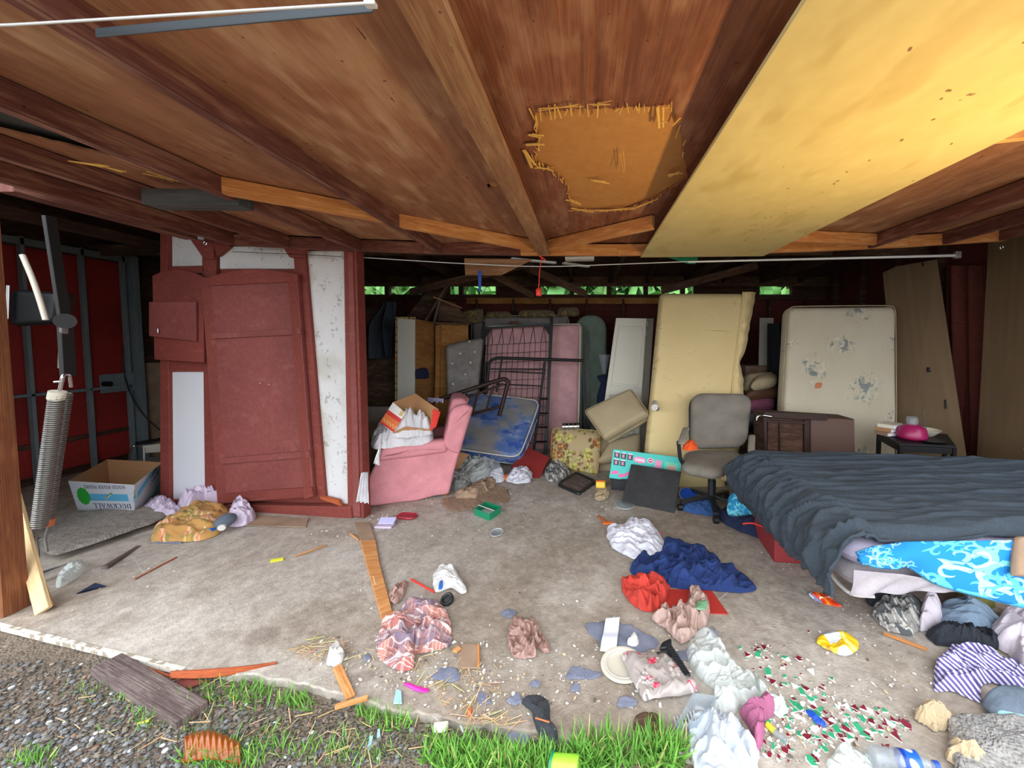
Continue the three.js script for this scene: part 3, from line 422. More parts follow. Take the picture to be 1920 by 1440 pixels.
{ // what stands behind the garage
  const g = [], p = new THREE.PlaneGeometry(0.3, 0.2);
  const m = new THREE.InstancedMesh(p, M.foliage, 9000), o = new THREE.Object3D(), c = new THREE.Color();
  for (let i = 0; i < 9000; i++) { o.position.set(rnd(-9, 9), rnd(0, 3.9), -9.2 + rnd(-0.5, 0.5)); o.rotation.set(rnd(6), rnd(6), rnd(6)); o.scale.setScalar(rnd(0.8, 1.8)); o.updateMatrix(); m.setMatrixAt(i, o.matrix); m.setColorAt(i, c.setRGB(rnd(0.75, 0.95), rnd(0.9, 1), rnd(0.75, 0.9))); }
  m.name = 'hedge_foliage'; m.userData = { kind: 'stuff', label: 'pale green hedge seen through the gaps under the eaves behind the back wall', category: 'hedge' }; scene.add(m);
}

// ───────────────────────── the tilted-up garage door overhead ─────────────────────────
{
  const door = shell('door_1'), ZN = -0.7, ZF = -3.2, X0 = -2.9, X1 = 3.4;
  const sag = (x) => 2.195 + 0.1 * (x / 3.1) ** 2;             // the long door hangs a little in its middle
  const strip = (x0, x1, y, z0, z1, w = 0.042, h = 0.095) => beam(V(x0, sag(x0) + y, z0), V(x1, sag(x1) + y, z1), w, h);
  const PLY = 0.1;                                            // the skin lies this far above the underside of the frame
  // plywood skin in sheets between the beams; outlines in plan (x, z)
  const sheet = (name, pts, mat, y = PLY, T = 0.009, holes = []) => {
    const s = new THREE.Shape(pts.map(([x, z]) => new THREE.Vector2(x, -z))); for (const h of holes) s.holes.push(new THREE.Path(h.map(([x, z]) => new THREE.Vector2(x, -z))));
    const level = holes.length ? pts.reduce((t, q) => t + q[0], 0) / pts.length * 0.8 : null, g = metres(new THREE.ExtrudeGeometry(s, { depth: T, bevelEnabled: false })).rotateX(-Math.PI / 2), p = g.attributes.position, uv = g.attributes.uv;
    for (let i = 0; i < p.count; i++) { uv.setXY(i, p.getZ(i), p.getX(i)); p.setY(i, p.getY(i) + sag(level ?? p.getX(i)) + y); }
    g.computeVertexNormals(); return part(door, name, g, mat);
  };
  const jag = (a, b, n, k, s) => Array.from({ length: n }, (_, i) => { const t = i / n; return [lerp(a[0], b[0], t) + k * (pn(t * 14 + s, s) + 0.6 * pn(t * 41, s + 2)), lerp(a[1], b[1], t) + k * 0.7 * pn(t * 17, s + 5)]; });
  const loop = (pts, n, k, s) => pts.flatMap((p, i) => jag(p, pts[(i + 1) % pts.length], n, k, s + i));
  const plan = (u, v, y) => { const p = fl(u, v, y); return [p.x, p.z]; };
  const rect = (x0, x1, n = 10) => { const a = []; for (let i = 0; i <= n; i++) a.push([lerp(x0, x1, i / n), ZN]); for (let i = n; i >= 0; i--) a.push([lerp(x0, x1, i / n), ZF]); return a; };
  sheet('plywood_skin', rect(X0, -2.43, 3), M.plyRed);
  { // second bay: the skin is torn away over much of its length
    const t = [...jag([-2.41, ZN], [-2.4, -1.58], 10, 0.01, 4), ...jag([-2.4, -1.58], [-2.16, -1.82], 14, 0.03, 6), ...jag([-2.16, -1.82], [-1.96, -2.1], 12, 0.02, 9)];
    sheet('plywood_skin', [[-2.43, ZN], ...t, [-1.84, -2.14], [-1.84, ZF], [-2.43, ZF]], M.plyRed);
  }
  sheet('plywood_skin', rect(-1.84, -1.2, 4), M.plyRed);
  sheet('plywood_skin', rect(-1.2, -0.36, 6), M.plyRed, PLY, 0.009, [[plan(912, 346, 2.3), plan(925, 340, 2.3), plan(937, 352, 2.3), plan(916, 353, 2.3)]]);
  const tear = loop([[998, 208], [1090, 200], [1195, 196], [1262, 192], [1290, 330], [1225, 372], [1165, 392], [1072, 392], [1062, 342], [1032, 312], [1000, 302], [1012, 262]].map(([u, v]) => plan(u, v, 2.305)), 14, 0.03, 31);
  sheet('plywood_skin', rect(-0.36, 1.5, 8), M.plyRedDeep, PLY, 0.009, [tear]);
  sheet('plywood_skin', rect(1.5, X1, 8), M.plyRed);
  sheet('tan_core_sheet', [[-0.5, -0.9], [0.8, -0.9], [0.8, -2.8], [-0.5, -2.8]], M.plyTan, PLY + 0.01, 0.006);
  sheet('outer_skin', rect(X0, X1, 12), M.paper, PLY + 0.03, 0.012);
  // splinters hanging round the tear
  const spl = (u0, v0, u1, v1, w = 0.008) => { for (let k = 0; k < 3; k++) part(door, 'splinter', beam(fl(u0 + rnd(-6, 6), v0 + rnd(-3, 3), 2.288), fl(u1 + rnd(-8, 8), v1 + rnd(-4, 4), 2.28), w * rnd(0.2, 0.5), 0.003), M.splinter); };
  spl(1008, 206, 1088, 199); spl(1110, 197, 1142, 192); spl(995, 252, 1018, 258, 0.03); spl(982, 272, 1017, 272, 0.035); spl(986, 282, 1000, 312, 0.035); spl(1000, 313, 1034, 318, 0.016); spl(1062, 374, 1090, 381, 0.02); spl(1070, 392, 1120, 397, 0.014); spl(1120, 397, 1188, 392, 0.02); spl(1190, 391, 1232, 376, 0.018); spl(1166, 285, 1165, 322, 0.006); spl(1238, 200, 1240, 240, 0.02); spl(1112, 338, 1138, 341, 0.02); spl(1236, 236, 1252, 228, 0.012); spl(1258, 330, 1275, 322, 0.02);
  spl(128, 304, 200, 312, 0.02); spl(180, 306, 236, 322, 0.02); spl(270, 322, 330, 338, 0.01);
  for (let i = 0; i < tear.length; i += 2) { const [x, z] = tear[i]; if (x > 0.42) continue; const l = rnd(0.012, 0.05), y = sag(0.45) + PLY - 0.003; part(door, 'splinter', beam(V(x + rnd(-0.008, 0.008), y, z - l), V(x + rnd(-0.012, 0.012), y - rnd(0.012), z + l), rnd(0.002, 0.007), 0.002), M.splinter); }
  // frame: beams front to back, the rail at the far end, blocking and diagonal braces
  for (const [x, mat, w, y, h] of [[-2.88, M.frameRed, 0.05, 0.048, 0.095], [-2.43, M.frameRed, 0.042, 0.048, 0.095], [-1.85, M.frameRed, 0.042, 0.048, 0.095], [-1.2, M.frameRed, 0.042, 0.048, 0.095], [2.3, M.frameRed, 0.042, 0.048, 0.095], [2.9, M.frameRed, 0.042, 0.048, 0.095], [3.36, M.frameRed, 0.05, 0.048, 0.095]]) part(door, 'frame_beam', strip(x, x, y, ZN, ZF, w, h), mat);
  part(door, 'frame_beam', beam(V(-0.345, sag(0) + 0.02, ZN), V(-0.345, sag(0) + 0.02, ZF), 0.095, 0.038), M.frameBrown, 'pale worn middle beam laid flat');
  part(door, 'frame_beam', beam(V(-0.365, sag(0) + 0.07, ZN), V(-0.365, sag(0) + 0.07, ZF), 0.04, 0.062), M.frameRed);
  for (let i = 0; i < 8; i++) { const x0 = lerp(X0, X1, i / 8), x1 = lerp(X0, X1, (i + 1) / 8); part(door, 'end_rail', strip(x0, x1, 0.045, ZF - 0.02, ZF - 0.02, 0.04, 0.09), i < 3 ? M.frameRed : M.raw); }
  part(door, 'end_rail', strip(X0, X1, 0.07, ZN + 0.02, ZN + 0.02, 0.04, 0.05), M.frameRed);
  for (const [a, b] of [[[-1.2, -2.5], [-0.42, -3.1]], [[-1.85, -2.0], [-1.22, -2.42]], [[-0.3, -3.1], [0.42, -2.5]], [[1.5, -2.9], [2.28, -3.12]]]) part(door, 'diagonal_brace', strip(a[0], b[0], 0.052, a[1], b[1], 0.035, 0.085), M.raw, 'wood brace with the lamp glow painted in as orange');  // orange here carries the warm lamplight on the brace faces, put into the colour
  part(door, 'blocking', strip(1.46, 2.28, 0.06, -1.5, -1.36, 0.035, 0.08), M.raw, 'wood brace with the lamp glow painted in as orange');  // same orange: lamplight on the blocking painted into its wood
  part(door, 'blocking', beam(fl(284, 374, 2.25), fl(462, 376, 2.25), 0.1, 0.08), M.paper, 'blackened block');
  // the cream board nailed under the middle of the door
  { const c = [V(0.445, 2.205, ZF - 0.06), V(1.46, 2.215, ZF - 0.06), V(1.45, 2.215, ZN), V(0.44, 2.2, ZN)]; const g = board([c[3], c[2], c[1], c[0]].map((p) => p), 0.014, { b: 0.002 }); const p = g.attributes.position, uv = g.attributes.uv; for (let i = 0; i < p.count; i++) uv.setXY(i, -p.getZ(i), p.getX(i)); part(door, 'cream_board', g, M.creamBoard, 'cream painted board nailed under the door'); }
  for (const [u, v] of [[1485, 62], [1433, 152], [1369, 250], [1307, 340], [1284, 383], [1262, 404], [1465, 152], [1480, 158], [1706, 270], [1762, 140], [1804, 156]]) part(door, 'nail_head', new THREE.CylinderGeometry(0.006, 0.006, 0.006, 8).translate(...fl(u, v, 2.2).toArray()), M.brownMetal);
  // steel truss rod strung across near the front edge
  part(door, 'truss_rod', rod([V(-2.9, 2.19, -0.885), V(-1.3, 2.185, -0.885), at(690, 6, 0.8)], 0.0028, 0.1), M.galvanised, 'thin galvanised truss rod');
  part(door, 'angle_iron', beam(at(180, 62, 0.9), at(700, 14, 0.82), 0.004, 0.02), M.wetSteel, 'grey steel angle behind the rod');
  part(door, 'rod_clip', box(0.022, 0.009, 0.014, 0.002).translate(...at(695, 8, 0.8).toArray()), M.galvanised);
  part(door, 'eye_bolt', new THREE.TorusGeometry(0.012, 0.004, 8, 16).translate(...at(1878, 464, 3.1).toArray()), M.chrome);
  part(door, 'eye_bolt', new THREE.TorusGeometry(0.012, 0.004, 8, 16).translate(...at(385, 456, 3.1).toArray()), M.chrome);
}
{ // hardware of the door: steel rod along the far rail
  const t = thing('torsion_rod', 'long thin pale steel rod strung under the far end of the raised garage door', 'rod');
  part(t, 'thin_rod', rod([at(668, 482, 3.32), at(860, 494, 3.32), at(1015, 501, 3.32), at(1300, 490, 3.32)], 0.004, 0.3), M.galvanised);
  part(t, 'thick_rod', cyl(at(1290, 491, 3.32), at(1792, 479, 3.3), 0.008, 0.012), M.galvanised);
  part(t, 'end_bracket', box(0.05, 0.06, 0.03, 0.005).translate(...at(1795, 478, 3.3).toArray()), M.steel);
}
{
  const t = thing('pull_cord', 'red pull cord with a red plastic handle hanging from the overhead door', 'pull cord'), a = at(1016, 483, 3.24), b = at(1010, 540, 3.24);
  part(t, 'cord', tube([a, a.clone().lerp(b, 0.4).add(V(-0.006, 0, 0)), b], 0.004, 6), M.redHandle);
  part(t, 'cord', rod([a.clone().add(V(-0.02, 0.012, 0)), a, a.clone().add(V(0.03, -0.02, 0))], 0.006, 0.01), M.redHandle);
  part(t, 'handle', new THREE.LatheGeometry([[0, 0], [0.02, 0], [0.024, 0.006], [0.024, 0.05], [0.014, 0.064], [0, 0.066]].map(([x, y]) => new THREE.Vector2(x, y)), 20).translate(b.x, b.y - 0.066, b.z), M.redHandle);
}
{ // jamb at the left of the opening, with the springs and arms that carry the door
  const a = fl(20, 1147);
  const j = shell('trim_2');
  part(j, 'jamb_post', beam(V(a.x - 0.02, 0, a.z), V(a.x - 0.02, 2.24, a.z), 0.115, 0.1, V(0, 0, 1)), M.postBrown);
  part(j, 'white_face', beam(V(a.x - 0.034, 0.05, a.z + 0.05), V(a.x - 0.034, 2.24, a.z + 0.05), 0.07, 0.02, V(0, 0, 1)), M.white);
  part(j, 'header_beam', beam(V(a.x, 2.35, a.z - 0.1), V(a.x, 2.35, -3.2), 0.1, 0.06), M.frameRed);
  const t = thing('door_spring', 'pair of long grey coil springs hanging on the left jamb of the garage opening', 'spring');
  const coil = (p, q, r) => { part(t, 'coil', (() => { const d = q.clone().sub(p), n = 64, pts = []; const x = V(0, 0, 1).cross(d).normalize(), y = d.clone().normalize().cross(x); for (let i = 0; i <= n * 8; i++) { const k = i / (n * 8), w = k * n * Math.PI * 2; pts.push(p.clone().addScaledVector(d, k).addScaledVector(x, r * Math.cos(w)).addScaledVector(y, r * Math.sin(w))); } return new THREE.TubeGeometry(new THREE.CatmullRomCurve3(pts), n * 10, r * 0.25, 5); })(), M.springSteel); part(t, 'core_rod', cyl(p, q, r * 0.72), M.steel); };
  coil(at(73, 988, 2.3), at(107, 740, 2.3), 0.029); coil(at(90, 976, 2.42), at(126, 738, 2.42), 0.021);
  part(t, 'end_band', cyl(at(105, 748, 2.3), at(108, 734, 2.3), 0.036), M.cream, 'pale label band'); part(t, 'end_band', cyl(at(89, 985, 2.42), at(91, 972, 2.42), 0.028), M.copper);
  part(t, 'hook', rod([at(112, 732, 2.3), at(118, 702, 2.3), at(130, 702, 2.36), at(133, 725, 2.4)], 0.009, 0.03), M.chrome); part(t, 'hook', rod([at(118, 715, 2.3), at(103, 716, 2.3)], 0.008), M.chrome);
  part(t, 'chain', rod([at(75, 985, 2.3), at(66, 1010, 2.3), at(72, 1040, 2.3), at(66, 1060, 2.3)], 0.008, 0.02), M.steel); part(t, 'chain', rod([at(91, 986, 2.42), at(84, 1010, 2.42), at(88, 1035, 2.42)], 0.007, 0.02), M.steel);
  const s = thing('lifting_strut', 'black steel lifting arm reaching from the springs up to the raised garage door', 'door arm');
  part(s, 'arm_bar', beam(at(128, 705, 2.38), at(122, 600, 2.36), 0.03, 0.06, V(0, 0, 1)), M.blackMetal); part(s, 'arm_bar', beam(at(122, 605, 2.36), at(92, 405, 2.3), 0.025, 0.05, V(0, 0, 1)), M.blackMetal);
  part(s, 'arm_bar', beam(at(116, 690, 2.4), at(120, 610, 2.34), 0.02, 0.03, V(0, 0, 1)), M.steel);
  part(s, 'pivot_plate', cyl(at(122, 602, 2.33), at(122, 602, 2.4), 0.045), M.blackMetal);
  const b = thing('steel_strap', 'bent pale steel strap across the black bin bracket by the left jamb', 'strap');
  part(b, 'strap_bar', rod([at(42, 478, 2.5), at(60, 520, 2.5), at(74, 560, 2.5), at(86, 600, 2.5)], 0.014, 0.05), M.cream); part(b, 'bolt', cyl(at(110, 536, 2.36), at(112, 528, 2.36), 0.02), M.cream);
  const k = thing('black_case', 'glossy black plastic case hung on the red grille door at the left edge', 'case');
  const c = q4([12, 612, 2.62], [100, 606, 2.66], [112, 548, 2.66], [14, 541, 2.62]);
  part(k, 'body', pad(c, 0.12, { R: 0.03, e: 0.02, n: 14 }), M.black); part(k, 'edge_strip', beam(at(13, 598, 2.59), at(15, 535, 2.59), 0.006, 0.02, V(1, 0, 0)), M.galvanised);
}
{ // red door behind a grey steel security grille in the left wall
  const A = V(-5.7, 0, -3.0), B = V(-5.7, 0, -4.95), W = onWall(A, B);
  const at2 = (s, y, o = 0) => V(-5.7 + o, y, lerp(-3.3, -4.85, s));
  const d = shell('door_2');
  part(d, 'door_leaf', board([at2(0, 0.1, -0.02), at2(1, 0.1, -0.02), at2(1, 2.5, -0.02), at2(0, 2.5, -0.02)], 0.04), M.doorRed);
  for (const s of [-0.03, 0.42, 0.72, 0.97]) part(d, 'grille_bar', beam(at2(s, 0, 0.03), at2(s, 2.55, 0.03), 0.03, 0.05, V(1, 0, 0)), M.greyPaint);
  for (const y of [2.5, 0.95]) part(d, 'grille_rail', beam(at2(-0.05, y, 0.03), at2(1, y, 0.03), 0.05, y > 2 ? 0.07 : 0.03), M.greyPaint);
  part(d, 'grille_frame', beam(at2(1.02, 0, 0.02), at2(1.02, 2.55, 0.02), 0.05, 0.2, V(1, 0, 0)), M.greyPaint);
  const lp = part(d, 'lock_plate', beam(at2(0.78, 1.0, 0.04), at2(1.0, 1.0, 0.04), 0.02, 0.22), M.greyPaint);
  part(d, 'kick_rail', beam(at2(0, 0.42, 0.0), at2(1, 0.42, 0.0), 0.02, 0.05), M.darkWood);
  part(lp, 'handle', cyl(at2(0.8, 1.0, 0.05), at2(0.8, 1.0, 0.12), 0.03), M.blackMetal);
}
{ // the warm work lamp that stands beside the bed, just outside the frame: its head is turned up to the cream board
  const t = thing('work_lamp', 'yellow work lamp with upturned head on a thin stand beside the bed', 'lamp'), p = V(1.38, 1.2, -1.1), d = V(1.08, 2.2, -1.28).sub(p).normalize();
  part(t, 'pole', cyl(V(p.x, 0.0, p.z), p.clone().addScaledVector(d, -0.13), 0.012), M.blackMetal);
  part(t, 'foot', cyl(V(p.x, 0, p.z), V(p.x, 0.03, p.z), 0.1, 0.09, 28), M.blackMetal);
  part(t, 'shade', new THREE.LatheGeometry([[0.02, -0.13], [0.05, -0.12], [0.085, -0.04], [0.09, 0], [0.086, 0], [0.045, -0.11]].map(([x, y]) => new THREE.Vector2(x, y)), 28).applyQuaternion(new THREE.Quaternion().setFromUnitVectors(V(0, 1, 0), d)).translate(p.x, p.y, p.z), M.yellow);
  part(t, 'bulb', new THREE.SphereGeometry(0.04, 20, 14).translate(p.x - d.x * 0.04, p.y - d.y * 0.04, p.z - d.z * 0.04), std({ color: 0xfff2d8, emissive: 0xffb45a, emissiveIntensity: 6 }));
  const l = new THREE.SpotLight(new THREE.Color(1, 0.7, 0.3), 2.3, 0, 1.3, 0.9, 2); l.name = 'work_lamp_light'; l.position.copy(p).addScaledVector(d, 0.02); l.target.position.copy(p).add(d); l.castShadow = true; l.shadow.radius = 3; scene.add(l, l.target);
}

// ───────────────────────── partition with the tall storage door ─────────────────────────
{
  const A = fl(306, 946), B = fl(676, 970), W = onWall(A, B);
  const Q = (l, r, t, b, o) => [W(l[0] ?? l, b[0] ?? b, o), W(r[0] ?? r, b[1] ?? b, o), W(r[1] ?? r, t[1] ?? t, o), W(l[1] ?? l, t[0] ?? t, o)];
  const quad = (pts, o) => pts.map(([u, v]) => W(u, v, o));
  // offsets are negative towards the camera side of the wall plane
  const sgn = W(490, 700, 0.1).distanceTo(V(0, EYE, 0)) < W(490, 700, 0).distanceTo(V(0, EYE, 0)) ? 1 : -1;
  const off = (d) => sgn * d;
  const g = shell('wall_partition');
  const flatp = (name, pts, o, T, mat, opt, label) => part(g, name, board(quad(pts, off(o)), T, opt), mat, label);
  flatp('backing_board', [[302, 948], [672, 970], [660, 462], [310, 432]], -0.05, 0.02, M.brickTrim);
  flatp('white_panel', [[315, 500], [381, 498], [381, 436], [315, 432]], -0.035, 0.012, M.white);
  flatp('white_panel', [[316, 936], [391, 938], [386, 696], [314, 697]], -0.03, 0.014, M.plainWhite);
  flatp('white_panel', [[412, 504], [556, 504], [556, 462], [412, 462]], -0.035, 0.012, M.white);
  flatp('white_panel', [[608, 938], [662, 954], [646, 470], [566, 470]], -0.03, 0.014, M.white);
  flatp('post', [[300, 947], [318, 949], [314, 434], [300, 428]], 0, 0.06, M.brickTrim);
  flatp('post', [[384, 944], [409, 946], [404, 458], [378, 456]], -0.01, 0.06, M.brickTrim);
  flatp('post', [[586, 936], [610, 936], [571, 470], [549, 468]], 0, 0.05, M.brickTrim);
  flatp('post', [[652, 968], [682, 972], [668, 470], [644, 470]], 0.02, 0.09, M.brickTrim);
  flatp('post', [[662, 968], [675, 970], [661, 472], [652, 471]], 0.032, 0.012, M.brickPaint);
  flatp('cross_rail', [[312, 697], [390, 697], [388, 676], [312, 676]], -0.01, 0.04, M.brickTrim);
  flatp('cross_rail', [[312, 514], [384, 512], [382, 499], [312, 499]], -0.01, 0.04, M.brickTrim);
  flatp('sill_board', [[384, 966], [660, 972], [658, 950], [384, 946]], 0.03, 0.07, M.brickTrim);
  flatp('sill_board', [[300, 952], [392, 950], [392, 937], [302, 938]], 0.0, 0.05, M.brickTrim);
  flatp('top_rail', [[312, 434], [668, 470], [668, 462], [312, 426]], 0.0, 0.05, M.brickTrim);
  // knee brackets at the heads of the posts
  for (const c of [[[382, 486], [400, 486], [400, 456], [353, 444]], [[406, 480], [428, 462], [428, 452], [398, 452]], [[540, 468], [580, 468], [572, 484], [550, 484]]]) { const k = c[0]; flatp('knee_bracket', [k, c[1], c[2], c[3]], 0.01, 0.04, M.brickTrim); }
  flatp('sill_offcut', [[600, 936], [640, 950], [634, 938], [600, 930]], 0.02, 0.03, M.rustWood);
  // tall door with an arched top, ledges across it
  const t = thing('storage_door', 'tall brick-red storage door with arched top and two cross ledges', 'door'), dq = quad([[412, 945], [588, 932], [557, 506], [381, 514]], off(0.035));
  const arch = [[0, 0], [1, 0], [1, 0.985]]; for (let i = 0; i <= 12; i++) { const s = 1 - i / 12; arch.push([s, 0.975 + 0.04 * Math.sin(Math.PI * s)]); }
  part(t, 'door_panel', board(dq, 0.03, { cut: arch }), M.brickPaint);
  const at3 = (s, y, o = 0.035) => { const [bl, br, tr, tl] = quad([[412, 945], [588, 932], [557, 506], [381, 514]], off(o)); return bl.multiplyScalar((1 - s) * (1 - y)).addScaledVector(br, s * (1 - y)).addScaledVector(tr, s * y).addScaledVector(tl, (1 - s) * y); };
  const N = W(490, 700, off(0.1)).sub(W(490, 700, 0)).normalize();
  const fr = (s0, y0, s1, y1, w) => beam(at3(s0, y0, 0.043), at3(s1, y1, 0.043), 0.02, w, N.clone().cross(at3(s1, y1).sub(at3(s0, y0))).normalize());
  part(t, 'stile', fr(0.05, 0, 0.05, 0.985, 0.085), M.brickTrim); part(t, 'stile', fr(0.955, 0, 0.955, 0.985, 0.075), M.brickTrim);
  part(t, 'ledge', fr(0.0, 0.735, 1.0, 0.735, 0.05), M.brickPaint); part(t, 'ledge', fr(0.0, 0.19, 1.0, 0.195, 0.055), M.brickPaint); part(t, 'bottom_rail', fr(0.0, 0.025, 1.0, 0.025, 0.085), M.brickTrim);
  part(t, 'top_arch', board([at3(0, 0.95, 0.052), at3(1, 0.95, 0.052), at3(1, 1.015, 0.052), at3(0, 1.015, 0.052)], 0.014, { cut: [[0, 0], [1, 0], [1, 0.45], [0.84, 0.72], [0.66, 0.92], [0.5, 1], [0.34, 0.92], [0.16, 0.72], [0, 0.45]] }), M.brickTrim);
  for (const [u, v] of [[488, 719], [505, 721], [392, 618]]) part(t.children[0], 'nail_head', new THREE.SphereGeometry(0.006, 8, 6).translate(...W(u, v, off(0.05)).toArray()), M.chrome);
  // smaller arched hatch to its left
  const h = thing('storage_hatch', 'smaller dark brick-red hatch door with arched top hung left of the tall door', 'door');
  const hq = quad([[289, 674], [382, 680], [380, 512], [285, 512]], off(0.06));
  part(h, 'hatch_panel', board(hq, 0.03, { cut: [[0, 0], [1, 0], [1, 0.96], [0.8, 1.01], [0.5, 1.05], [0.2, 1.02], [0, 0.97]] }), M.brickTrim);
  part(h, 'face_board', board(quad([[279, 630], [366, 640], [366, 566], [279, 566]], off(0.085)), 0.02), M.brickPaint);
  part(h.children[1], 'latch', box(0.012, 0.04, 0.012).translate(...W(296, 620, off(0.1)).toArray()), M.chrome);
  // thin wire strung along the head
  solo('wire_line', 'thin dark wire strung along the head of the white panels above the tall door', 'wire', tube([W(435, 472, off(0.06)), W(510, 475, off(0.06)), W(640, 481, off(0.06))], 0.0025, 5), M.blackMetal);
}
{ // gap behind the partition at the left: bare post, hanging cable, sawhorse rail
  const s = shell('trim_3'); const a = at(236, 870, 4.9), b = at(228, 450, 4.9);
  part(s, 'bare_post', beam(V(a.x, 0, a.z), V(b.x, 2.5, b.z), 0.09, 0.09, V(0, 0, 1)), M.oldWood); part(s, 'bare_board', board(q4([262, 870, 5.0], [304, 870, 5.0], [304, 680, 5.0], [246, 680, 5.0]), 0.02), M.cardDirty);
  solo('hanging_cable', 'dark cable looping down behind the bare post left of the partition', 'cable', tube([at(232, 640, 4.8), at(233, 700, 4.75), at(252, 752, 4.7), at(276, 785, 4.7), at(300, 806, 4.7)], 0.008, 6), M.blackPlastic);
  const t = thing('walker_frame', 'chrome tube frame with a black top bar standing behind the pear box', 'frame');
  part(t, 'chrome_leg', rod([at(246, 905, 4.2), at(243, 850, 4.2), at(250, 836, 4.2), at(262, 834, 4.25)], 0.011, 0.05), M.chrome); part(t, 'top_bar', beam(at(256, 832, 4.25), at(300, 824, 4.3), 0.03, 0.04), M.blackMetal); part(t, 'side_plate', board(q4([268, 850, 4.28], [300, 848, 4.3], [300, 832, 4.3], [266, 836, 4.28]), 0.012), M.cream); part(t, 'inner_leg', rod([at(271, 890, 4.27), at(270, 840, 4.27)], 0.01), M.cream);
}
function openBox(t, fl0, fr0, depth, hgt, T, mats, flare = 0) {   // an open carton: front corners, depth vector, wall height
  const up = V(0, hgt, 0), ctr = fl0.clone().add(fr0).multiplyScalar(0.5).addScaledVector(depth, 0.5), o = (p) => p.clone().add(up).add(p.clone().sub(ctr).setY(0).multiplyScalar(flare));
  const bl = fl0.clone().add(depth), br = fr0.clone().add(depth);
  const wall = (a, b, m) => { const c = [a, b, o(b), o(a)]; return part(t, 'carton_wall', m.map && m.map.repeat.x === 1 ? unitUV(board(c, T), c) : board(c, T), m); };
  wall(fl0, fr0, mats[0]); wall(fr0, br, mats[1] ?? M.card); wall(br, bl, mats[2] ?? M.card); wall(bl, fl0, mats[3] ?? M.card);
  for (const [a, b] of [[fr0, fl0], [br, fr0], [bl, br], [fl0, bl]]) { const k = ctr.clone().setY(0), sh = (p) => p.clone().add(ctr.clone().setY(p.y).sub(p).multiplyScalar(0.02)); const c = [sh(a), sh(b), sh(o(b)), sh(o(a))]; part(t, 'inner_liner', board(c, 0.002, { b: 0 }), M.card); }
  part(t, 'carton_base', board([fl0.clone().setY(fl0.y + 0.004), fr0.clone().setY(fl0.y + 0.004), br.clone().setY(fl0.y + 0.004), bl.clone().setY(fl0.y + 0.004)], 0.004), M.card);
}
{ // upside-down printed pear carton
  const t = thing('pear_carton', 'open white and blue pear carton with green leaf, its lettering upside down', 'carton');
  const f0 = at(146, 963, 3.3), f1 = at(251, 961, 3.22); f0.y += 0.03; f1.y = f0.y; const bk = at(300, 945, 3.75).sub(f1).setY(0);
  openBox(t, f0, f1, bk, 0.27, 0.006, [M.pearFront, M.pearSide], 0.16);
}
{ // lump of old concrete under the carton
  const t = thing('concrete_block', 'long sloping lump of old grey concrete in front of the pear carton', 'concrete block');
  const o = [[70, 1000], [78, 1040], [110, 1052], [200, 1022], [290, 990], [322, 968], [310, 955], [240, 960], [140, 970], [90, 978]];
  part(t, 'concrete_mass', heap(o, { h: 0.03, fold: 0.0, fs: 4, e: 5, edge: 0.045, rough: 0.05, warp: 0 }), M.curb);
}
const pieces = [];
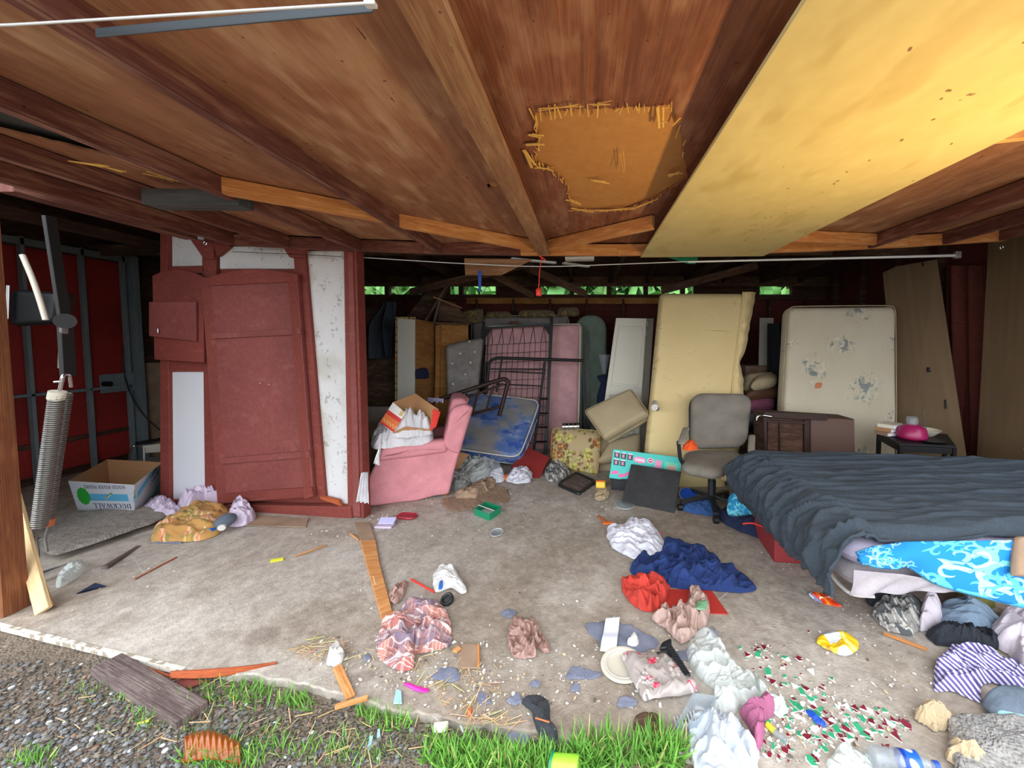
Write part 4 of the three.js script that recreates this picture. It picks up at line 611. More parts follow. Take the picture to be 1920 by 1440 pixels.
{ // cloth bundle and bags beside it
  solo('floral_pillow', 'ochre floral pillow cover slumped on the floor in front of the storage door', 'pillow', heap([[282, 1016], [300, 984], [345, 955], [395, 948], [428, 956], [432, 978], [412, 1000], [385, 1014], [330, 1018]], { h: 0.1, fold: 0.03, fs: 7, e: 3.2, dir: 0.5 }), M.orangeFloral);
  solo('lilac_bag', 'lilac flowered plastic bag crumpled between the pear carton and the floral pillow', 'bag', heap([[262, 962], [290, 942], [330, 950], [345, 968], [318, 978], [282, 972]], { h: 0.1, fold: 0.05, fs: 14 }), M.lilacBag);
  solo('lilac_bag', 'pale lilac bag draped along the top of the floral pillow', 'bag', heap([[330, 962], [355, 946], [400, 934], [430, 942], [428, 954], [390, 952], [350, 966]], { h: 0.2, fold: 0.06, fs: 12 }), M.lilacBag);
  solo('lilac_bag', 'lilac printed bag crumpled right of the floral pillow, nearest the cardboard strip', 'bag', heap([[428, 985], [434, 958], [455, 950], [472, 962], [480, 974], [462, 986], [442, 990]], { h: 0.13, fold: 0.05, fs: 14 }), M.lilacBag);
  const can = thing('blue_can', 'small crushed blue drink can lying against the floral pillow', 'can'); part(can, 'can_body', cyl(at(390, 1000, 2.92), at(406, 996, 2.98), 0.034, 0.032), M.blue); part(can.children[0], 'can_rim', cyl(at(406, 996, 2.98), at(408, 995.5, 2.985), 0.026), M.chrome);
  const b = thing('grey_bottle', 'small grey bottle with a white cap lying beside the blue can', 'bottle'); part(b, 'bottle_body', new THREE.SphereGeometry(0.055, 20, 14).scale(1, 0.9, 1.5).translate(...at(423, 976, 3.0).toArray()), M.slateCloth); part(b.children[0], 'cap', cyl(at(415, 990, 2.93), at(418, 985, 2.96), 0.025), M.offWhite);
  solo('cardboard_strip', 'flat strip of tan cardboard lying at the foot of the storage door', 'cardboard', board([fl(455, 985, 0.012), fl(574, 988, 0.012), fl(578, 972, 0.012), fl(482, 965, 0.012)], 0.006), M.cardDirty);
  solo('slate_scrap', 'grey lilac strip of board lying under the edge of the floral pillow', 'scrap', board([fl(286, 1016, 0.012), fl(340, 1018, 0.012), fl(342, 1007, 0.012), fl(300, 1006, 0.012)], 0.008), M.slate);
  solo('grey_stick', 'long grey weathered lath leaning on the edge of the concrete lump', 'stick', beam(fl(196, 1064, 0.02), at(290, 1008, 2.95), 0.035, 0.018), M.weathered);
  const w = thing('white_plank', 'pale new wood plank leaning against the left jamb post', 'plank'); part(w, 'plank_board', beam(fl(82, 1146, 0.01), at(14, 890, 2.4), 0.065, 0.022, V(0.3, 0.2, 1)), M.rawPale); part(w, 'split_edge', beam(fl(86, 1140, 0.02).add(V(0.012, 0, -0.012)), at(28, 940, 2.38), 0.02, 0.012, V(0.3, 0.2, 1)), M.raw);
  solo('dark_scrap', 'small navy scrap of rubber lying on the slab near the left jamb', 'scrap', board([fl(143, 1113, 0.01), fl(160, 1106, 0.01), fl(200, 1098, 0.01), fl(178, 1092, 0.01)], 0.006), M.darkBlue);
  solo('clear_tray', 'crushed clear plastic tray by the foot of the leaning pale plank', 'tray', heap([[104, 1102], [112, 1080], [145, 1056], [166, 1060], [150, 1080], [122, 1100]], { h: 0.05, fold: 0.03, fs: 18 }), M.clearBag);
  solo('tin_sheet', 'bent grey tin sheet lying behind the foot of the left jamb', 'metal sheet', board([fl(10, 1102, 0.03), fl(60, 1090, 0.02), fl(130, 1056, 0.06), fl(62, 1076, 0.08)], 0.004), M.steel);
  solo('thin_twig', 'thin reddish twig lying on the concrete in front of the lump of concrete', 'twig', beam(fl(252, 1086, 0.006), fl(332, 1044, 0.006), 0.012, 0.006), M.rustWood);
}

// ───────────────────────── pink wing chair and what lies on it ─────────────────────────
{
  const t = thing('pink_armchair', 'faded pink upholstered wing armchair on short brown wooden legs', 'armchair');
  const A = fl(690, 952), B = fl(846, 932), W = onWall(A, B), X = B.clone().sub(A).setY(0).normalize(), N = V(-X.z, 0, X.x); if (N.z > 0) N.negate();   // X towards the back of the chair, N into its width
  const pt = (u, v) => { const p = W(u, v); return [p.clone().sub(A).dot(X), p.y]; };
  const place = (g, n0) => { const m = new THREE.Matrix4().makeBasis(X, V(0, 1, 0), X.clone().cross(V(0, 1, 0))).setPosition(A.x, 0, A.z); const zs = X.clone().cross(V(0, 1, 0)).dot(N); g.translate(0, 0, zs > 0 ? n0 : -n0); if (zs < 0) g.scale(1, 1, 1); return g.applyMatrix4(m); };
  const zs = X.clone().cross(V(0, 1, 0)).dot(N) > 0 ? 1 : -1;
  const ext = (list, n0, T, b = 0.025, k = 0.3) => { const P = list.map(([u, v]) => new THREE.Vector2(...pt(u, v))), s = new THREE.Shape(); s.setFromPoints(new THREE.CatmullRomCurve3(P.map((p) => V(p.x, p.y, 0)), true, 'catmullrom', k).getPoints(P.length * 6).map((p) => new THREE.Vector2(p.x, p.y))); const g = metres(new THREE.ExtrudeGeometry(s, { depth: T - 2 * b, bevelEnabled: true, bevelSize: b, bevelOffset: -b, bevelThickness: b, bevelSegments: 4, curveSegments: 10 })); const z0 = zs > 0 ? n0 + b : -(n0 + T) + b; return g.translate(0, 0, z0).applyMatrix4(new THREE.Matrix4().makeBasis(X, V(0, 1, 0), X.clone().cross(V(0, 1, 0))).setPosition(A.x, 0, A.z)); };
  const side = [[687, 948], [688, 905], [698, 880], [712, 858], [722, 842], [760, 838], [832, 828], [838, 805], [848, 772], [868, 764], [884, 768], [877, 800], [862, 848], [850, 892], [841, 926], [815, 931], [780, 940], [752, 943], [715, 948]];
  part(t, 'side_panel', ext(side, 0, 0.1), M.pinkCloth); part(t, 'side_panel', ext(side, 0.6, 0.1), M.pinkCloth);
  const arm = [[709, 862], [714, 845], [724, 836], [770, 832], [834, 825], [840, 838], [834, 849], [770, 858], [722, 864]];
  part(t, 'arm_pad', ext(arm, -0.035, 0.17, 0.05), M.pinkCloth, 'rolled arm, dusty on top'); part(t, 'arm_pad', ext(arm, 0.57, 0.17, 0.05), M.pinkCloth);
  const wing = [[832, 832], [838, 802], [842, 778], [852, 764], [872, 758], [886, 764], [884, 776], [872, 815], [862, 848], [845, 846]];
  part(t, 'wing', ext(wing, -0.03, 0.11, 0.035), M.pinkCloth); part(t, 'wing', ext(wing, 0.62, 0.11, 0.035), M.pinkCloth);
  part(t, 'backrest', ext([[830, 838], [836, 800], [842, 772], [850, 752], [868, 750], [878, 760], [872, 800], [860, 850], [848, 890], [836, 880]], 0.08, 0.54, 0.05), M.pinkCloth);
  part(t, 'seat_cushion', ext([[704, 880], [706, 858], [760, 852], [835, 846], [838, 872], [770, 880]], 0.09, 0.52, 0.045), M.pinkCloth);
  part(t, 'front_apron', ext([[688, 948], [690, 900], [706, 880], [720, 884], [722, 930], [715, 946]], 0.09, 0.52, 0.03), M.pinkCloth);
  part(t, 'underside', ext([[700, 944], [704, 925], [838, 915], [838, 924], [780, 934]], 0.09, 0.52, 0.005), M.darkWood);
  const leg = (s, n) => { const p = A.clone().addScaledVector(X, s).addScaledVector(N, n); return new THREE.LatheGeometry([[0, 0], [0.018, 0], [0.022, 0.03], [0.034, 0.09], [0.03, 0.14], [0, 0.14]].map(([x, y]) => new THREE.Vector2(x, y)), 16).translate(p.x, 0, p.z); };
  const L = A.distanceTo(B); for (const [s, n] of [[0.05, 0.06], [0.05, 0.62], [L - 0.04, 0.06], [L - 0.04, 0.62]]) part(t, 'leg', leg(s, n), M.oak, 'short turned brown wooden leg');
  // cloth over the seat and hanging down its front
  const base = (s, n, y) => A.clone().addScaledVector(X, s).addScaledVector(N, n).setY(y);
  const w = thing('white_sheet', 'crumpled white bed sheet heaped on the seat and arm of the pink armchair', 'sheet');
  const heapOn = (pts, y, o) => heap(pts.map(([s, n]) => base(s, n, y)), { y, ...o });
  part(w, 'sheet_cloth', heapOn([[0.06, -0.01], [0.3, -0.03], [0.54, 0.0], [0.56, 0.3], [0.46, 0.52], [0.1, 0.5], [0.0, 0.3]], 0.53, { h: 0.2, fold: 0.085, fs: 10, nt: 180, nr: 50, e: 3, warp: 0.04 }), M.whiteCloth);
  part(w, 'sheet_bunch', heapOn([[0.2, -0.03], [0.36, -0.06], [0.54, -0.02], [0.52, 0.1], [0.42, 0.17], [0.26, 0.16], [0.16, 0.08]], 0.62, { h: 0.2, fold: 0.08, fs: 9, nt: 160, nr: 44, e: 2.6, warp: 0.03 }), M.whiteCloth);
  const h = (s, tt) => { const p = at(lerp(705, 722, s) - 4 * tt + (1 - tt) * 2, lerp(872, 838, tt), 3.28 - 0.02 * s); p.z += 0.018 * Math.sin(s * 22 + tt); return p; };
  part(w, 'hanging_corner', drape((s, tt) => { const p = at(lerp(702, 712, 1 - s) + lerp(14, 0, 1 - tt) * s, lerp(872, 834, tt) - 4 * s, 3.22); p.z += 0.015 * Math.sin(s * 14 + 3 * tt); return p; }, 20, 14, 0.2, 0.25, 0.004), M.whiteCloth);
  solo('white_rag', 'white rag hanging from the front edge of the pink armchair above its front leg', 'rag', drape((s, tt) => { const p = at(lerp(lerp(668, 692, s), lerp(680, 690, s), tt), lerp(940 + 4 * s, 886, tt), 3.14 + 0.05 * tt); p.z += 0.014 * Math.sin(s * 20 + tt * 2); return p; }, 24, 14, 0.15, 0.3, 0.005), M.whiteCloth);
  // snack carton lying tilted on the seat
  const c = thing('snack_carton', 'open brown carton printed red and orange, tilted on the armchair seat', 'carton');
  const F0 = q4([712, 792, 3.52], [737, 812, 3.46], [760, 774, 3.5], [737, 754, 3.56]); part(c, 'printed_flap', unitUV(board(F0, 0.004), F0), M.snackBox);
  const in1 = q4([735, 800, 3.58], [775, 812, 3.78], [779, 738, 3.8], [737, 754, 3.575]); part(c, 'carton_wall', board(in1, 0.004), M.card);
  const in2 = q4([772, 812, 3.78], [812, 804, 3.6], [823, 768, 3.62], [779, 738, 3.8]); part(c, 'carton_wall', board(in2, 0.004), M.card);
  const in3 = q4([735, 812, 3.47], [775, 822, 3.7], [812, 806, 3.6], [760, 800, 3.48]); part(c, 'carton_base', board(in3, 0.004), M.card);
  const in4 = q4([806, 808, 3.585], [818, 800, 3.57], [826, 772, 3.6], [812, 766, 3.605]); part(c, 'printed_flap', board(in4, 0.003), M.redCloth);
  solo('striped_cloth', 'small black and white striped cloth draped over the top of the armchair back', 'cloth', drape((s, tt) => { const p = at(lerp(802, 832, s), lerp(754, 745 + 3 * s, tt), 3.98 - 0.1 * s); p.y += 0.01 * Math.sin(s * 19) * (1 - tt); return p; }, 16, 6, 0.2, 0.06, 0.006), M.stripes);
}
{ // couch arm, box and panels behind the armchair
  const t = thing('beige_couch', 'beige fabric couch half hidden between the partition and the pink armchair', 'couch');
  part(t, 'back_cushion', pad(q4([672, 800, 4.4], [742, 800, 4.4], [742, 758, 4.55], [668, 757, 4.55]), 0.2, { R: 0.06, e: 0.08, n: 20 }), M.greyCloth);
  part(t, 'seat_cushion', pad(q4([668, 830, 4.1], [738, 832, 4.1], [738, 790, 4.3], [668, 788, 4.3]), 0.2, { R: 0.06, e: 0.1, n: 20 }), M.sofaCloth);
  part(t, 'couch_base', board(q4([668, 908, 4.15], [740, 900, 4.15], [740, 828, 4.15], [668, 828, 4.15]), 0.3, { b: 0.03 }), M.sofaCloth);
  const c = thing('tan_carton', 'plain tan carton standing between the partition post and the pink armchair', 'carton');
  const f = fl(678, 893, 0), g = fl(716, 893, 0); part(c, 'carton_body', metres(new RoundedBoxGeometry(0.3, 0.36, 0.3, 2, 0.012)).translate((f.x + g.x) / 2, 0.18, f.z - 0.1), M.card); part(c, 'carton_flap', board(q4([682, 829, 4.02], [714, 826, 4.02], [714, 823, 4.1], [682, 823, 4.1]), 0.004), M.card);
}

// ───────────────────────── stored furniture along the back ─────────────────────────
{ // brown leaning board and jacket at the left
  const t = thing('brown_sheet', 'big brown board leaning in the dark left corner behind the beige couch', 'board');
  part(t, 'panel_sheet', board(q4([668, 863, 4.9], [742, 863, 4.9], [738, 565, 5.3], [668, 585, 5.3]), 0.025), M.oldWood); part(t, 'pale_corner', board(q4([669, 606, 5.2], [674, 606, 5.2], [680, 588, 5.2], [669, 590, 5.2]), 0.006), M.cream);
  solo('hanging_jacket', 'dark grey jacket hung over the brown board left of the white-edged cabinet', 'jacket', drape((s, tt) => { const a = [[700, 735], [694, 739], [692, 740], [704, 738], [716, 732]][Math.min(4, Math.floor(tt * 5))]; const l = lerp(lerp(693, 699, tt), 722, sm(0.55, 1, tt) * 0.9), r = lerp(738, 736, tt); const p = at(lerp(l, r, s), lerp(672, 566, tt), 5.02 + 0.2 * tt); p.z += 0.06 * Math.sin(s * 9 + tt * 3) + 0.03 * Math.sin(s * 21); return p; }, 26, 26, 0.4, 0.8, 0.03), M.jacket);
  part(t, 'dark_hole', cyl(at(680, 678, 5.06), at(680, 678, 5.02), 0.055), M.darkBlue);
}
{
  const t = thing('white_edged_cabinet', 'tall open wooden cabinet with a white front edge and mottled gold trim', 'cabinet');
  const D = 4.75, mk = (c, T, m, n, l) => part(t, n, board(q4(...c), T), m, l);
  mk([[744, 900, D], [776, 900, D], [777, 599, D], [745, 597, D]], 0.03, M.louverWhite, 'front_edge');
  mk([[739, 900, D + 0.02], [745, 900, D + 0.02], [746, 597, D + 0.02], [741, 597, D + 0.02]], 0.03, M.retroFloral, 'gold_trim');
  mk([[741, 599, D + 0.005], [778, 600, D + 0.005], [778, 594, D + 0.02], [741, 594, D + 0.02]], 0.02, M.retroFloral, 'gold_trim');
  mk([[776, 900, D + 0.03], [816, 880, D + 0.5], [815, 609, D + 0.5], [777, 599, D + 0.03]], 0.02, M.oak, 'side_wall');
  mk([[777, 714, D + 0.02], [815, 712, D + 0.46], [815, 709, D + 0.46], [777, 710, D + 0.02]], 0.012, M.oak, 'shelf');
  mk([[776, 601, D], [816, 609, D + 0.5], [816, 605, D + 0.5], [776, 597, D]], 0.02, M.oak, 'cabinet_top');
  mk([[816, 880, D + 0.4], [826, 880, D + 0.4], [826, 610, D + 0.4], [816, 610, D + 0.4]], 0.04, M.oak, 'rear_post');
  solo('navy_bundle', 'dark navy cloth bundle on the shelf of the white-edged cabinet', 'cloth', pad(q4([777, 713, 4.74], [812, 711, 5.0], [808, 690, 5.0], [779, 694, 4.74]), 0.14, { R: 0.05, e: 0.06, n: 16, disp: (x, y) => 0.03 * pn(x * 12, y * 12, 2) }), M.darkBlue);
}
{
  const t = thing('wood_headboard', 'honey brown wooden headboard panel standing right of the white-edged cabinet', 'headboard');
  part(t, 'panel', board(q4([818, 830, 5.0], [880, 830, 5.15], [878, 608, 5.35], [822, 608, 5.2]), 0.03), M.oak); part(t, 'side_post', board(q4([813, 830, 4.98], [822, 830, 4.98], [826, 610, 5.18], [818, 610, 5.18]), 0.05), M.oak); part(t, 'top_rail', beam(at(816, 606, 5.16), at(880, 608, 5.34), 0.06, 0.03), M.oldWood);
  const b = thing('leaning_boards', 'two dark boards leaning crosswise above the honey brown headboard', 'boards');
  part(b, 'board_plank', beam(at(795, 610, 5.3), at(838, 540, 5.5), 0.03, 0.16, V(0.2, 0, 1)), M.oldWood); part(b, 'board_plank', beam(at(812, 612, 5.28), at(826, 562, 5.36), 0.03, 0.07, V(0.2, 0, 1)), M.weathered); part(b, 'board_plank', board(q4([820, 602, 5.4], [878, 604, 5.5], [852, 566, 5.5], [826, 562, 5.4]), 0.02), M.oldWood); part(b, 'top_strip', beam(at(812, 557, 5.3), at(866, 578, 5.45), 0.05, 0.02), M.frameBrown);
  solo('tilted_plank', 'broad dark brown plank tilted up to the rafters above the white-edged cabinet', 'plank', board(q4([758, 600, 5.4], [800, 600, 5.4], [836, 540, 5.7], [808, 536, 5.7]), 0.03), M.oldWood);
}
{ // grey tufted mattress
  const t = thing('tufted_mattress', 'small stained grey tufted mattress standing between headboard and spring frame', 'mattress'), c = q4([838, 752, 4.9], [896, 752, 5.02], [908, 630, 5.2], [835, 645, 5.05]);
  part(t, 'mattress_body', pad(c, 0.14, { R: 0.06, e: 0.04, n: 34, disp: (x, y, s) => s > 0 ? -0.012 * Math.max(0, Math.cos(x * 22) * Math.cos(y * 22)) : 0 }), M.greyTick);
  for (const [u, v] of [[846, 648], [863, 663], [880, 640], [848, 682], [882, 680], [849, 720], [872, 702], [890, 660]]) part(t.children[0], 'tuft_button', new THREE.SphereGeometry(0.014, 10, 8).scale(1, 1, 0.5).translate(...at(u, v, lerp(5.12, 4.95, (v - 640) / 80)).toArray()), M.cream);
}
{ // large grey mattress behind
  const t = thing('grey_mattress', 'large dull grey mattress standing at the back behind the pink one', 'mattress'), c = q4([880, 829, 5.75], [1070, 829, 5.75], [1066, 591, 5.95], [884, 593, 5.95]);
  part(t, 'mattress_body', pad(c, 0.2, { R: 0.07, e: 0.05, n: 24 }), M.greyTick); part(t.children[0], 'piping', piping(c, 0.03, 0.08, 0.008), M.greyCloth);
  const F = [[[838, 608, 5.7], [904, 600, 5.72], [904, 574, 5.8], [846, 582, 5.78], 'brown floral sofa cushion slumped on the boards left of the grey mattress'], [[905, 592, 5.9], [958, 592, 5.9], [956, 580, 5.95], [910, 580, 5.95], 'thin brown floral cushion on top of the grey mattress, left'], [[968, 590, 5.85], [1042, 590, 5.85], [1038, 577, 5.9], [972, 577, 5.9], 'olive floral cushion on top of the grey mattress, middle'], [[1042, 590, 5.9], [1088, 588, 5.9], [1084, 572, 5.95], [1046, 573, 5.95], 'dark floral cushion on top of the grey mattress, right end']];
  for (const f of F) { const k = thing('floral_cushion', f[4], 'cushion', 'floral cushions above the grey mattress'); part(k, 'cushion_body', pad(q4(f[0], f[1], f[2], f[3]), 0.16, { R: 0.05, e: 0.08, n: 16, disp: (x, y) => 0.02 * pn(x * 9, y * 9, 1) }), M.darkFloral); }
  solo('dark_clothes', 'dark stain-coloured rag lying on the face of the grey mattress', 'rag', pad(q4([952, 607, 5.74], [970, 607, 5.74], [972, 602, 5.76], [956, 601, 5.76]), 0.02, { R: 0.02, e: 0.02, n: 10 }), M.brown);
}
{ // pink mattress
  const t = thing('pink_mattress', 'pale pink box mattress standing on end behind the black spring frame', 'mattress'), c = q4([908, 852, 5.35], [1083, 852, 5.35], [1089, 607, 5.55], [912, 612, 5.55]);
  part(t, 'mattress_body', pad(c, 0.17, { R: 0.035, e: 0.03, n: 24, disp: (x, y, s) => 0.006 * pn(x * 5, y * 5, s) }), M.pinkMattress); part(t.children[0], 'piping', piping(c, 0.02, 0.04, 0.008), M.cream);
  part(t, 'cream_side', board(q4([1083, 850, 5.36], [1090, 850, 5.5], [1093, 612, 5.66], [1088, 610, 5.56]), 0.01), M.cream);
}
{ // black steel bed base with wire mesh
  const t = thing('spring_frame', 'black steel bed base with wire mesh standing on end against the pink mattress', 'bed frame');
  const D0 = 5.1, D1 = 5.4, P = (s, y, o = 0) => { const l = [lerp(885, 907, y), lerp(862, 612, y)], r = [lerp(1022, 1034, y), lerp(862, 604, y)]; return at(lerp(l[0], r[0], s), lerp(l[1], r[1], s), lerp(D0, D1, y) - o); };
  part(t, 'side_rail', beam(P(0, 0), P(0, 1), 0.045, 0.04, V(0, 0, 1)), M.blackMetal); part(t, 'side_rail', beam(P(1, 0), P(1, 1), 0.045, 0.04, V(0, 0, 1)), M.blackMetal);
  part(t, 'cross_bar', beam(P(0, 0.985), P(1, 0.985), 0.03, 0.03), M.blackMetal); part(t, 'cross_bar', beam(P(0, 0.0), P(1, 0.0), 0.03, 0.03), M.blackMetal);
  for (const [a, b, c2] of [[0.02, 0.93, 1], [0.98, 0.93, -1]]) part(t, 'corner_gusset', board([P(a, 0.9), P(a + 0.09 * c2, 0.97), P(a + 0.09 * c2, 0.985), P(a, 0.985)].map((p) => p), 0.008), M.blackMetal);
  for (let i = 0; i < 12; i++) part(t, 'mesh_wire', cyl(P(0.06 + i * 0.08, 0.12, 0.01), P(0.06 + i * 0.08, 0.86, 0.01), 0.004, 0.004, 6), M.brownMetal);
  for (let i = 0; i < 12; i++) part(t, 'mesh_wire', cyl(P(0.02, 0.12 + i * 0.067, 0.006), P(0.98, 0.12 + i * 0.067, 0.006), 0.004, 0.004, 6), M.brownMetal);
  for (let i = 0; i < 6; i++) for (const d of [-0.035, 0.035]) part(t, 'mesh_spring', cyl(P(0.12 + i * 0.155 + d, 0.86, 0.01), P(0.12 + i * 0.155, 0.975, 0.01), 0.005, 0.005, 6), M.brownMetal);
  part(t, 'leg_tip', cyl(P(0, 1), P(0, 1.035), 0.02), M.blackMetal); part(t, 'leg_tip', cyl(P(1, 1), P(1, 1.04), 0.02), M.blackMetal);
  const a = thing('bent_headrail', 'black tubular steel bed end with rounded corner standing before the wire mesh', 'bed end');
  part(a, 'bent_tube', rod([at(910, 740, 4.98), at(918, 676, 5.0), at(932, 671, 5.02), at(1094, 676, 5.12)], 0.02, 0.12), M.blackMetal);
  part(a, 'bar', cyl(at(931, 735, 4.98), at(941, 674, 5.02), 0.012), M.blackMetal); part(a, 'bar', cyl(at(909, 692, 4.99), at(1022, 692, 5.06), 0.009), M.blackMetal); part(a, 'bar', cyl(at(938, 696, 5.0), at(1020, 700, 5.06), 0.009), M.blackMetal); part(a, 'bar', cyl(at(930, 720, 4.98), at(1018, 724, 5.05), 0.009), M.blackMetal); part(a, 'bar', cyl(at(910, 720, 4.97), at(911, 678, 5.0), 0.01), M.blackMetal);
  part(a, 'side_tube', cyl(at(1022, 675, 5.07), at(1000, 850, 4.95), 0.016), M.blackMetal); for (const v of [748, 775, 801, 828]) part(a, 'rung', cyl(at(1022 - (v - 675) * 0.126, v, 5.0), at(1028 - (v - 675) * 0.02, v, 5.12), 0.011), M.blackMetal);
  const b = thing('slanted_headrail', 'dark brown tubular bed end lying slanted across the blue mattress', 'bed end');
  part(b, 'bent_tube', rod([at(826, 748, 4.35), at(944, 710, 4.55), at(954, 714, 4.55), at(936, 780, 4.5)], 0.024, 0.09), M.brownMetal); part(b, 'bar', cyl(at(842, 758, 4.36), at(944, 720, 4.53), 0.014), M.brownMetal);
  for (const [u0, v0, u1, v1] of [[852, 752, 847, 764], [876, 738, 866, 768], [898, 732, 884, 776], [924, 724, 912, 765]]) part(b, 'bar', cyl(at(u1, v1 + 4, 4.42), at(u0, v0, 4.44), 0.012), M.brownMetal);
  part(b, 'bar', cyl(at(880, 778, 4.44), at(938, 762, 4.5), 0.016), M.brownMetal);
}
{ // blue mattress sloping down to the floor
  const t = thing('blue_mattress', 'stained blue mattress with white piping slumped down to the floor behind the armchair', 'mattress');
  const c = q4([838, 836, 4.42], [973, 856, 4.38], [1013, 748, 4.95], [868, 733, 4.95]);
  part(t, 'mattress_body', pad(c, 0.24, { R: 0.1, e: 0.03, n: 40, disp: (x, y, s) => 0.012 * pn(x * 4, y * 4, s) - 0.006 * Math.abs(Math.sin(y * 14)) }), M.dirtyBlue);
  part(t.children[0], 'piping', piping(c, 0.035, 0.1, 0.009, 0.002), M.offWhite); part(t.children[0], 'piping', piping(c, 0.215, 0.1, 0.009, 0.002), M.offWhite);
  const [bl, br, tr, tl] = c, N = br.clone().sub(bl).cross(tl.clone().sub(bl)).normalize();
  part(t, 'border', drape((s, tt) => { const W = br.distanceTo(bl), H = tl.distanceTo(bl), R = 0.1; let L = s * (W + H), x, y; if (L < W - R) { x = L; y = 0; } else if (L < W - R + R * Math.PI / 2) { const a = (L - W + R) / R; x = W - R + R * Math.sin(a); y = R - R * Math.cos(a); } else { x = W; y = R + (L - W + R - R * Math.PI / 2); } const a = clamp(x / W), b = clamp(y / H), p = bl.clone().multiplyScalar((1 - a) * (1 - b)).addScaledVector(br, a * (1 - b)).addScaledVector(tr, a * b).addScaledVector(tl, (1 - a) * b), ctr = bl.clone().add(tr).multiplyScalar(0.5); p.add(p.clone().sub(ctr).setLength(0.004)); return p.addScaledVector(N, -0.035 - tt * 0.18); }, 70, 6, 2, 0.2), M.blueBorder, 'brighter blue border band');
  solo('red_board', 'dark red square board leaning on the floor under the corner of the blue mattress', 'board', board(q4([958, 876, 4.4], [1008, 902, 4.15], [1030, 857, 4.5], [986, 836, 4.75]), 0.02), M.redBoard);
}
{
  const t = thing('retro_cushion', 'square retro cushion printed with olive and brown flowers standing on the floor', 'cushion'), c = q4([1027, 876, 4.55], [1117, 893, 4.25], [1122, 808, 4.45], [1032, 802, 4.65]);
  part(t, 'cushion_body', pad(c, 0.14, { R: 0.06, e: 0.07, n: 26, bulge: 0.02 }), M.retroFloral); part(t.children[0], 'piping', piping(c, 0.05, 0.06, 0.007), M.retroFloral);
  const b = thing('beige_cushion', 'plain beige cushion standing behind the right side of the retro flowered cushion', 'cushion'); part(b, 'cushion_body', pad(q4([1112, 900, 4.4], [1152, 900, 4.4], [1155, 815, 4.6], [1104, 800, 4.6]), 0.16, { R: 0.05, e: 0.07, n: 20 }), M.beigeTick);
  const k = thing('tin_can', 'silver ribbed tin can lying on top of the retro flowered cushion', 'can'), a = at(1055, 800, 4.62), d = at(1086, 799, 4.62); part(k, 'can_body', cyl(a, d, 0.045), M.chrome); for (let i = 0; i < 4; i++) part(k.children[0], 'can_rib', cyl(a.clone().lerp(d, 0.1 + i * 0.26), a.clone().lerp(d, 0.16 + i * 0.26), 0.048), M.steel);
}
{
  const t = thing('tan_ottoman', 'tan vinyl seat cushion tipped up on one corner against the cream mattress', 'cushion'), c = q4([1132, 822, 4.05], [1216, 772, 4.1], [1182, 726, 4.4], [1094, 768, 4.35]);
  part(t, 'cushion_top', pad(c, 0.14, { R: 0.035, e: 0.035, n: 24, bulge: 0.012 }), M.beigeTick);
  const N = c[1].clone().sub(c[0]).cross(c[3].clone().sub(c[0])).normalize(), s = c.map((p) => p.clone().addScaledVector(N, -0.125)), k = s.reduce((a, p) => a.add(p), V(0, 0, 0)).multiplyScalar(0.25); part(t, 'cushion_base', pad(s.map((p) => p.lerp(k, 0.06)), 0.1, { R: 0.03, e: 0.03, n: 16 }), M.beigeTick); part(t.children[0], 'piping', piping(c, 0.03, 0.035, 0.006), M.beigeTick);
  const b = thing('tan_cushion', 'tan cushion lying under the tipped vinyl seat cushion by the turquoise box', 'cushion'); part(b, 'cushion_body', pad(q4([1118, 862, 4.3], [1200, 850, 4.3], [1202, 806, 4.5], [1140, 825, 4.5]), 0.14, { R: 0.05, e: 0.06, n: 18 }), M.beigeTick);
}
{ // padded grey green panel, dark rail, lamp base
  const t = thing('green_grey_panel', 'tall grey-green padded panel with rounded top standing behind the white louvre door', 'panel'); part(t, 'panel_body', pad(q4([1076, 829, 5.75], [1138, 829, 5.75], [1138, 590, 5.85], [1078, 590, 5.85]), 0.14, { R: 0.22, e: 0.06, n: 26 }), M.greenGrey);
  solo('black_post', 'thin black steel post standing right of the pink mattress', 'post', beam(at(1104, 854, 5.1), at(1101, 620, 5.2), 0.045, 0.045, V(0, 0, 1)), M.blackMetal);
  solo('dark_rail', 'dark narrow plank leaning beside the pink mattress next to the black post', 'plank', beam(at(1098, 848, 5.25), at(1094, 690, 5.35), 0.02, 0.1, V(0, 0, 1)), M.black);
  const l = thing('glass_vase', 'clear grey glass vase on a dark blue stand left of the white louvre door', 'vase'), p = at(1133, 702, 5.3); part(l, 'glass', new THREE.LatheGeometry([[0.03, 0], [0.035, 0.02], [0.06, 0.15], [0.085, 0.27], [0.08, 0.27], [0.052, 0.15], [0.0, 0.02]].map(([x, y]) => new THREE.Vector2(x, y)), 24).translate(p.x, p.y, p.z), M.clearPlastic); part(l, 'stand', new THREE.LatheGeometry([[0.001, -1.04], [0.12, -1.04], [0.1, -0.5], [0.1, -0.3], [0.05, -0.12], [0.09, -0.06], [0.1, -0.02], [0.03, 0], [0, 0]].map(([x, y]) => new THREE.Vector2(x, y)), 24).translate(p.x, p.y, p.z), M.darkBlue);
}
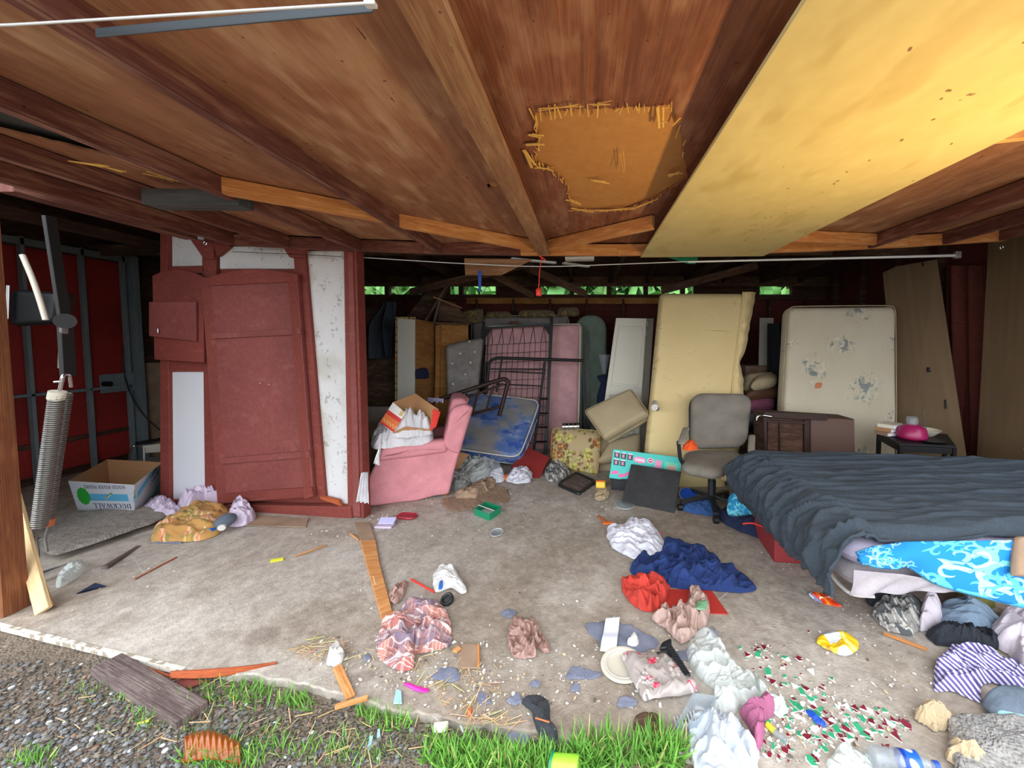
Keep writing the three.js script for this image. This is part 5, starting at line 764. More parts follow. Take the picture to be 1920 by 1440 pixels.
{ // louvre doors
  const t = thing('louvre_door', 'white folding louvre door leaning against the back stack left of the cream mattress', 'door');
  const q = (s, y, o = 0) => { const [bl, br, tr, tl] = q4([1112, 905, 4.5], [1192, 912, 4.5], [1212, 597, 4.9], [1155, 596, 4.9]); return bl.multiplyScalar((1 - s) * (1 - y)).addScaledVector(br, s * (1 - y)).addScaledVector(tr, s * y).addScaledVector(tl, (1 - s) * y).add(V(0, -0.05 * o, o)); };
  const pan = (n, a, b, c, d, o, T, m = M.louverWhite) => part(t, n, board([q(a, c, o), q(b, c, o), q(b, d, o), q(a, d, o)], T), m);
  pan('stile', 0, 0.12, 0, 1, 0.02, 0.03); pan('stile', 0.88, 1, 0, 1, 0.02, 0.03); pan('rail', 0.1, 0.9, 0.95, 1, 0.02, 0.03); pan('rail', 0.1, 0.9, 0.52, 0.57, 0.02, 0.03); pan('rail', 0.1, 0.9, 0, 0.06, 0.02, 0.03); pan('upper_panel', 0.1, 0.9, 0.55, 0.97, 0.005, 0.015); pan('panel_moulding', 0.16, 0.86, 0.925, 0.94, 0.022, 0.01); pan('panel_moulding', 0.16, 0.86, 0.578, 0.59, 0.022, 0.01);
  for (let i = 0; i < 22; i++) { const y = 0.07 + i * 0.0205; part(t, 'slat', board([q(0.11, y, 0.02), q(0.89, y, 0.02), q(0.89, y + 0.016, 0.0), q(0.11, y + 0.016, 0.0)], 0.005, { b: 0.001 }), M.louverWhite); }
  const b = thing('white_door', 'second white door edge-on behind the louvre door', 'door'); part(b, 'door_leaf', board(q4([1194, 905, 4.62], [1206, 905, 4.7], [1226, 597, 5.05], [1213, 597, 4.96]), 0.03), M.louverWhite); part(b, 'hinge', box(0.03, 0.08, 0.02).translate(...at(1214, 608, 4.92).toArray()), M.steel); part(b, 'hinge', box(0.03, 0.08, 0.02).translate(...at(1212, 625, 4.9).toArray()), M.steel);
}
{ // tall cream mattress
  const t = thing('cream_mattress', 'tall cream yellow mattress leaning upright behind the grey office chair', 'mattress');
  const c = q4([1204, 925, 3.92], [1362, 932, 3.92], [1400, 546, 4.4], [1240, 546, 4.4]);
  part(t, 'mattress_body', pad(c, 0.2, { R: 0.04, e: 0.045, n: 50, disp: (x, y, s) => s > 0 ? 0.006 * pn(x * 3, y * 3, 2) - 0.01 * [0.62, 1.25, 0.36].reduce((a, k) => a + Math.exp(-(((y + 1 - k) / 0.012) ** 2)), 0) : 0 }), M.creamTick);
  const e = (s, tt) => { const p = at(lerp(1352, 1391, tt) + 24 * s - 9 * Math.exp(-(((tt - 0.62) / 0.05) ** 2)) * s + 4 * Math.sin(tt * 7) * s, lerp(900, 548, tt), lerp(3.93, 4.41, tt) + 0.16 * s * s); p.z += (0.05 * Math.sin(s * Math.PI)) + 0.018 * pn(tt * 26, s * 3, 4) + 0.008 * Math.sin(tt * 90 + s * 4); return p; };
  part(t, 'gathered_side', drape(e, 14, 150, 0.3, 2, 0.01), M.creamTick, 'puffy gathered side border'); part(t.children[0], 'piping', tube([0, 0.15, 0.3, 0.45, 0.6, 0.75, 0.9, 1].map((k) => e(0.06, k).add(V(0, 0, 0.01))), 0.009, 6, 60), M.creamTick);
  for (const [u0, v0, u1, v1, D] of [[1236, 616, 1386, 622, 4.3], [1225, 692, 1374, 700, 4.2], [1232, 772, 1290, 775, 4.1], [1211, 848, 1278, 852, 4.0]]) { const f = (k) => at(lerp(u0, u1, k), lerp(v0, v1, k), lerp(3.92, 4.4, (925 - lerp(v0, v1, k)) / 379) - 0.001); part(t.children[0], 'seam', tube([f(0), f(0.3), f(0.65), f(1)], 0.0045, 5), M.beigeTick); }
  const a = at(1226, 766, 3.98), b = at(1228, 756, 4.1); part(t.children[0], 'vent_knob', cyl(b, a.clone().add(V(0, 0.02, 0.05)), 0.034), M.offWhite, 'white round knob'); part(t.children[0], 'vent_hole', cyl(at(1231, 766, 4.12), at(1231, 766, 3.98), 0.026), M.black, 'dark round hole');
}
{ // things between the two upright mattresses
  solo('white_board', 'small pale board standing in the dark behind the folded clothes, between the upright mattresses', 'board', board(q4([1419, 850, 5.2], [1442, 850, 5.2], [1451, 596, 5.3], [1425, 596, 5.3]), 0.02), M.louverWhite);
  for (const [u, v, w, m, l, n, h] of [[1428, 708, 58, M.sofaCloth, 'brown folded blanket in the stack between the upright mattresses, second from top', 'folded_blanket', 26], [1432, 728, 62, M.brown, 'dark brown folded cloth in the stack between the upright mattresses, below the beige one', 'folded_cloth', 22], [1430, 750, 56, M.mauveCloth, 'dark wine red folded cloth in the stack between the upright mattresses', 'folded_cloth', 22], [1430, 775, 60, M.slateCloth, 'slate folded cloth at the foot of the stack between the upright mattresses', 'folded_cloth', 24]])
    solo(n, l, 'cloth', pad(q4([u - w / 2, v + h / 2, 4.55], [u + w / 2, v + h / 2 - 4, 4.6], [u + w / 2, v - h / 2 - 4, 4.75], [u - w / 2, v - h / 2, 4.7]), 0.2, { R: 0.05, e: 0.07, n: 16, disp: (x, y) => 0.02 * pn(x * 8, y * 14, u) }), m);
  solo('beige_pillow', 'beige pillow on top of the folded cloth stack beside the flowered mattress', 'pillow', pad(q4([1406, 716, 4.45], [1458, 706, 4.5], [1458, 694, 4.7], [1410, 702, 4.65]), 0.16, { R: 0.06, e: 0.09, n: 18 }), M.sofaCloth);
  solo('dark_coat', 'black coat hanging in the gap left of the flowered mattress', 'coat', drape((s, tt) => { const p = at(lerp(lerp(1432, 1446, tt), 1470, s), lerp(858, 606, tt), 4.95); p.z += 0.05 * Math.sin(s * 8 + tt * 4); return p; }, 16, 16, 0.4, 0.8, 0.03), M.blackCloth);
  for (let i = 0; i < 5; i++) { const w = thing('stacked_box', ['flattened brown carton in the dark pile behind the cloth stack, topmost', 'brown carton in the dark pile behind the cloth stack, second', 'brown carton in the dark pile behind the cloth stack, third', 'brown carton in the dark pile behind the cloth stack, fourth', 'brown carton at the bottom of the dark pile behind the cloth stack'][i], 'carton', 'cartons behind the cloth stack'); part(w, 'carton_body', metres(new RoundedBoxGeometry(0.62 - i * 0.02, 0.22, 0.3, 2, 0.01)).translate(...at(1432 - i * 2, 700 + i * 30.3, 5.3).toArray()), i % 2 ? M.oldWood : M.cardDirty); }
}
{ // flowered mattress
  const t = thing('flowered_mattress', 'upright beige mattress printed with grey-blue flowers standing right of the office chair', 'mattress'), c = q4([1462, 900, 4.0], [1684, 905, 4.0], [1683, 572, 4.3], [1480, 574, 4.3]);
  part(t, 'mattress_body', pad(c, 0.2, { R: 0.06, e: 0.04, n: 40, disp: (x, y, s) => 0.008 * pn(x * 3, y * 3, s) }), M.blueFloral); part(t.children[0], 'piping', piping(c, 0.03, 0.06, 0.007), M.beigeTick); part(t.children[0], 'orange_patch', pad(q4([1528, 728, 4.145], [1540, 727, 4.145], [1542, 717, 4.155], [1531, 718, 4.155]), 0.006, { R: 0.012, e: 0.01, n: 6 }), M.copper);
}
{ // big sheets leaning by the right wall
  const t = thing('tan_sheet', 'tall tan plywood sheet with small slots leaning by the right wall', 'board'), c = q4([1694, 905, 4.1], [1824, 936, 3.7], [1757, 486, 4.2], [1654, 506, 4.6]);
  part(t, 'sheet_panel', board(c, 0.02, { cut: [[0, 0], [1, 0], [1, 1], [0.28, 1.005], [0, 0.985]] }), M.wallBrown); for (const [u, v, w, h, D] of [[1741, 693, 8, 9, 3.98], [1773, 758, 6, 17, 3.84], [1730, 494, 3, 10, 4.22]]) part(t, 'slot', board(q4([u - w / 2, v + h / 2, D], [u + w / 2, v + h / 2, D - 0.02], [u + w / 2 - 2, v - h / 2, D], [u - w / 2, v - h / 2, D + 0.02]), 0.006, { b: 0.001 }), M.black);
  solo('hanging_red_cloth', 'dark red cloth hanging on the wall between the tan sheet and the right lining', 'cloth', drape((s, tt) => { const p = at(lerp(1770, 1852, s), lerp(860, 498, tt), lerp(4.25, 3.86, s)); p.x += 0.03 * Math.sin(s * 16 + tt); return p; }, 30, 16, 0.5, 1.8, 0.008), M.maroonWall);
}
{ // scraps up among the rafters
  solo('card_panel', 'brown sheet of card tucked under the rafters behind the far door rail', 'board', board(q4([872, 516, 3.9], [940, 516, 3.9], [1000, 486, 3.9], [870, 484, 3.9]), 0.012), M.frameBrown);
  solo('blue_tape', 'strip of blue tape hanging below the brown card under the rafters', 'tape', board(q4([897, 546, 3.89], [902, 546, 3.89], [903, 508, 3.89], [896, 508, 3.89]), 0.003, { b: 0.001 }), M.deepBlue);
  solo('white_lath', 'white lath lying flat under the rafters left of the red pull cord', 'lath', beam(at(958, 485, 4.0), at(1042, 493, 4.2), 0.05, 0.02), M.galvanised); solo('white_lath', 'white lath lying flat under the rafters right of the red pull cord', 'lath', beam(at(1056, 493, 4.2), at(1104, 500, 4.4), 0.05, 0.02), M.galvanised); solo('white_lath', 'short pale board end under the rafters left of the cream board', 'lath', beam(at(1060, 486, 4.0), at(1114, 485, 4.0), 0.1, 0.03), M.louverWhite);
  solo('green_scrap', 'green plastic scrap hanging below the end of the cream board', 'scrap', board(q4([1288, 494, 3.5], [1304, 495, 3.5], [1310, 482, 3.5], [1250, 482, 3.5]), 0.004), M.green);
}

// ───────────────────────── office chair, boxes, cabinet and table ─────────────────────────
const lathe = (pts, seg = 24) => new THREE.LatheGeometry(pts.map(([x, y]) => new THREE.Vector2(x, y)), seg);
{
  const t = thing('office_chair', 'grey fabric swivel office chair with armrests standing before the cream mattress', 'chair');
  part(t, 'backrest', pad(q4([1296, 842, 3.72], [1402, 838, 3.66], [1413, 737, 3.86], [1296, 735, 3.92]), 0.1, { R: 0.12, e: 0.05, n: 30, bulge: 0.01, disp: (x, y, s) => s > 0 ? -0.02 * (x * 2) ** 2 : 0 }), M.chairGrey);
  part(t, 'back_shell', pad(q4([1292, 842, 3.80], [1400, 838, 3.76], [1408, 742, 3.94], [1292, 740, 4.0]), 0.04, { R: 0.12, e: 0.02, n: 12 }), M.blackPlastic);
  part(t, 'seat', pad(q4([1278, 872, 3.2], [1352, 886, 3.12], [1398, 842, 3.6], [1284, 842, 3.68]), 0.09, { R: 0.12, e: 0.05, n: 26, bulge: 0.015 }), M.chairGrey);
  const armL = [at(1280, 866, 3.3), at(1272, 850, 3.28), at(1273, 826, 3.3)], armR = [at(1406, 866, 3.3), at(1412, 850, 3.28), at(1410, 836, 3.3)];
  part(t, 'arm_support', rod([at(1302, 880, 3.34), at(1276, 868, 3.3), at(1272, 828, 3.28)], 0.018, 0.08), M.blackPlastic); part(t, 'arm_support', rod([at(1390, 880, 3.4), at(1408, 868, 3.38), at(1410, 840, 3.38)], 0.018, 0.08), M.blackPlastic);
  part(t, 'armrest', pad([at(1270, 828, 3.2), at(1286, 829, 3.2), at(1294, 798, 3.55), at(1281, 798, 3.55)], 0.04, { R: 0.03, e: 0.02, n: 12 }), M.chairTrim); part(t, 'armrest', pad([at(1402, 844, 3.3), at(1416, 844, 3.3), at(1417, 812, 3.6), at(1404, 812, 3.6)], 0.04, { R: 0.03, e: 0.02, n: 12 }), M.chairTrim);
  const c = at(1335, 890, 3.42), x = c.x, z = c.z;
  part(t, 'gas_column', merge([cyl(V(x, 0.12, z), V(x, 0.26, z), 0.035), cyl(V(x, 0.26, z), V(x, c.y + 0.04, z), 0.026)]), M.blackPlastic); part(t, 'tilt_box', box(0.18, 0.05, 0.22, 0.012).translate(x, c.y + 0.03, z - 0.05), M.blackPlastic);
  for (let i = 0; i < 5; i++) { const a = i * 1.2566 + 0.5, e = V(x + 0.29 * Math.cos(a), 0.075, z + 0.29 * Math.sin(a)); const lg = part(t, 'base_leg', beam(V(x, 0.12, z), e, 0.045, 0.03), M.blackPlastic); part(lg, 'caster', cyl(V(e.x - 0.02, 0.03, e.z), V(e.x + 0.02, 0.03, e.z), 0.03), M.black); }
  solo('orange_rag', 'bright orange rag lying on the seat of the grey office chair', 'rag', heap([at(1280, 846, 3.42), at(1290, 848, 3.38), at(1308, 842, 3.42), at(1306, 832, 3.52), at(1290, 830, 3.55), at(1281, 836, 3.5)].map((p) => p.setY(at(1293, 844, 3.42).y)), { y: at(1293, 842, 3.45).y, h: 0.05, fold: 0.03, fs: 18, nr: 16, nt: 60 }), M.orangeCloth);
}
{
  const t = thing('turquoise_box', 'turquoise printed toy carton tipped behind the black panel under the cream mattress', 'carton'), c = q4([1142, 896, 3.85], [1272, 916, 3.7], [1279, 858, 3.75], [1150, 842, 3.92]);
  part(t, 'printed_front', unitUV(board(c, 0.005), c), M.turquoise); const N = c[1].clone().sub(c[0]).cross(c[3].clone().sub(c[0])).normalize(); part(t, 'carton_body', board(c.map((p) => p.clone().addScaledVector(N, -0.006)), 0.12), flat(0x3fc0b6, 0.6));
  const k = thing('black_crate', 'black plastic crate under the turquoise toy carton', 'crate'); part(k, 'crate_body', board(q4([1146, 922, 3.86], [1180, 926, 3.82], [1180, 897, 3.83], [1147, 895, 3.87]), 0.2, { b: 0.006 }), M.blackPlastic); part(k, 'crate_rim', beam(at(1144, 897, 3.86), at(1182, 900, 3.81), 0.02, 0.02), M.blackPlastic);
  const p = thing('black_square', 'square matt black panel leaning against the turquoise toy carton', 'panel'); part(p, 'panel_sheet', board((() => { const a = fl(1165, 942, 0.003), b = fl(1264, 962, 0.003), c = at(1277, 884, 3.58); return [a, b, c, a.clone().add(c).sub(b)]; })(), 0.012), M.blackBoard);
  const d = thing('blue_disc', 'round blue plastic lid lying beside the black panel under the office chair', 'lid'), q = fl(1290, 936, 0.012); part(d, 'lid_disc', lathe([[0, 0], [0.075, 0], [0.08, 0.01], [0.07, 0.014], [0, 0.012]], 32).rotateX(0.5).translate(q.x, 0.05, q.z), M.deepBlue); part(d, 'lid_rim', new THREE.TorusGeometry(0.078, 0.005, 8, 40).rotateX(Math.PI / 2 + 0.5).translate(q.x, 0.056, q.z), M.offWhite);
}
{
  const t = thing('brown_cabinet', 'low dark brown cabinet with a framed door between chair and bed', 'cabinet'), D = 3.62;
  part(t, 'cabinet_body', board(q4([1434, 930, D], [1606, 930, D], [1602, 786, D], [1434, 776, D]), 0.25, { b: 0.006 }), M.darkWood);
  part(t, 'door_panel', board(q4([1438, 905, D - 0.02], [1506, 905, D - 0.02], [1506, 790, D - 0.02], [1440, 788, D - 0.02]), 0.012), M.darkWood);
  for (const [a, b, w] of [[[1436, 905], [1434, 774], 0.03], [[1462, 905], [1462, 788], 0.015], [[1512, 905], [1512, 788], 0.05]]) part(t, 'door_stile', beam(at(...a, D - 0.03), at(...b, D - 0.03), w, 0.02, V(0, 0, 1)), M.brownMetal);
  part(t, 'top_rail', beam(at(1432, 777, D - 0.03), at(1550, 783, D - 0.03), 0.03, 0.05), M.brownMetal); part(t, 'door_rail', beam(at(1438, 790, D - 0.035), at(1516, 793, D - 0.035), 0.016, 0.02), M.brownMetal);
  part(t, 'side_panel', board(q4([1520, 905, D - 0.01], [1604, 905, D - 0.01], [1602, 787, D - 0.01], [1520, 783, D - 0.01]), 0.012), flat(0x5b4338, 0.55));
  part(t.children[1], 'chrome_handle', rod([at(1419, 788, 3.55), at(1420, 780, 3.55), at(1432, 779, 3.57), at(1446, 781, 3.57)], 0.011, 0.02), M.chrome);
}
{
  const t = thing('black_table', 'small black side table standing behind the bed near the right wall', 'table'), c = q4([1686, 830, 3.28], [1793, 839, 3.2], [1776, 813, 3.62], [1644, 811, 3.7]);
  c.forEach((p) => { p.y = 0.63; });
  part(t, 'table_top', board(c, 0.022, { b: 0.004 }), M.black); const ctr = c.reduce((a, p) => a.add(p), V(0, 0, 0)).multiplyScalar(0.25);
  for (const p of c) { const q = p.clone().lerp(ctr, 0.06); part(t, 'leg', beam(V(q.x, 0, q.z), V(q.x, 0.61, q.z), 0.03, 0.03, V(0, 0, 1)), M.blackMetal); }
  for (const [a, b] of [[0, 1], [0, 3], [1, 2]]) part(t, 'apron', beam(c[a].clone().lerp(ctr, 0.06).setY(0.58), c[b].clone().lerp(ctr, 0.06).setY(0.58), 0.015, 0.05), M.blackMetal);
  const on = (a, b) => c[0].clone().multiplyScalar((1 - a) * (1 - b)).addScaledVector(c[1], a * (1 - b)).addScaledVector(c[2], a * b).addScaledVector(c[3], (1 - a) * b).setY(0.632);
  const p1 = on(0.1, 0.72); for (let i = 0; i < 3; i++) { const b = thing('stacked_book', ['worn beige book at the bottom of the stack on the black table', 'tan book in the middle of the stack on the black table', 'white book on top of the stack on the black table'][i], 'book', 'books on the black table'); part(b, 'cover', box(0.19, 0.035, 0.13, 0.004).rotateY(0.2 + i * 0.2).translate(p1.x, p1.y + 0.018 + i * 0.037, p1.z), [M.cardDirty, M.card, M.cream][i]); part(b, 'page_block', box(0.18, 0.026, 0.135, 0.002).rotateY(0.2 + i * 0.2).translate(p1.x + 0.003, p1.y + 0.018 + i * 0.037, p1.z + 0.002), M.sheetPaper); }
  const j = thing('magenta_jar', 'squat magenta jar with a clear top on the black table', 'jar'), p2 = on(0.36, 0.42); part(j, 'jar_body', lathe([[0, 0], [0.1, 0], [0.115, 0.03], [0.1, 0.1], [0.05, 0.13], [0, 0.13]]).translate(p2.x, p2.y, p2.z), M.magenta); part(j, 'clear_top', lathe([[0.04, 0.13], [0.045, 0.17], [0.035, 0.2], [0, 0.205]]).translate(p2.x, p2.y, p2.z), M.clearPlastic);
  const b = thing('pale_bowl', 'pale bowl on the black table right of the magenta jar', 'bowl'), p3 = on(0.66, 0.75); part(b, 'bowl_body', lathe([[0, 0], [0.05, 0], [0.11, 0.06], [0.105, 0.06], [0.045, 0.008], [0, 0.008]]).translate(p3.x, p3.y, p3.z), M.cream); part(b, 'spoon', cyl(p3.clone().add(V(0, 0.02, 0)), p3.clone().add(V(-0.05, 0.24, 0.02)), 0.005), M.steel);
  const d = thing('black_plate', 'black plate lying on the front edge of the black table', 'plate'), p4 = on(0.62, 0.25); part(d, 'plate_body', lathe([[0, 0], [0.07, 0], [0.11, 0.014], [0.105, 0.016], [0.065, 0.005], [0, 0.005]], 32).translate(p4.x, p4.y, p4.z), M.blackPlastic);
}

// ───────────────────────── the bed ─────────────────────────
{
  const X0 = 1.17, X1 = 3.35, near = (x) => 1.73 + 0.1 * (x - X0), far = (x) => 3.06 - 0.14 * (x - X0);
  const t = thing('bed_mattress', 'white and lilac mattress lying on red storage boxes under the grey duvet', 'mattress');
  const ring = (y) => [V(X0 + 0.05, y, -near(X0) - 0.02), V(X1, y, -near(X1) - 0.02), V(X1, y, -far(X1)), V(X0 + 0.05, y, -far(X0))];
  part(t, 'mattress_body', pad(ring(0.555), 0.13, { R: 0.09, e: 0.06, n: 24 }), M.lilacSheet); part(t, 'mattress_base', pad(ring(0.44), 0.1, { R: 0.06, e: 0.04, n: 24, disp: (x, y, s) => 0.008 * pn(x * 7, y * 7, s) }), M.dullSheet);
  part(t, 'hanging_sheet', drape((s, tt) => { const top = [[1600, 1068], [1690, 1076], [1780, 1092], [1860, 1112]], bot = [[1594, 1118], [1660, 1112], [1770, 1108], [1862, 1120]], k = s * 2.999, i = Math.floor(k), f = k - i; const p = at(lerp(lerp(top[i][0], top[i + 1][0], f), lerp(bot[i][0], bot[i + 1][0], f), tt), lerp(lerp(top[i][1], top[i + 1][1], f), lerp(bot[i][1], bot[i + 1][1], f), tt), 1.71 + 0.05 * s); p.z += 0.012 * Math.sin(s * 26 + tt * 4) * tt; return p; }, 40, 10, 0.9, 0.15, 0.004), M.dullSheet, 'white sheet edge hanging under the mattress');
  part(t, 'strap', rod([at(1556, 1072, 2.0), at(1570, 1092, 1.92), at(1596, 1116, 1.82), at(1640, 1118, 1.78)], 0.009, 0.06), M.offWhite);
  const d = thing('grey_duvet', 'rumpled slate grey duvet covering the bed and hanging over its left side', 'duvet');
  const Z = (x, k) => lerp(near(x) + 0.0, far(x), k);
  part(d, 'duvet_cover', drape((a, b) => {
    const k = b, sag = 0.0; let x, y, nx, ny, A = clamp(a / 0.34);
    const bot = lerp(-26, -52, sm(0.02, 0.4, k));
    if (a < 0.34) { const th = THREE.MathUtils.degToRad(lerp(bot, 90, A)); x = X0 + 0.17 - 0.21 * Math.cos(th); y = 0.435 + 0.185 * Math.sin(th); nx = -Math.cos(th); ny = Math.sin(th); }
    else { const q = (a - 0.34) / 0.66; x = lerp(X0 + 0.17, X1, q); y = 0.62; nx = 0; ny = 1; }
    const z0 = Z(x, k), roll = sm(0.08, 0, k) * (a > 0.3 ? 1 : 0.4), side = 1 - sm(0.28, 0.5, a);
    const zz = z0, wob = pn(zz * 5 + 0.4 * A, A * 1.5, 3), ridge = (q, m) => Math.pow(Math.max(0, 1 - Math.abs(q) * m), 2), folds = side * (0.03 * ridge(pn(zz * 9 + 1.6 * A + wob, A * 1.1, 3), 3.2) + 0.02 * ridge(pn(zz * 17 + 2 * A, A * 2, 11), 3) + 0.01 * pn(zz * 30, A * 3, 4));
    const top = (1 - side) * (0.02 * pn(x * 1.3, zz * 2.2, 1) + 0.014 * ridge(pn(x * 1.1 + zz, zz * 8 - x * 0.9, 5), 3) + 0.008 * ridge(pn(x * 2.2, zz * 18 + x, 8), 3) + 0.02 * sm(0.5, 0.9, k));
    const n = folds + top; return V(x + nx * n, y + ny * n - 0.045 * roll - (a > 0.34 ? 0.02 * (1 - k) : 0), -(zz + 0.01 * roll));
  }, 150, 150, 2.6, 1.3, 0.012), M.duvet);
  // flame-patterned comforter showing along the front edge
  const topE = [[1606, 1040], [1640, 1026], [1700, 1018], [1790, 1014], [1930, 1012]], botE = [[1609, 1050], [1650, 1063], [1694, 1058], [1752, 1092], [1935, 1142]];
  const f = thing('flame_comforter', 'bright blue comforter printed with turquoise flames hanging from the front of the bed', 'comforter');
  part(f, 'comforter_cloth', drape((s, tt) => { const k = s * 3.999, i = Math.floor(k), q = k - i, u = lerp(lerp(topE[i][0], topE[i + 1][0], q), lerp(botE[i][0], botE[i + 1][0], q), tt), v = lerp(lerp(topE[i][1], topE[i + 1][1], q), lerp(botE[i][1], botE[i + 1][1], q), tt); const p = at(u, v, 1.72 + 0.06 * s - 0.045 * Math.sin(tt * 2.2)); p.z += 0.014 * Math.sin(s * 15 + tt * 2) * tt; return p; }, 70, 24, 1.0, 0.34, 0.012), M.flame);
  part(f, 'comforter_hem', tube(botE.map(([u, v], i) => at(u, v, 1.685 + 0.06 * i / 4)), 0.008, 6, 60), M.flamePillow);
  solo('tan_blanket', 'tan blanket corner hanging over the front of the bed at the picture edge', 'blanket', pad(q4([1905, 1080, 1.66], [2010, 1090, 1.68], [2010, 1000, 1.76], [1912, 1006, 1.75]), 0.04, { R: 0.01, e: 0.015, n: 16, disp: (x, y) => 0.01 * pn(x * 20, y * 12, 3) }), M.cardDirty);
  // storage boxes that carry the bed
  for (const [x0, x1, z0, z1, l] of [[1.29, 1.95, 2.53, 2.95, 'dark red storage box under the left end of the bed'], [2.5, 3.2, 2.1, 2.6, 'dark red storage box under the bed, farther right in the shade']]) {
    const b = thing('red_storage_box', l, 'box'); part(b, 'box_body', box(x1 - x0, 0.3, z1 - z0, 0.012, 2).rotateY(-0.1).translate((x0 + x1) / 2, 0.15, -(z0 + z1) / 2), M.redBox); part(b, 'box_lid', box(x1 - x0 + 0.02, 0.035, z1 - z0 + 0.02, 0.012, 2).rotateY(-0.1).translate((x0 + x1) / 2, 0.318, -(z0 + z1) / 2), M.redBox);
  }
  solo('flame_pillow', 'blue flame-patterned pillow hanging out under the far left end of the bed', 'pillow', pad(q4([1356, 962, 2.95], [1418, 955, 2.85], [1402, 908, 2.95], [1362, 920, 3.05]), 0.16, { R: 0.05, e: 0.09, n: 26, disp: (x, y) => 0.015 * pn(x * 9, y * 9, 2) }), M.flamePillow);
  solo('dark_clothes', 'heap of dark navy clothes in the shade under the left end of the bed', 'clothes', heap([[1342, 968], [1385, 950], [1430, 960], [1452, 985], [1446, 1012], [1420, 1010], [1370, 990]], { h: 0.1, fold: 0.04, fs: 9 }), M.darkBlue);
  solo('blue_jeans', 'blue jeans crumpled on the floor between the black panel and the bed', 'jeans', heap([[1276, 956], [1296, 946], [1330, 944], [1350, 958], [1340, 968], [1310, 966]], { h: 0.09, fold: 0.04, fs: 9 }), M.denim);
  solo('red_piping', 'thin red strap lying on the navy clothes under the bed', 'strap', tube([at(1393, 982, 2.72), at(1410, 981, 2.68), at(1432, 988, 2.6)], 0.006, 6), M.redCloth);
  solo('blue_sheet', 'crumpled grey-blue sheet lying on the floor under the front edge of the bed', 'sheet', heap([[1752, 1168], [1762, 1140], [1800, 1124], [1850, 1140], [1880, 1172], [1860, 1190], [1800, 1186]], { h: 0.08, fold: 0.035, fs: 7 }), M.blueSheet);
  solo('camo_cloth', 'grey camouflage cloth heaped on the floor below the white sheet corner of the bed', 'cloth', heap([[1636, 1156], [1642, 1134], [1680, 1128], [1722, 1134], [1740, 1160], [1712, 1192], [1680, 1188], [1655, 1176]], { h: 0.09, fold: 0.05, fs: 11 }), M.camo);
  solo('black_rag', 'black rag between the camouflage cloth and the bed', 'rag', heap([[1622, 1124], [1644, 1112], [1680, 1116], [1690, 1128], [1660, 1136], [1632, 1138]], { h: 0.08, fold: 0.05, fs: 12 }), M.blackCloth);
  solo('blush_cloth', 'pale blush cloth standing in folds beside the camouflage cloth', 'cloth', heap([[1726, 1184], [1722, 1158], [1738, 1138], [1764, 1142], [1766, 1166], [1750, 1180]], { h: 0.11, fold: 0.04, fs: 10 }), M.blushCloth);
  solo('olive_cloth', 'olive yellow cloth in the shade under the bed', 'cloth', heap([[1790, 1128], [1806, 1116], [1850, 1122], [1866, 1140], [1836, 1146], [1806, 1140]], { h: 0.12, fold: 0.05, fs: 9 }), M.oliveCloth);
  solo('black_shirt', 'black shirt crumpled in front of the grey-blue sheet', 'shirt', heap([[1736, 1192], [1752, 1178], [1800, 1178], [1850, 1186], [1882, 1206], [1862, 1224], [1800, 1214], [1756, 1212]], { h: 0.06, fold: 0.04, fs: 10, nt: 160 }), M.blackCloth);
  solo('blush_sheet', 'large pale blush sheet spilling over the floor at the right edge of the picture', 'sheet', heap([[1848, 1192], [1880, 1160], [1930, 1150], [1990, 1190], [1980, 1270], [1925, 1290], [1900, 1240], [1868, 1214]], { h: 0.11, fold: 0.05, fs: 6, nt: 160 }), M.blushCloth);
  solo('striped_shirt', 'purple and white striped shirt crumpled on the concrete at the lower right', 'shirt', heap([[1752, 1296], [1752, 1262], [1776, 1222], [1812, 1218], [1860, 1226], [1905, 1250], [1965, 1280], [1990, 1300], [1950, 1308], [1900, 1296], [1870, 1282], [1840, 1290], [1836, 1318], [1790, 1300]], { h: 0.03, fold: 0.055, fs: 9, nt: 240, nr: 60, e: 4, c: [1812, 1264], uvk: 1.6 }), M.stripes);
  const sh = thing('grey_slipper', 'grey slipper with a pale teal sole lying at the right edge of the picture', 'slipper'); part(sh, 'upper', heap([[1842, 1322], [1862, 1304], [1910, 1304], [1980, 1322], [1990, 1352], [1930, 1356], [1870, 1346]], { y: 0.02, h: 0.075, fold: 0.015, fs: 7, e: 3 }), M.slateCloth); part(sh, 'sole', heap([[1856, 1344], [1880, 1338], [1960, 1340], [2000, 1362], [1980, 1378], [1900, 1370]], { h: 0.03, fold: 0.0, e: 8, edge: 0.02, rough: 0.02 }), M.tealCloth);
  solo('carpet_piece', 'rough grey piece of carpet lying at the lower right corner', 'carpet', heap([[1776, 1384], [1800, 1352], [1860, 1348], [1930, 1362], [2010, 1400], [2020, 1480], [1900, 1500], [1800, 1470]], { h: 0.03, fold: 0.008, fs: 9, e: 8, edge: 0.02, rough: 0.1 }), M.carpet);
}

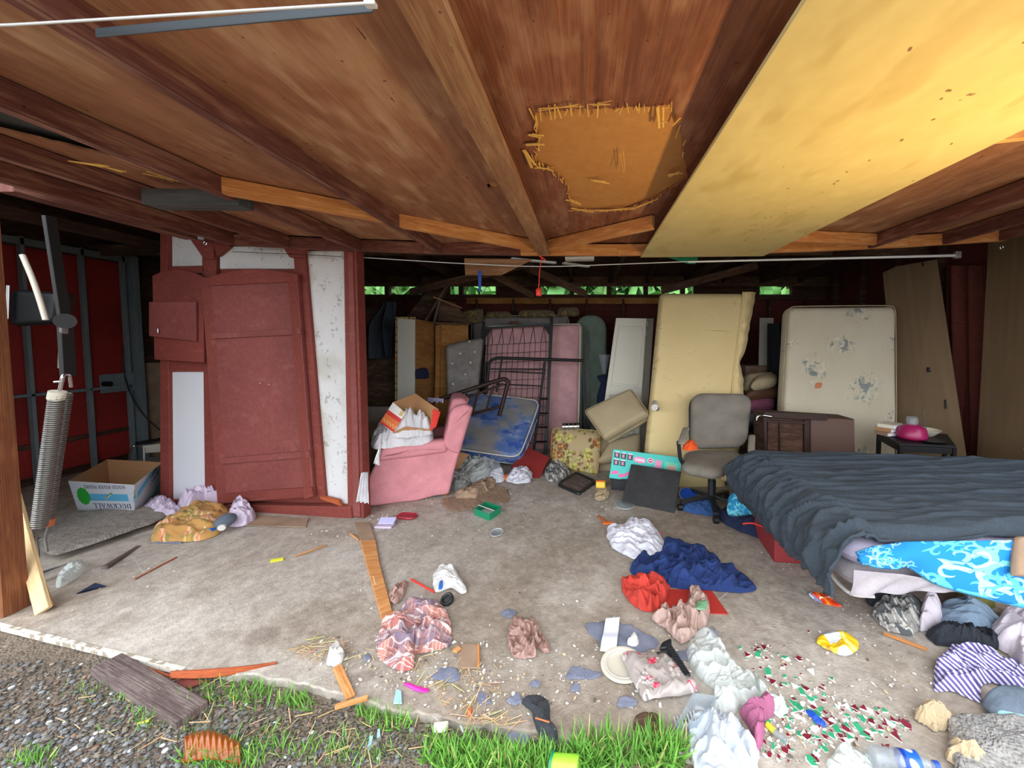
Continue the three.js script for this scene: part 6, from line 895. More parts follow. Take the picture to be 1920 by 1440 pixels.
// ───────────────────────── litter on the concrete ─────────────────────────
{ // broken board lying from the partition to the plaid shirt: three lengths
  const t = thing('floor_board', 'long orange-brown board lying on the concrete from the partition to the plaid shirt', 'board');
  const L = [[664, 979], [676, 1014], [688, 1060], [705, 1120], [718, 1166]], R = [[693, 979], [704, 1012], [712, 1058], [727, 1112], [739, 1160]];
  for (let i = 0; i < 4; i++) part(t, 'board_length', board([fl(L[i + 1][0], L[i + 1][1], 0.018 + 0.001 * i), fl(R[i + 1][0], R[i + 1][1], 0.018 + 0.001 * i), fl(R[i][0], R[i][1], 0.018 + 0.001 * i), fl(L[i][0], L[i][1], 0.018 + 0.001 * i)], 0.016, { b: 0.002 }), i < 1 ? M.cardDirty : M.raw);
  part(t, 'split', beam(fl(700, 1080, 0.02), fl(704, 1096, 0.02), 0.008, 0.003), M.rawPale);
}
const H = (name, label, cat, mat, o, opt) => solo(name, label, cat, heap(o, opt), mat);
H('plaid_shirt', 'red and grey plaid shirt crumpled on the concrete near the front edge', 'shirt', M.plaid, [[706, 1218], [716, 1172], [740, 1154], [772, 1128], [812, 1132], [838, 1146], [848, 1196], [838, 1216], [800, 1226], [775, 1228], [778, 1250], [752, 1266], [728, 1250], [714, 1238]], { h: 0.035, fold: 0.055, fs: 9, nt: 260, nr: 70, e: 4, warp: 0.02, c: [775, 1190], uvk: 0.1 });
H('tan_glove_bag', 'brownish plastic bag lying flat near the front edge, second litter right of the plaid shirt', 'bag', M.brownBag, [[952, 1186], [968, 1160], [985, 1166], [1004, 1166], [1018, 1196], [1034, 1220], [1018, 1226], [1006, 1210], [1004, 1232], [975, 1238], [956, 1222]], { h: 0.02, fold: 0.035, fs: 13, nt: 180, nr: 44, rough: 0.1, e: 4, dir: 1.4 });
H('tan_film', 'torn piece of tan plastic film beside the long floor board', 'plastic film', M.brownBag, [[728, 1128], [732, 1112], [748, 1098], [766, 1092], [756, 1122], [742, 1134]], { h: 0.03, fold: 0.03, fs: 18 });
H('white_diaper', 'white disposable nappy with a blue mark lying on the concrete behind the plaid shirt', 'nappy', M.offWhite, [[812, 1080], [822, 1066], [836, 1062], [856, 1078], [876, 1108], [864, 1115], [846, 1104], [816, 1112]], { h: 0.05, fold: 0.025, fs: 13 });
solo('blue_mark', 'small blue film strip on the white nappy', 'film', heap([fl(822, 1104, 0.06), fl(824, 1090, 0.06), fl(830, 1086, 0.06), fl(830, 1102, 0.06)], { y: 0.052, h: 0.006, fold: 0.002, nt: 30, nr: 8 }), M.blue);
solo('red_straw', 'red drinking straw pointing at the white nappy', 'straw', cyl(fl(771, 1086, 0.006), fl(814, 1110, 0.006), 0.006), M.redHandle);
{ const t = thing('black_ring', 'small black round ring standing behind the plaid shirt', 'cap'), p = fl(840, 1130, 0); part(t, 'cap_ring', lathe([[0.022, 0], [0.036, 0], [0.036, 0.02], [0.03, 0.026], [0.022, 0.02]], 24).rotateX(0.5).rotateZ(0.2).translate(p.x, 0.014, p.z), M.blackPlastic); part(t, 'cap_disc', lathe([[0, 0.006], [0.024, 0.006], [0.024, 0.01], [0, 0.012]], 24).rotateX(0.5).rotateZ(0.2).translate(p.x, 0.014, p.z), M.blackBoard); }
H('white_bag', 'white plastic carrier bag lying on the concrete behind the navy sweatshirt', 'bag', M.whiteBag, [[1138, 1006], [1140, 990], [1162, 992], [1182, 976], [1212, 978], [1232, 998], [1252, 1032], [1224, 1048], [1196, 1052], [1178, 1046], [1150, 1030]], { h: 0.075, fold: 0.04, fs: 8, nt: 200, nr: 54, e: 2.6, rough: 0.04 });
H('navy_sweatshirt', 'navy blue sweatshirt crumpled in the middle of the floor', 'sweatshirt', M.navyCloth, [[1184, 1074], [1196, 1044], [1236, 1036], [1248, 1014], [1282, 1020], [1330, 1036], [1352, 1058], [1350, 1074], [1396, 1078], [1420, 1106], [1396, 1114], [1340, 1110], [1268, 1104], [1220, 1090]], { h: 0.045, fold: 0.06, fs: 7, nt: 280, nr: 72, e: 4, warp: 0.03, c: [1284, 1072], rough: 0.03 });
H('red_cloth', 'red cloth bunched up in front of the navy sweatshirt', 'cloth', M.orangePants, [[1164, 1092], [1180, 1080], [1206, 1086], [1236, 1090], [1256, 1104], [1248, 1130], [1224, 1150], [1196, 1142], [1172, 1120]], { h: 0.05, fold: 0.06, fs: 8, nt: 200, nr: 54, dir: 1.2, e: 3.4 });
solo('red_mat', 'flat red mat lying on the concrete right of the red cloth', 'mat', board([fl(1232, 1146, 0.006), fl(1366, 1151, 0.006), fl(1334, 1106, 0.006), fl(1240, 1104, 0.006)], 0.005, { b: 0.001 }), M.red);
H('tan_bag', 'knotted tan carrier bag with green print lying across the red mat', 'bag', M.tanBag, [[1222, 1160], [1240, 1146], [1282, 1146], [1296, 1116], [1304, 1104], [1326, 1120], [1330, 1150], [1322, 1176], [1296, 1200], [1278, 1208], [1256, 1188]], { h: 0.045, fold: 0.055, fs: 10, nt: 200, nr: 54, e: 3.4, y: 0.012 });
solo('green_print', 'green printed film patch on the tan carrier bag', 'film', heap([at(1304, 1166, 1.98), at(1308, 1138, 2.04), at(1326, 1140, 2.04), at(1322, 1164, 1.98)].map((p) => p.setY(0.09)), { y: 0.085, h: 0.012, fold: 0.01, nt: 50, nr: 12 }), flat(0x6d9a72, 0.5));
H('clear_bag', 'long translucent white plastic bag trailing over the concrete toward the front edge', 'bag', M.clearBag, [[1294, 1200], [1316, 1176], [1336, 1182], [1356, 1222], [1376, 1250], [1410, 1270], [1428, 1318], [1424, 1346], [1396, 1330], [1378, 1342], [1342, 1348], [1336, 1330], [1344, 1300], [1308, 1270], [1290, 1240]], { h: 0.045, fold: 0.05, fs: 10, nt: 260, nr: 66, e: 3, c: [1350, 1270] });
H('clear_wrap', 'wisp of clear plastic wrap spread right of the long translucent bag', 'plastic film', M.clearBag, [[1410, 1262], [1432, 1290], [1478, 1336], [1450, 1340], [1424, 1310]], { h: 0.03, fold: 0.03, fs: 15 });
{ const t = thing('paper_strip', 'white paper strip lying on dark shards near the flowered placemat', 'paper'), c = [[1125, 1214], [1155, 1217], [1162, 1158], [1136, 1160]].map(([u, v]) => fl(u, v, 0.03)); part(t, 'paper_sheet', drape(grid4(c, (p, s, k) => p.setY(0.012 + 0.012 * Math.sin(k * 5) ** 2 + 0.01 * k)), 8, 16, 0.1, 0.2, 0.001), M.sheetPaper); }
{ const t = thing('white_plate', 'round cream plastic lid lying half under the flowered placemat', 'plate'), p = fl(1168, 1251, 0); part(t, 'plate_body', lathe([[0, 0.006], [0.07, 0.006], [0.082, 0.016], [0.1, 0.018], [0.104, 0.012], [0.085, 0.0], [0, 0]], 48).translate(p.x, 0.002, p.z), M.cream); part(t, 'inner_ring', new THREE.TorusGeometry(0.076, 0.004, 8, 48).rotateX(Math.PI / 2).translate(p.x, 0.014, p.z), M.offWhite); }
H('flowered_placemat', 'glossy placemat printed with red flowers lying crumpled near the front edge', 'placemat', M.placemat, [[1166, 1232], [1190, 1228], [1240, 1228], [1276, 1252], [1310, 1294], [1282, 1306], [1226, 1312], [1208, 1316], [1190, 1288]], { y: 0.02, h: 0.03, fold: 0.02, fs: 6, e: 5, edge: 0.006, rough: 0.02 });
{ const t = thing('black_brush', 'black plastic hairbrush lying behind the flowered placemat', 'brush'), a = fl(1250, 1206, 0.05), b = fl(1290, 1268, 0.05); part(t, 'handle', beam(a, b, 0.028, 0.014), M.blackPlastic); part(t, 'brush_head', pad([fl(1234, 1216, 0.04), fl(1258, 1212, 0.06), fl(1258, 1194, 0.06), fl(1240, 1204, 0.05)], 0.02, { R: 0.01, e: 0.008, n: 10 }), M.blackPlastic); for (let i = 0; i < 12; i++) { const p = a.clone().lerp(b, 0.1 + i * 0.07); part(t, 'tooth', beam(p.clone().add(V(-0.012, 0.004, 0)), p.clone().add(V(0.012, 0.004, 0)), 0.003, 0.012), M.black); } part(t, 'back_plate', board([fl(1238, 1240, 0.03), fl(1272, 1256, 0.03), fl(1254, 1216, 0.04), fl(1230, 1222, 0.04)], 0.006), M.blackBoard); }
{ const t = thing('clear_tray', 'clear ribbed plastic food tray near the front edge beside the white T-shirt', 'tray'); const c = [[1266, 1364], [1306, 1352], [1346, 1308], [1300, 1302]].map(([u, v]) => fl(u, v, 0.05)); part(t, 'tray_body', drape(grid4(c, (p, s, k) => p.setY(0.05 * Math.max(Math.pow(Math.abs(s * 2 - 1), 6), Math.pow(Math.abs(k * 2 - 1), 6)) + 0.006)), 20, 20, 0.2, 0.2, 0.002), M.clearPlastic); for (let i = 0; i < 7; i++) part(t, 'rib', cyl(fl(1264 + i * 6, 1345 - i * 2, 0.02), fl(1270 + i * 6, 1366 - i * 2, 0.03), 0.003), M.galvanised); }
H('mauve_cloth', 'mauve cloth lying twisted beside the long translucent bag', 'cloth', M.mauveCloth, [[1386, 1338], [1420, 1330], [1432, 1312], [1452, 1318], [1450, 1344], [1432, 1360], [1430, 1400], [1416, 1418], [1412, 1384], [1400, 1360]], { h: 0.05, fold: 0.04, fs: 12, e: 3 });
H('white_tshirt', 'white T-shirt with a pink print crumpled at the bottom edge of the picture', 'T-shirt', M.pinkTee, [[1290, 1376], [1304, 1346], [1330, 1342], [1350, 1344], [1384, 1362], [1400, 1390], [1420, 1410], [1424, 1470], [1340, 1490], [1302, 1440]], { h: 0.05, fold: 0.055, fs: 8, nt: 220, nr: 60, e: 3.4, y: -0.01 });
{ const t = thing('water_bottle', 'clear water bottle with a blue label lying at the bottom edge', 'bottle'), a = fl(1634, 1420, 0.045), b = fl(1752, 1436, 0.045), D = b.clone().sub(a), P = (k) => a.clone().addScaledVector(D, k); const R = 0.034; part(t, 'bottle_body', lathe([[0, 0], [R * 0.85, 0], [R, 0.01], [R, 0.05], [R * 0.92, 0.056], [R, 0.062], [R, 0.078], [R * 0.92, 0.084], [R, 0.09], [R, 0.16], [R * 0.5, 0.21], [R * 0.38, 0.215], [R * 0.38, 0.235]], 28).scale(1, D.length() / 0.235, 1).applyQuaternion(new THREE.Quaternion().setFromUnitVectors(V(0, 1, 0), D.clone().normalize())).translate(a.x, a.y, a.z), M.clearPlastic); part(t.children[0], 'label', (() => { const g = new THREE.CylinderGeometry(R * 1.03, R * 1.03, D.length() * 0.28, 28, 1, true); return g.applyQuaternion(new THREE.Quaternion().setFromUnitVectors(V(0, 1, 0), D.clone().normalize())).translate(...P(0.6).toArray()); })(), M.bottleLabel); part(t, 'cap', cyl(P(0.99), P(1.07), R * 0.44), M.deepBlue); }
H('clear_film', 'crumpled clear film left of the water bottle at the bottom edge', 'plastic film', M.clearBag, [[1548, 1436], [1570, 1416], [1610, 1408], [1630, 1424], [1636, 1450], [1590, 1466]], { h: 0.05, fold: 0.04, fs: 12 });
H('tan_rag', 'dirty beige rag among the shards right of the water bottle', 'rag', M.beigeCloth, [[1716, 1350], [1724, 1330], [1742, 1322], [1762, 1336], [1786, 1352], [1776, 1368], [1748, 1372]], { h: 0.045, fold: 0.04, fs: 16, rough: 0.2 });
H('tan_rag', 'dirty beige rag lying between the carpet piece and the bottom edge', 'rag', M.beigeCloth, [[1772, 1420], [1790, 1400], [1830, 1418], [1866, 1446], [1830, 1462]], { h: 0.04, fold: 0.04, fs: 16, rough: 0.2 });
H('chip_bag', 'yellow and silver snack bag lying alone on the concrete before the bed', 'bag', M.chipBag, [[1530, 1206], [1548, 1190], [1572, 1186], [1594, 1194], [1610, 1210], [1604, 1224], [1586, 1232], [1556, 1222]], { h: 0.035, fold: 0.014, fs: 10, e: 3 });
H('candy_wrapper', 'orange and blue candy wrapper lying near the bed corner', 'wrapper', M.candyWrap, [[1516, 1114], [1530, 1112], [1556, 1120], [1580, 1140], [1546, 1134], [1526, 1126]], { h: 0.018, fold: 0.012, fs: 16 });
{ const t = thing('orange_knife', 'small orange-handled paint brush lying behind the white carrier bag', 'brush'); part(t, 'handle', beam(fl(1130, 981, 0.01), fl(1150, 980, 0.01), 0.03, 0.012), M.orange); part(t, 'blade', beam(fl(1121, 967, 0.008), fl(1136, 978, 0.008), 0.03, 0.006), M.copper); }
{ const t = thing('clear_disc', 'clear round plastic lid lying before the black panel', 'lid'), p = fl(1172, 948, 0); part(t, 'lid_disc', lathe([[0, 0.012], [0.07, 0.012], [0.078, 0.006], [0.084, 0.0], [0.08, 0.0], [0.07, 0.009], [0, 0.009]], 36).translate(p.x, 0.002, p.z), M.clearPlastic); part(t.children[0], 'lid_rim', new THREE.TorusGeometry(0.082, 0.003, 6, 40).rotateX(Math.PI / 2).translate(p.x, 0.004, p.z), M.galvanised); }
{ const t = thing('green_dish', 'green plastic soap dish with white inside lying in front of the armchair', 'dish'); const f0 = fl(889, 966, 0.0), f1 = fl(918, 977, 0.0), b = fl(940, 962, 0).sub(f1); const c = [f0, f1, f1.clone().add(b), f0.clone().add(b)], up = V(0, 0.06, 0), U = (p) => p.clone().add(up); for (let i = 0; i < 4; i++) part(t, 'dish_wall', board([c[i], c[(i + 1) % 4], U(c[(i + 1) % 4]), U(c[i])], 0.006), M.green); part(t, 'dish_base', board(c.map((p) => p.clone().setY(0.006)), 0.005), M.offWhite); part(t, 'dish_lid', board([c[3], c[2], c[2].clone().add(V(0, 0.07, 0)).addScaledVector(b, -0.7), c[3].clone().add(V(0, 0.07, 0)).addScaledVector(b, -0.7)], 0.005), M.offWhite); }
{ const t = thing('red_tray', 'small dark red plastic tray lying in front of the armchair', 'tray'), p = fl(763, 971, 0); part(t, 'tray_body', (() => { const g = pad([V(-0.085, 0, 0.05), V(0.085, 0, 0.05), V(0.085, 0, -0.05), V(-0.085, 0, -0.05)], 0.028, { R: 0.035, e: 0.012, n: 18, disp: (x, y, s, r) => s > 0 ? -0.014 * sm(0.85, 0.7, r) : 0 }); return g.rotateY(-0.15).translate(p.x, 0.03, p.z); })(), M.deepRed); }
{ const t = thing('lilac_box', 'small lilac transparent box lying left of the red tray', 'box'), p = fl(724, 986, 0); part(t, 'box_lid', box(0.13, 0.012, 0.06, 0.004).rotateX(0.5).translate(p.x, 0.034, p.z - 0.02), M.lilac); part(t, 'box_body', box(0.14, 0.02, 0.07, 0.006).translate(p.x, 0.01, p.z + 0.02), M.lilacBag); }
{ const p = fl(931, 1002, 0), t = thing('glass_saucer', 'small clear oval saucer lying alone on the open concrete', 'saucer'); part(t, 'saucer_body', lathe([[0, 0.002], [0.036, 0.002], [0.05, 0.016], [0.047, 0.017], [0.034, 0.005], [0, 0.005]], 32).scale(1, 1, 1.3).translate(p.x, 0, p.z), M.clearPlastic); part(t, 'saucer_rim', new THREE.TorusGeometry(0.048, 0.0025, 6, 40).rotateX(Math.PI / 2).scale(1, 1, 1.3).translate(p.x, 0.017, p.z), M.galvanised); }
{ const t = thing('black_tray', 'square black plastic tray lying before the retro flowered cushion', 'tray'), c = [[1043, 906], [1086, 925], [1120, 900], [1080, 882]].map(([u, v]) => fl(u, v, 0.03)); part(t, 'tray_body', pad(c, 0.035, { R: 0.05, e: 0.014, n: 26, disp: (x, y, s, r) => s > 0 ? -0.022 * sm(0.9, 0.8, r) : 0 }), M.blackPlastic); part(t, 'dusty_bottom', pad(c.map((p) => p.clone().lerp(fl(1081, 903, 0.016), 0.22).setY(0.017)), 0.006, { R: 0.04, e: 0.003, n: 10 }), M.weathered); }
{ const p = fl(1126, 914, 0), t = thing('yellow_packet', 'small yellow and red packet lying beside the black tray', 'packet'); part(t, 'packet_body', pad([V(-0.05, 0.0, 0.02), V(0.05, 0.0, 0.03), V(0.05, 0.06, 0.0), V(-0.05, 0.07, -0.01)].map((q) => q.add(p)), 0.03, { R: 0.01, e: 0.012, n: 12 }), M.yellowPack); part(t, 'packet_fold', box(0.1, 0.01, 0.03, 0.003).translate(p.x, 0.066, p.z - 0.005), M.orange); }
H('white_film_bag', 'white plastic bag with orange corner lying in front of the red board', 'bag', M.whiteBag, [[948, 902], [962, 886], [980, 882], [998, 890], [994, 904], [970, 908]], { h: 0.08, fold: 0.04, fs: 13 });
H('orange_corner', 'orange packet under the white bag by the red board', 'packet', M.orange, [[940, 900], [946, 892], [958, 894], [956, 902]], { h: 0.04, fold: 0.01 });
H('plastic_wrap', 'big crumpled clear plastic wrap on the floor behind the armchair', 'plastic film', M.clearBag, [[856, 890], [868, 866], [900, 856], [936, 864], [938, 890], [914, 906], [880, 906]], { h: 0.14, fold: 0.06, fs: 10 });
H('teal_cloth', 'teal printed cloth inside the clear plastic wrap under the blue mattress', 'cloth', flat(0x5c8288, 0.8), [[872, 884], [884, 868], [918, 866], [928, 880], [910, 894], [886, 894]], { h: 0.09, fold: 0.04, fs: 12 });
H('tan_packing', 'crumpled clear and tan wrapping right behind the rear leg of the armchair', 'plastic film', M.greyBag, [[838, 910], [844, 886], [868, 890], [886, 906], [874, 922], [850, 920]], { h: 0.08, fold: 0.05, fs: 12 });
H('white_film_bag', 'white plastic bag corner under the front edge of the blue mattress', 'bag', M.whiteBag, [[914, 902], [932, 880], [942, 884], [946, 902], [930, 906]], { h: 0.1, fold: 0.03, fs: 12 });
solo('tan_carton_flap', 'tan cardboard box side leaning under the blue mattress behind the armchair', 'cardboard', board(q4([842, 884, 4.2], [856, 882, 4.2], [880, 852, 4.3], [858, 846, 4.3]), 0.01), M.card);
{ const o = [[[830, 938], [844, 960], [900, 952], [903, 940], [870, 930]], [[852, 932], [885, 914], [930, 898], [926, 914], [890, 936]], [[880, 938], [950, 944], [952, 920], [926, 910], [905, 920]]], l = ['flat torn piece of cardboard by the rear leg of the armchair, nearest the front', 'crumpled brown paper lying behind the green soap dish', 'flat torn cardboard lying just behind the green soap dish']; o.forEach((k, i) => H('torn_cardboard', l[i], 'cardboard', M.cardDirty, k, { h: i === 1 ? 0.05 : 0.006, fold: i === 1 ? 0.03 : 0.006, fs: 10, e: 6, rough: 0.15 })); }
H('cream_cloth', 'cream and black patterned cloth lying left of the retro flowered cushion', 'cloth', M.camo, [[1020, 890], [1030, 872], [1060, 876], [1070, 890], [1044, 904], [1026, 902]], { h: 0.08, fold: 0.05, fs: 14 });
H('tan_crumbs', 'beige crumbly foam lumps lying below the yellow packet', 'foam', M.beigeCloth, [[1114, 934], [1124, 922], [1142, 922], [1140, 934], [1124, 940]], { h: 0.02, fold: 0.03, fs: 30 });
// slate-blue flakes of paint or roofing lying about
{ const F = [[[1098, 1172], [1138, 1166], [1178, 1172], [1226, 1196], [1230, 1212], [1180, 1226], [1132, 1218]], [[1064, 1262], [1076, 1250], [1128, 1264], [1118, 1274], [1066, 1274]], [[1070, 1290], [1084, 1278], [1086, 1296], [1072, 1298]], [[1156, 1320], [1164, 1310], [1188, 1310], [1196, 1324], [1164, 1328]], [[808, 1270], [832, 1252], [858, 1256], [862, 1276], [836, 1280]], [[814, 1332], [828, 1326], [850, 1332], [830, 1354], [818, 1348]], [[892, 1300], [902, 1298], [922, 1318], [900, 1324]], [[938, 1152], [952, 1142], [968, 1148], [958, 1160]], [[992, 1286], [1000, 1276], [1014, 1280], [1008, 1290]], [[954, 1392], [960, 1372], [990, 1376], [986, 1400], [960, 1404]], [[1326, 1190], [1336, 1176], [1346, 1190], [1340, 1196]], [[1270, 1224], [1300, 1218], [1304, 1236], [1278, 1240]], [[682, 1234], [692, 1226], [696, 1236], [686, 1242]], [[950, 1316], [970, 1300], [980, 1316], [964, 1324]]];
  const L = ['large slate-blue flake lying under the white paper strip', 'long slate-blue flake left of the cream plastic lid', 'small slate-blue flake left of the cream lid, nearest the front', 'slate-blue flake lying in front of the flowered placemat', 'star-shaped slate-blue flake right below the plaid shirt', 'slate-blue flake at the grass edge left of the dry straw bundle', 'slate-blue flake above the dry straw bundle', 'slate-blue flake lying behind the brownish plastic bag', 'tiny slate-blue flake above the black sock', 'slate-blue flake in the grass left of the black sock', 'slate-blue flake between the tan and the translucent bag', 'slate-blue flake lying under the black hairbrush', 'tiny slate-blue flake left of the plaid shirt', 'slate-blue flake just left of the black sock'];
  F.forEach((k, i) => solo('slate_flake', L[i], 'flake', heap(k, { y: k[0][1] > 1320 && k[0][0] < 1000 ? -0.02 : 0.002, h: 0.002, fold: 0.003, fs: 14, e: 9, nr: 8, nt: 50, edge: 0.003, rough: 0.2 }), M.slate, 'slate-blue flakes on the concrete')); }
// coloured odds and ends
solo('pink_strip', 'bright pink plastic strip lying below the plaid shirt', 'strip', heap([[758, 1286], [762, 1280], [786, 1290], [804, 1292], [802, 1300], [780, 1298]], { y: 0.003, h: 0.01, fold: 0.004, nt: 50, nr: 10 }), M.pink);
solo('blue_chip', 'pale blue flake of paint lying left of the pink strip', 'chip', board([fl(737, 1320, 0.006), fl(754, 1320, 0.006), fl(753, 1296, 0.01), fl(743, 1292, 0.012)], 0.003), M.paleBlue);
solo('yellow_strip', 'bright yellow plastic strip lying on the open concrete at the left', 'strip', board([fl(506, 1055, 0.006), fl(532, 1050, 0.006), fl(532, 1045, 0.008), fl(508, 1049, 0.008)], 0.004), M.yellow);
solo('wood_sliver', 'thin orange wood sliver lying right of the yellow strip', 'wood sliver', beam(fl(553, 1043, 0.006), fl(612, 1022, 0.006), 0.02, 0.006), M.raw);
solo('magenta_scrap', 'tiny magenta scrap lying right of the white carrier bag', 'scrap', box(0.035, 0.01, 0.02, 0.003).translate(...fl(1236, 1000, 0.005).toArray()), M.pink);
{ const S = [[632, 1250, 658, 1308, 0.035, 'orange wooden stake lying in front of the plaid shirt, pointing at the lens'], [628, 1326, 690, 1308, 0.02, 'thin orange lath lying at the grass edge left of the splintered wood'], [1656, 1187, 1738, 1218, 0.012, 'thin reddish stick lying before the black shirt'], [656, 1000, 672, 1012, 0.008, 'thin pale splinter lying left of the floor board']]; for (const [a, b, c, d, w, l] of S) solo('wood_stick', l, 'stick', beam(fl(a, b, 0.012), fl(c, d, 0.008), w, 0.014), M.raw); }
{ const t = thing('splintered_wood', 'splintered orange piece of plywood standing at the grass edge below the plaid shirt', 'wood piece'); const sp = [[[676, 1306], [702, 1308], [698, 1286], [678, 1280]], [[698, 1310], [718, 1312], [712, 1284], [700, 1272]], [[712, 1312], [722, 1310], [738, 1282], [730, 1288]]]; for (const k of sp) part(t, 'splinter', board([fl(k[0][0], k[0][1], 0.0), fl(k[1][0], k[1][1], 0.0), at(k[2][0], k[2][1], 1.74), at(k[3][0], k[3][1], 1.74)], 0.006, { b: 0.001 }), M.raw); }
{ const t = thing('plywood_offcut', 'square tan plywood offcut lying right of the plaid shirt', 'offcut'), c = [[862, 1252], [898, 1252], [896, 1208], [864, 1206]].map(([u, v]) => fl(u, v, 0.012)); part(t, 'offcut_sheet', board(c, 0.008), M.cardDirty); part(t, 'torn_rim', beam(fl(897, 1250, 0.014), fl(897, 1208, 0.014), 0.012, 0.008), M.raw); part(t, 'torn_rim', beam(fl(852, 1222, 0.014), fl(862, 1214, 0.014), 0.03, 0.01), M.raw); }
H('white_lump', 'lump of white foam on the concrete left of the plaid shirt', 'foam', M.offWhite, [[612, 1246], [622, 1226], [634, 1218], [646, 1230], [640, 1246], [626, 1252]], { h: 0.05, fold: 0.03, fs: 20 });
{ const t = thing('black_sock', 'black sock lying at the front edge of the concrete', 'sock'); part(t, 'sock_cloth', heap([[978, 1322], [986, 1310], [1012, 1308], [1030, 1322], [1032, 1352], [1046, 1378], [1040, 1392], [1016, 1388], [1002, 1360], [996, 1336]], { h: 0.035, fold: 0.014, fs: 12, e: 3 }), M.blackSock); part(t, 'twig', cyl(fl(1004, 1346, 0.05), fl(1030, 1354, 0.05), 0.003), M.copper); }
{ const t = thing('yellow_pencil', 'yellow and clear plastic pen lying among the shards right of the mauve cloth', 'pen'); part(t, 'barrel', cyl(fl(1452, 1372, 0.014), fl(1474, 1390, 0.014), 0.011), M.clearPlastic); part(t, 'tip', cyl(fl(1438, 1358, 0.014), fl(1452, 1371, 0.014), 0.011), M.yellow); }
H('blue_film', 'dark blue film strip among the shards before the water bottle', 'plastic film', M.deepBlue, [[1508, 1334], [1516, 1336], [1546, 1356], [1548, 1366], [1530, 1358]], { h: 0.012, fold: 0.006, nt: 60, nr: 12 });
{ // broken crockery: flat shards with glazed tops and white broken rims
  const shapes = []; for (let i = 0; i < 8; i++) { const s = new THREE.Shape(), n = 3 + (i % 3); for (let k = 0; k < n; k++) { const a = k / n * 6.283 + rnd(-0.4, 0.4), r = rnd(0.55, 1.1); s[k ? 'lineTo' : 'moveTo'](r * Math.cos(a), r * 0.8 * Math.sin(a)); } s.closePath(); shapes.push(s); }
  const body = shapes.map((s) => new THREE.ExtrudeGeometry(s, { depth: 0.22, bevelEnabled: false }).rotateX(-Math.PI / 2).scale(0.018, 0.02, 0.018)), glaze = shapes.map((s) => new THREE.ExtrudeGeometry(s, { depth: 0.04, bevelEnabled: false }).rotateX(-Math.PI / 2).scale(0.0172, 0.02, 0.0172).translate(0, 0.0045, 0));
  const white = flat(0xe0dfd8, 0.35), cols = [['green', flat(0x37a172, 0.25)], ['dark red', flat(0x7a2332, 0.25)], ['white', white]];
  const spots = [[1560, 1350, 150, 38, 150], [1500, 1290, 90, 50, 50], [1450, 1240, 50, 36, 22], [1400, 1226, 22, 10, 6], [1480, 1400, 70, 34, 44], [1620, 1380, 60, 26, 14], [1556, 1180, 60, 14, 4]];
  const proto = new Map();
  for (const [u, v, du, dv, n] of spots) for (let i = 0; i < n; i++) {
    const a = rnd(6.283), r = Math.sqrt(rnd()), U = u + du * r * Math.cos(a), W = v + dv * r * Math.sin(a) + (U - u) * 0.1, c = cols[rnd() < 0.36 ? 0 : rnd() < 0.55 ? 1 : 2], k = Math.floor(rnd(8)), key = c[0] + k, p = fl(U, W, 0); if (W > 1436) continue;
    let o;
    if (!proto.has(key)) { o = new THREE.Group(); part(o, 'shard_body', body[k], white); if (c[0] !== 'white') part(o, 'glaze', glaze[k], c[1]); proto.set(key, o); } else o = proto.get(key).clone();
    o.name = numbered('crockery_shard'); scene.add(o); tag(o, { green: 'green glazed crockery shard on the concrete between the plastic bags and the bed', 'dark red': 'dark red glazed crockery shard on the concrete between the plastic bags and the bed', white: 'white crockery shard on the concrete between the plastic bags and the bed' }[c[0]], 'shard', c[0] + ' crockery shards');
    o.position.set(p.x, 0.001, p.z); o.rotation.set(rnd(-0.12, 0.12), rnd(6.28), rnd(-0.12, 0.12)); o.scale.setScalar(rnd() < 0.6 ? rnd(0.4, 0.8) : rnd(0.8, 1.5));
  }
}
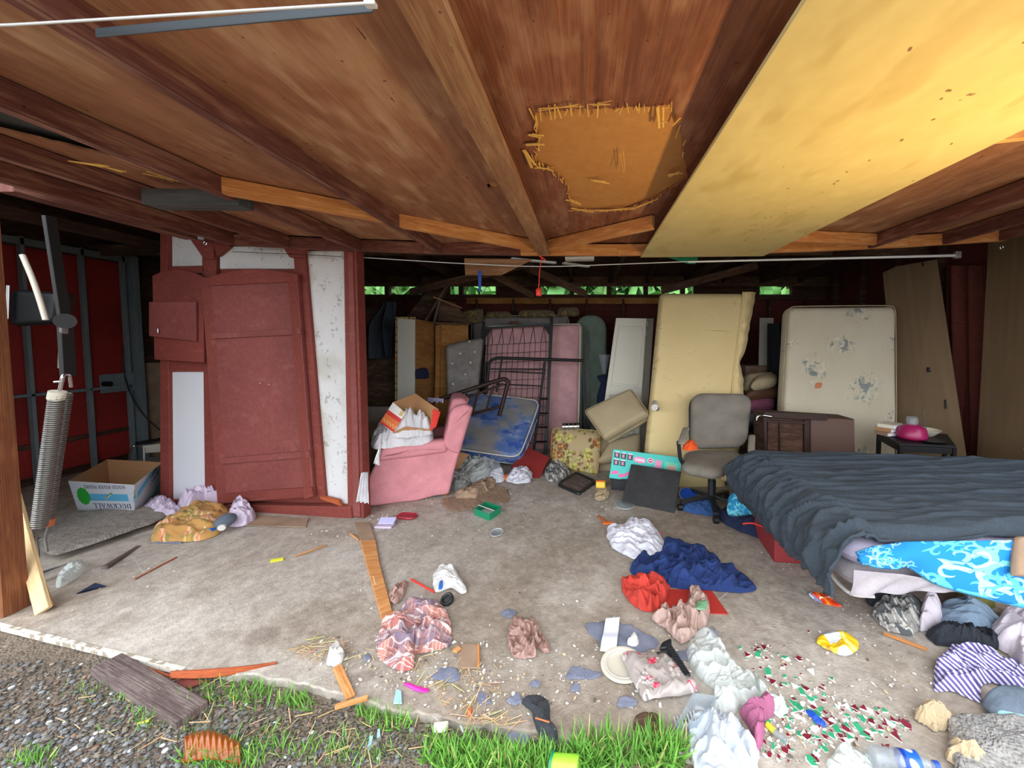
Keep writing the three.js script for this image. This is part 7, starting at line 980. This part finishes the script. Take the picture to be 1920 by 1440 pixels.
{ // crumbs, flakes and straw that nobody could count
  const chip = (() => { const g = new THREE.IcosahedronGeometry(1, 0), p = g.attributes.position; for (let i = 0; i < p.count; i++) { const x = p.getX(i), y = p.getY(i), z = p.getZ(i), k = 1 + 0.75 * pn(x * 2.3 + 4, y * 2.3, z * 2.3); p.setXYZ(i, x * k * 1.1, y * k * 0.3, z * k * 0.65); } g.computeVertexNormals(); return g; })(), straw = new THREE.CylinderGeometry(0.06, 0.05, 2, 5).rotateZ(Math.PI / 2);
  const scatter = (name, label, cat, geo, mat, zones, size, tint) => {
    let n = 0; for (const z of zones) n += z[4]; const m = new THREE.InstancedMesh(geo, mat, n), o = new THREE.Object3D(), c = new THREE.Color(); let i = 0;
    for (const [u, v, du, dv, k, y = 0, near = 1] of zones) for (let j = 0; j < k; j++) { const a = rnd(6.283), r = Math.pow(rnd(), 0.6), p = fl(u + du * r * Math.cos(a), v + dv * r * Math.sin(a), y); const s = size[0] + (size[1] - size[0]) * Math.pow(rnd(), 3); o.position.set(p.x, y + 0.003 + s * 0.2, p.z); o.rotation.set(rnd(-0.4, 0.4), rnd(6.28), rnd(-0.3, 0.3)); o.scale.setScalar(s); o.updateMatrix(); m.setMatrixAt(i, o.matrix); tint(c); m.setColorAt(i++, c); }
    m.name = name; m.userData = { kind: 'stuff', label, category: cat }; scene.add(m); return m;
  };
  const plain = std({ color: 0xffffff, roughness: 0.85 });
  scatter('floor_crumbs', 'pale crumbs of plaster, foam and paper scattered over the concrete floor', 'debris', chip, plain, [[960, 960, 300, 60, 260], [860, 925, 120, 26, 200], [960, 1090, 420, 90, 90], [760, 1240, 200, 60, 420], [900, 1290, 200, 60, 320], [1180, 1240, 160, 90, 220], [1540, 1300, 220, 110, 420], [1480, 1380, 140, 50, 260], [1660, 1150, 90, 40, 120], [1480, 1040, 60, 30, 50], [620, 1000, 120, 20, 50], [250, 1080, 120, 30, 40], [1100, 940, 90, 30, 80], [735, 965, 60, 18, 120]], [0.0014, 0.0105], (c) => { const k = rnd(); k < 0.62 ? c.setRGB(0.7, 0.68, 0.62) : k < 0.8 ? c.setRGB(0.6, 0.46, 0.28) : k < 0.9 ? c.setRGB(0.12, 0.1, 0.08) : c.setRGB(0.4, 0.36, 0.3); });
  scatter('straw_litter', 'dry straw and wood slivers strewn along the front edge of the concrete', 'straw', straw, plain, [[600, 1220, 60, 24, 60], [880, 1300, 60, 50, 110], [930, 1352, 60, 14, 70], [800, 1240, 150, 50, 70], [450, 1310, 200, 60, 50, -0.028], [300, 1360, 250, 60, 40, -0.028], [650, 1380, 200, 50, 90, -0.028], [900, 1400, 120, 30, 30, -0.028]], [0.008, 0.04], (c) => c.setRGB(rnd(0.45, 0.75), rnd(0.34, 0.5), rnd(0.16, 0.26)));
  // gravel and soil outside
  scatter('gravel', 'mixed grey gravel and chips on the soil before the slab', 'gravel', new THREE.IcosahedronGeometry(1, 1).scale(1, 0.6, 0.8), plain, [[130, 1360, 330, 120, 2600, -0.035], [450, 1400, 300, 80, 800, -0.035], [800, 1420, 300, 50, 300, -0.035]], [0.0015, 0.0125], (c) => { const k = 0.08 + 0.2 * rnd() * rnd(); rnd() < 0.05 ? c.setRGB(0.62, 0.64, 0.62) : rnd() < 0.1 ? c.setRGB(k * 1.5, k * 0.9, k * 0.6) : c.setRGB(k, k * 1.02, k * 1.03); });
  scatter('soil_lumps', 'dark soil crumbs and dead root bits between the grass', 'soil', chip, plain, [[560, 1370, 260, 70, 1500, -0.032], [250, 1330, 300, 100, 2600, -0.032], [760, 1360, 160, 50, 500, -0.032]], [0.002, 0.012], (c) => { const k = rnd(0.07, 0.2); c.setRGB(k * 1.2, k, k * 0.76); });
}
H('white_tissue', 'crumpled white tissue lying on the large slate-blue flake right of the paper strip', 'tissue', M.offWhite, [[1176, 1210], [1182, 1196], [1190, 1190], [1198, 1202], [1196, 1212], [1186, 1214]], { h: 0.02, fold: 0.02, fs: 24, nr: 16, nt: 60 });

// ───────────────────────── grass, planks and pieces outside the slab ─────────────────────────
{
  const blade = (() => { const pos = [], idx = [], uv = []; for (let i = 0; i <= 4; i++) { const t = i / 4, w = 0.05 * (1 - t * t * 0.95), b = 0.35 * t * t; pos.push(-w, t, b, w, t, b); uv.push(0, t, 1, t); if (i < 4) { const k = i * 2; idx.push(k, k + 1, k + 3, k, k + 3, k + 2); } } return indexed(pos, uv, idx); })();
  const zones = [[1010, 1436, 120, 24, 900, 0.06], [900, 1432, 90, 28, 800, 0.062], [830, 1416, 40, 30, 330, 0.05], [1130, 1422, 70, 26, 560, 0.075], [1240, 1424, 50, 28, 480, 0.085], [730, 1356, 50, 18, 170, 0.045], [690, 1340, 30, 12, 80, 0.04], [430, 1300, 60, 22, 110, 0.045], [480, 1312, 60, 26, 110, 0.045], [560, 1318, 40, 20, 80, 0.05], [420, 1426, 80, 26, 320, 0.045], [520, 1395, 60, 36, 110, 0.04], [330, 1310, 40, 18, 50, 0.04], [230, 1310, 60, 30, 50, 0.03], [160, 1300, 60, 30, 40, 0.028], [60, 1426, 50, 20, 130, 0.032], [280, 1350, 60, 20, 70, 0.035], [640, 1415, 100, 30, 130, 0.04], [300, 1250, 60, 8, 40, 0.03], [10, 1166, 10, 4, 30, 0.026], [700, 1395, 160, 40, 130, 0.03], [360, 1380, 200, 50, 130, 0.03]];
  let n = 0; for (const z of zones) n += z[4];
  const m = new THREE.InstancedMesh(blade, std({ color: 0xffffff, roughness: 0.7 }), n), o = new THREE.Object3D(), c = new THREE.Color(); let i = 0;
  for (const [u, v, du, dv, k, h] of zones) for (let j = 0; j < k; j++) { const a = rnd(6.283), r = Math.pow(rnd(), 0.7), p = fl(u + du * r * Math.cos(a), v + dv * r * Math.sin(a), -0.035); o.position.copy(p); o.rotation.set(rnd(-0.5, 0.5), rnd(6.28), rnd(-0.5, 0.5)); const s = h * rnd(0.45, 1.5); o.scale.set(s * 0.9, s, s); o.updateMatrix(); m.setMatrixAt(i, o.matrix); const g = rnd(0.6, 1.15); rnd() < 0.06 ? c.setRGB(0.5, 0.42, 0.16) : c.setRGB(0.17 * g, 0.42 * g, 0.055 * g); m.setColorAt(i++, c); }
  m.name = 'grass'; m.userData = { kind: 'stuff', label: 'fresh green grass growing along the front edge of the slab', category: 'grass' }; scene.add(m);
}
{
  const y = -0.015;
  const t = thing('grey_plank', 'short weathered grey-brown plank lying on the gravel before the white kickboard', 'plank'), a = fl(200, 1246, y).add(V(0, 0.0, 0)), b = fl(362, 1342, y); part(t, 'plank_board', beam(a, b, 0.1, 0.04), M.weathered);
  const r = thing('rusty_board', 'rust-orange curved strip of wood lying along the slab edge', 'wood strip'); part(r, 'strip_long', drape((s, k) => { const p = fl(lerp(322, 520, s), lerp(lerp(1258, 1240, s), lerp(1272, 1244, s), k) + 7 * Math.sin(s * Math.PI) * (0.5 + k), 0.012 - 0.02 * k); return p; }, 24, 4, 0.6, 0.08, 0.008), M.rustWood); part(r, 'strip_short', drape((s, k) => fl(lerp(256, 330, s), lerp(lerp(1243, 1268, s), lerp(1250, 1274, s), k), -0.02 - 0.01 * k), 10, 2, 0.3, 0.05, 0.008), M.rustWood);
  solo('red_flake', 'flat dull red flake lying under the rust-orange strip', 'flake', board([fl(322, 1288, -0.028), fl(352, 1292, -0.028), fl(392, 1276, -0.02), fl(340, 1272, -0.02)], 0.004), M.brickTrim);
  const g = thing('amber_glass', 'curved broken piece of amber-brown ribbed glass lying in the grass', 'glass'); part(g, 'glass_curve', drape((s, k) => { const p = fl(lerp(346, 452, s), lerp(1430 + 6 * s, 1384 + 12 * s, k) - 8 * Math.sin(s * Math.PI) * k, -0.028); p.y = -0.03 + 0.035 * Math.sin(k * Math.PI * 0.9) + 0.02 * Math.sin(s * Math.PI) + 0.0025 * Math.sin(s * 60); return p; }, 60, 16, 0.3, 0.15, 0.006), new THREE.MeshPhysicalMaterial({ color: 0xa8581c, roughness: 0.18, transmission: 0.35, thickness: 0, side: THREE.DoubleSide })); part(g, 'glass_shard', board([fl(330, 1436, -0.032), fl(352, 1428, -0.032), fl(356, 1414, -0.028), fl(338, 1424, -0.028)], 0.005), M.rustWood);
  const l = thing('lime_cup', 'lime green plastic cup lying in the grass at the bottom edge', 'cup'); part(l, 'cup_body', cyl(fl(1036, 1432, 0.005), fl(1084, 1440, 0.005), 0.03, 0.036, 28), M.lime); part(l, 'cup_rim', cyl(fl(1033, 1431, 0.005), fl(1037, 1432, 0.005), 0.036, 0.036, 28), M.green);
  solo('yellow_peg', 'small yellow peg lying on the gravel right of the grey plank', 'peg', cyl(fl(258, 1358, -0.028), fl(280, 1351, -0.028), 0.006), M.yellow);
  for (const [u, v, w, h, m, l2] of [[828, 1366, 26, 20, M.cream, 'beige broken tile piece at the grass edge left of the straw bundle'], [880, 1340, 10, 16, M.copper, 'small orange bark piece beside the straw bundle']]) solo('broken_piece', l2, 'fragment', heap([[u - w / 2, v + h / 2], [u - w / 2, v - h / 2], [u + w / 2, v - h / 2], [u + w / 3, v + h / 3]], { y: -0.005, h: 0.015, fold: 0.006, e: 6, nt: 40, nr: 8 }), m);
  solo('white_twig', 'pale bent twig lying in the grass below the straw bundle', 'twig', tube([fl(860, 1346, 0), fl(868, 1372, -0.03), fl(878, 1392, -0.05)], 0.005, 6), M.offWhite);
  solo('long_stem', 'long dry grass stem lying over the soil left of the thick grass', 'stem', tube([fl(700, 1440, -0.028), fl(750, 1412, -0.05), fl(780, 1398, -0.04), fl(818, 1392, -0.05)], 0.003, 6), M.rawPale);
  for (let i = 0; i < 2; i++) solo('paint_flake', ['pale blue paint flake standing in the soil left of the thick grass', 'second pale blue paint flake lying farther left in the soil'][i], 'flake', board([fl(706 - i * 20, 1388 + i * 18, -0.028), fl(714 - i * 20, 1388 + i * 18, -0.028), fl(712 - i * 12, 1366 + i * 12, -0.02), fl(708 - i * 14, 1366 + i * 14, -0.02)], 0.003, { b: 0.0005 }), M.paleBlue);
  const s = thing('wood_stack', 'stump of brown wood set in the broken hole at the slab edge', 'stump'); part(s, 'stump_top', heap([[1188, 1372], [1192, 1344], [1216, 1338], [1238, 1346], [1240, 1378], [1216, 1384]], { y: 0.0, h: 0.008, fold: 0.006, e: 6, rough: 0.08 }), M.oldWood);
}

settle();
renderer.render(scene, camera);
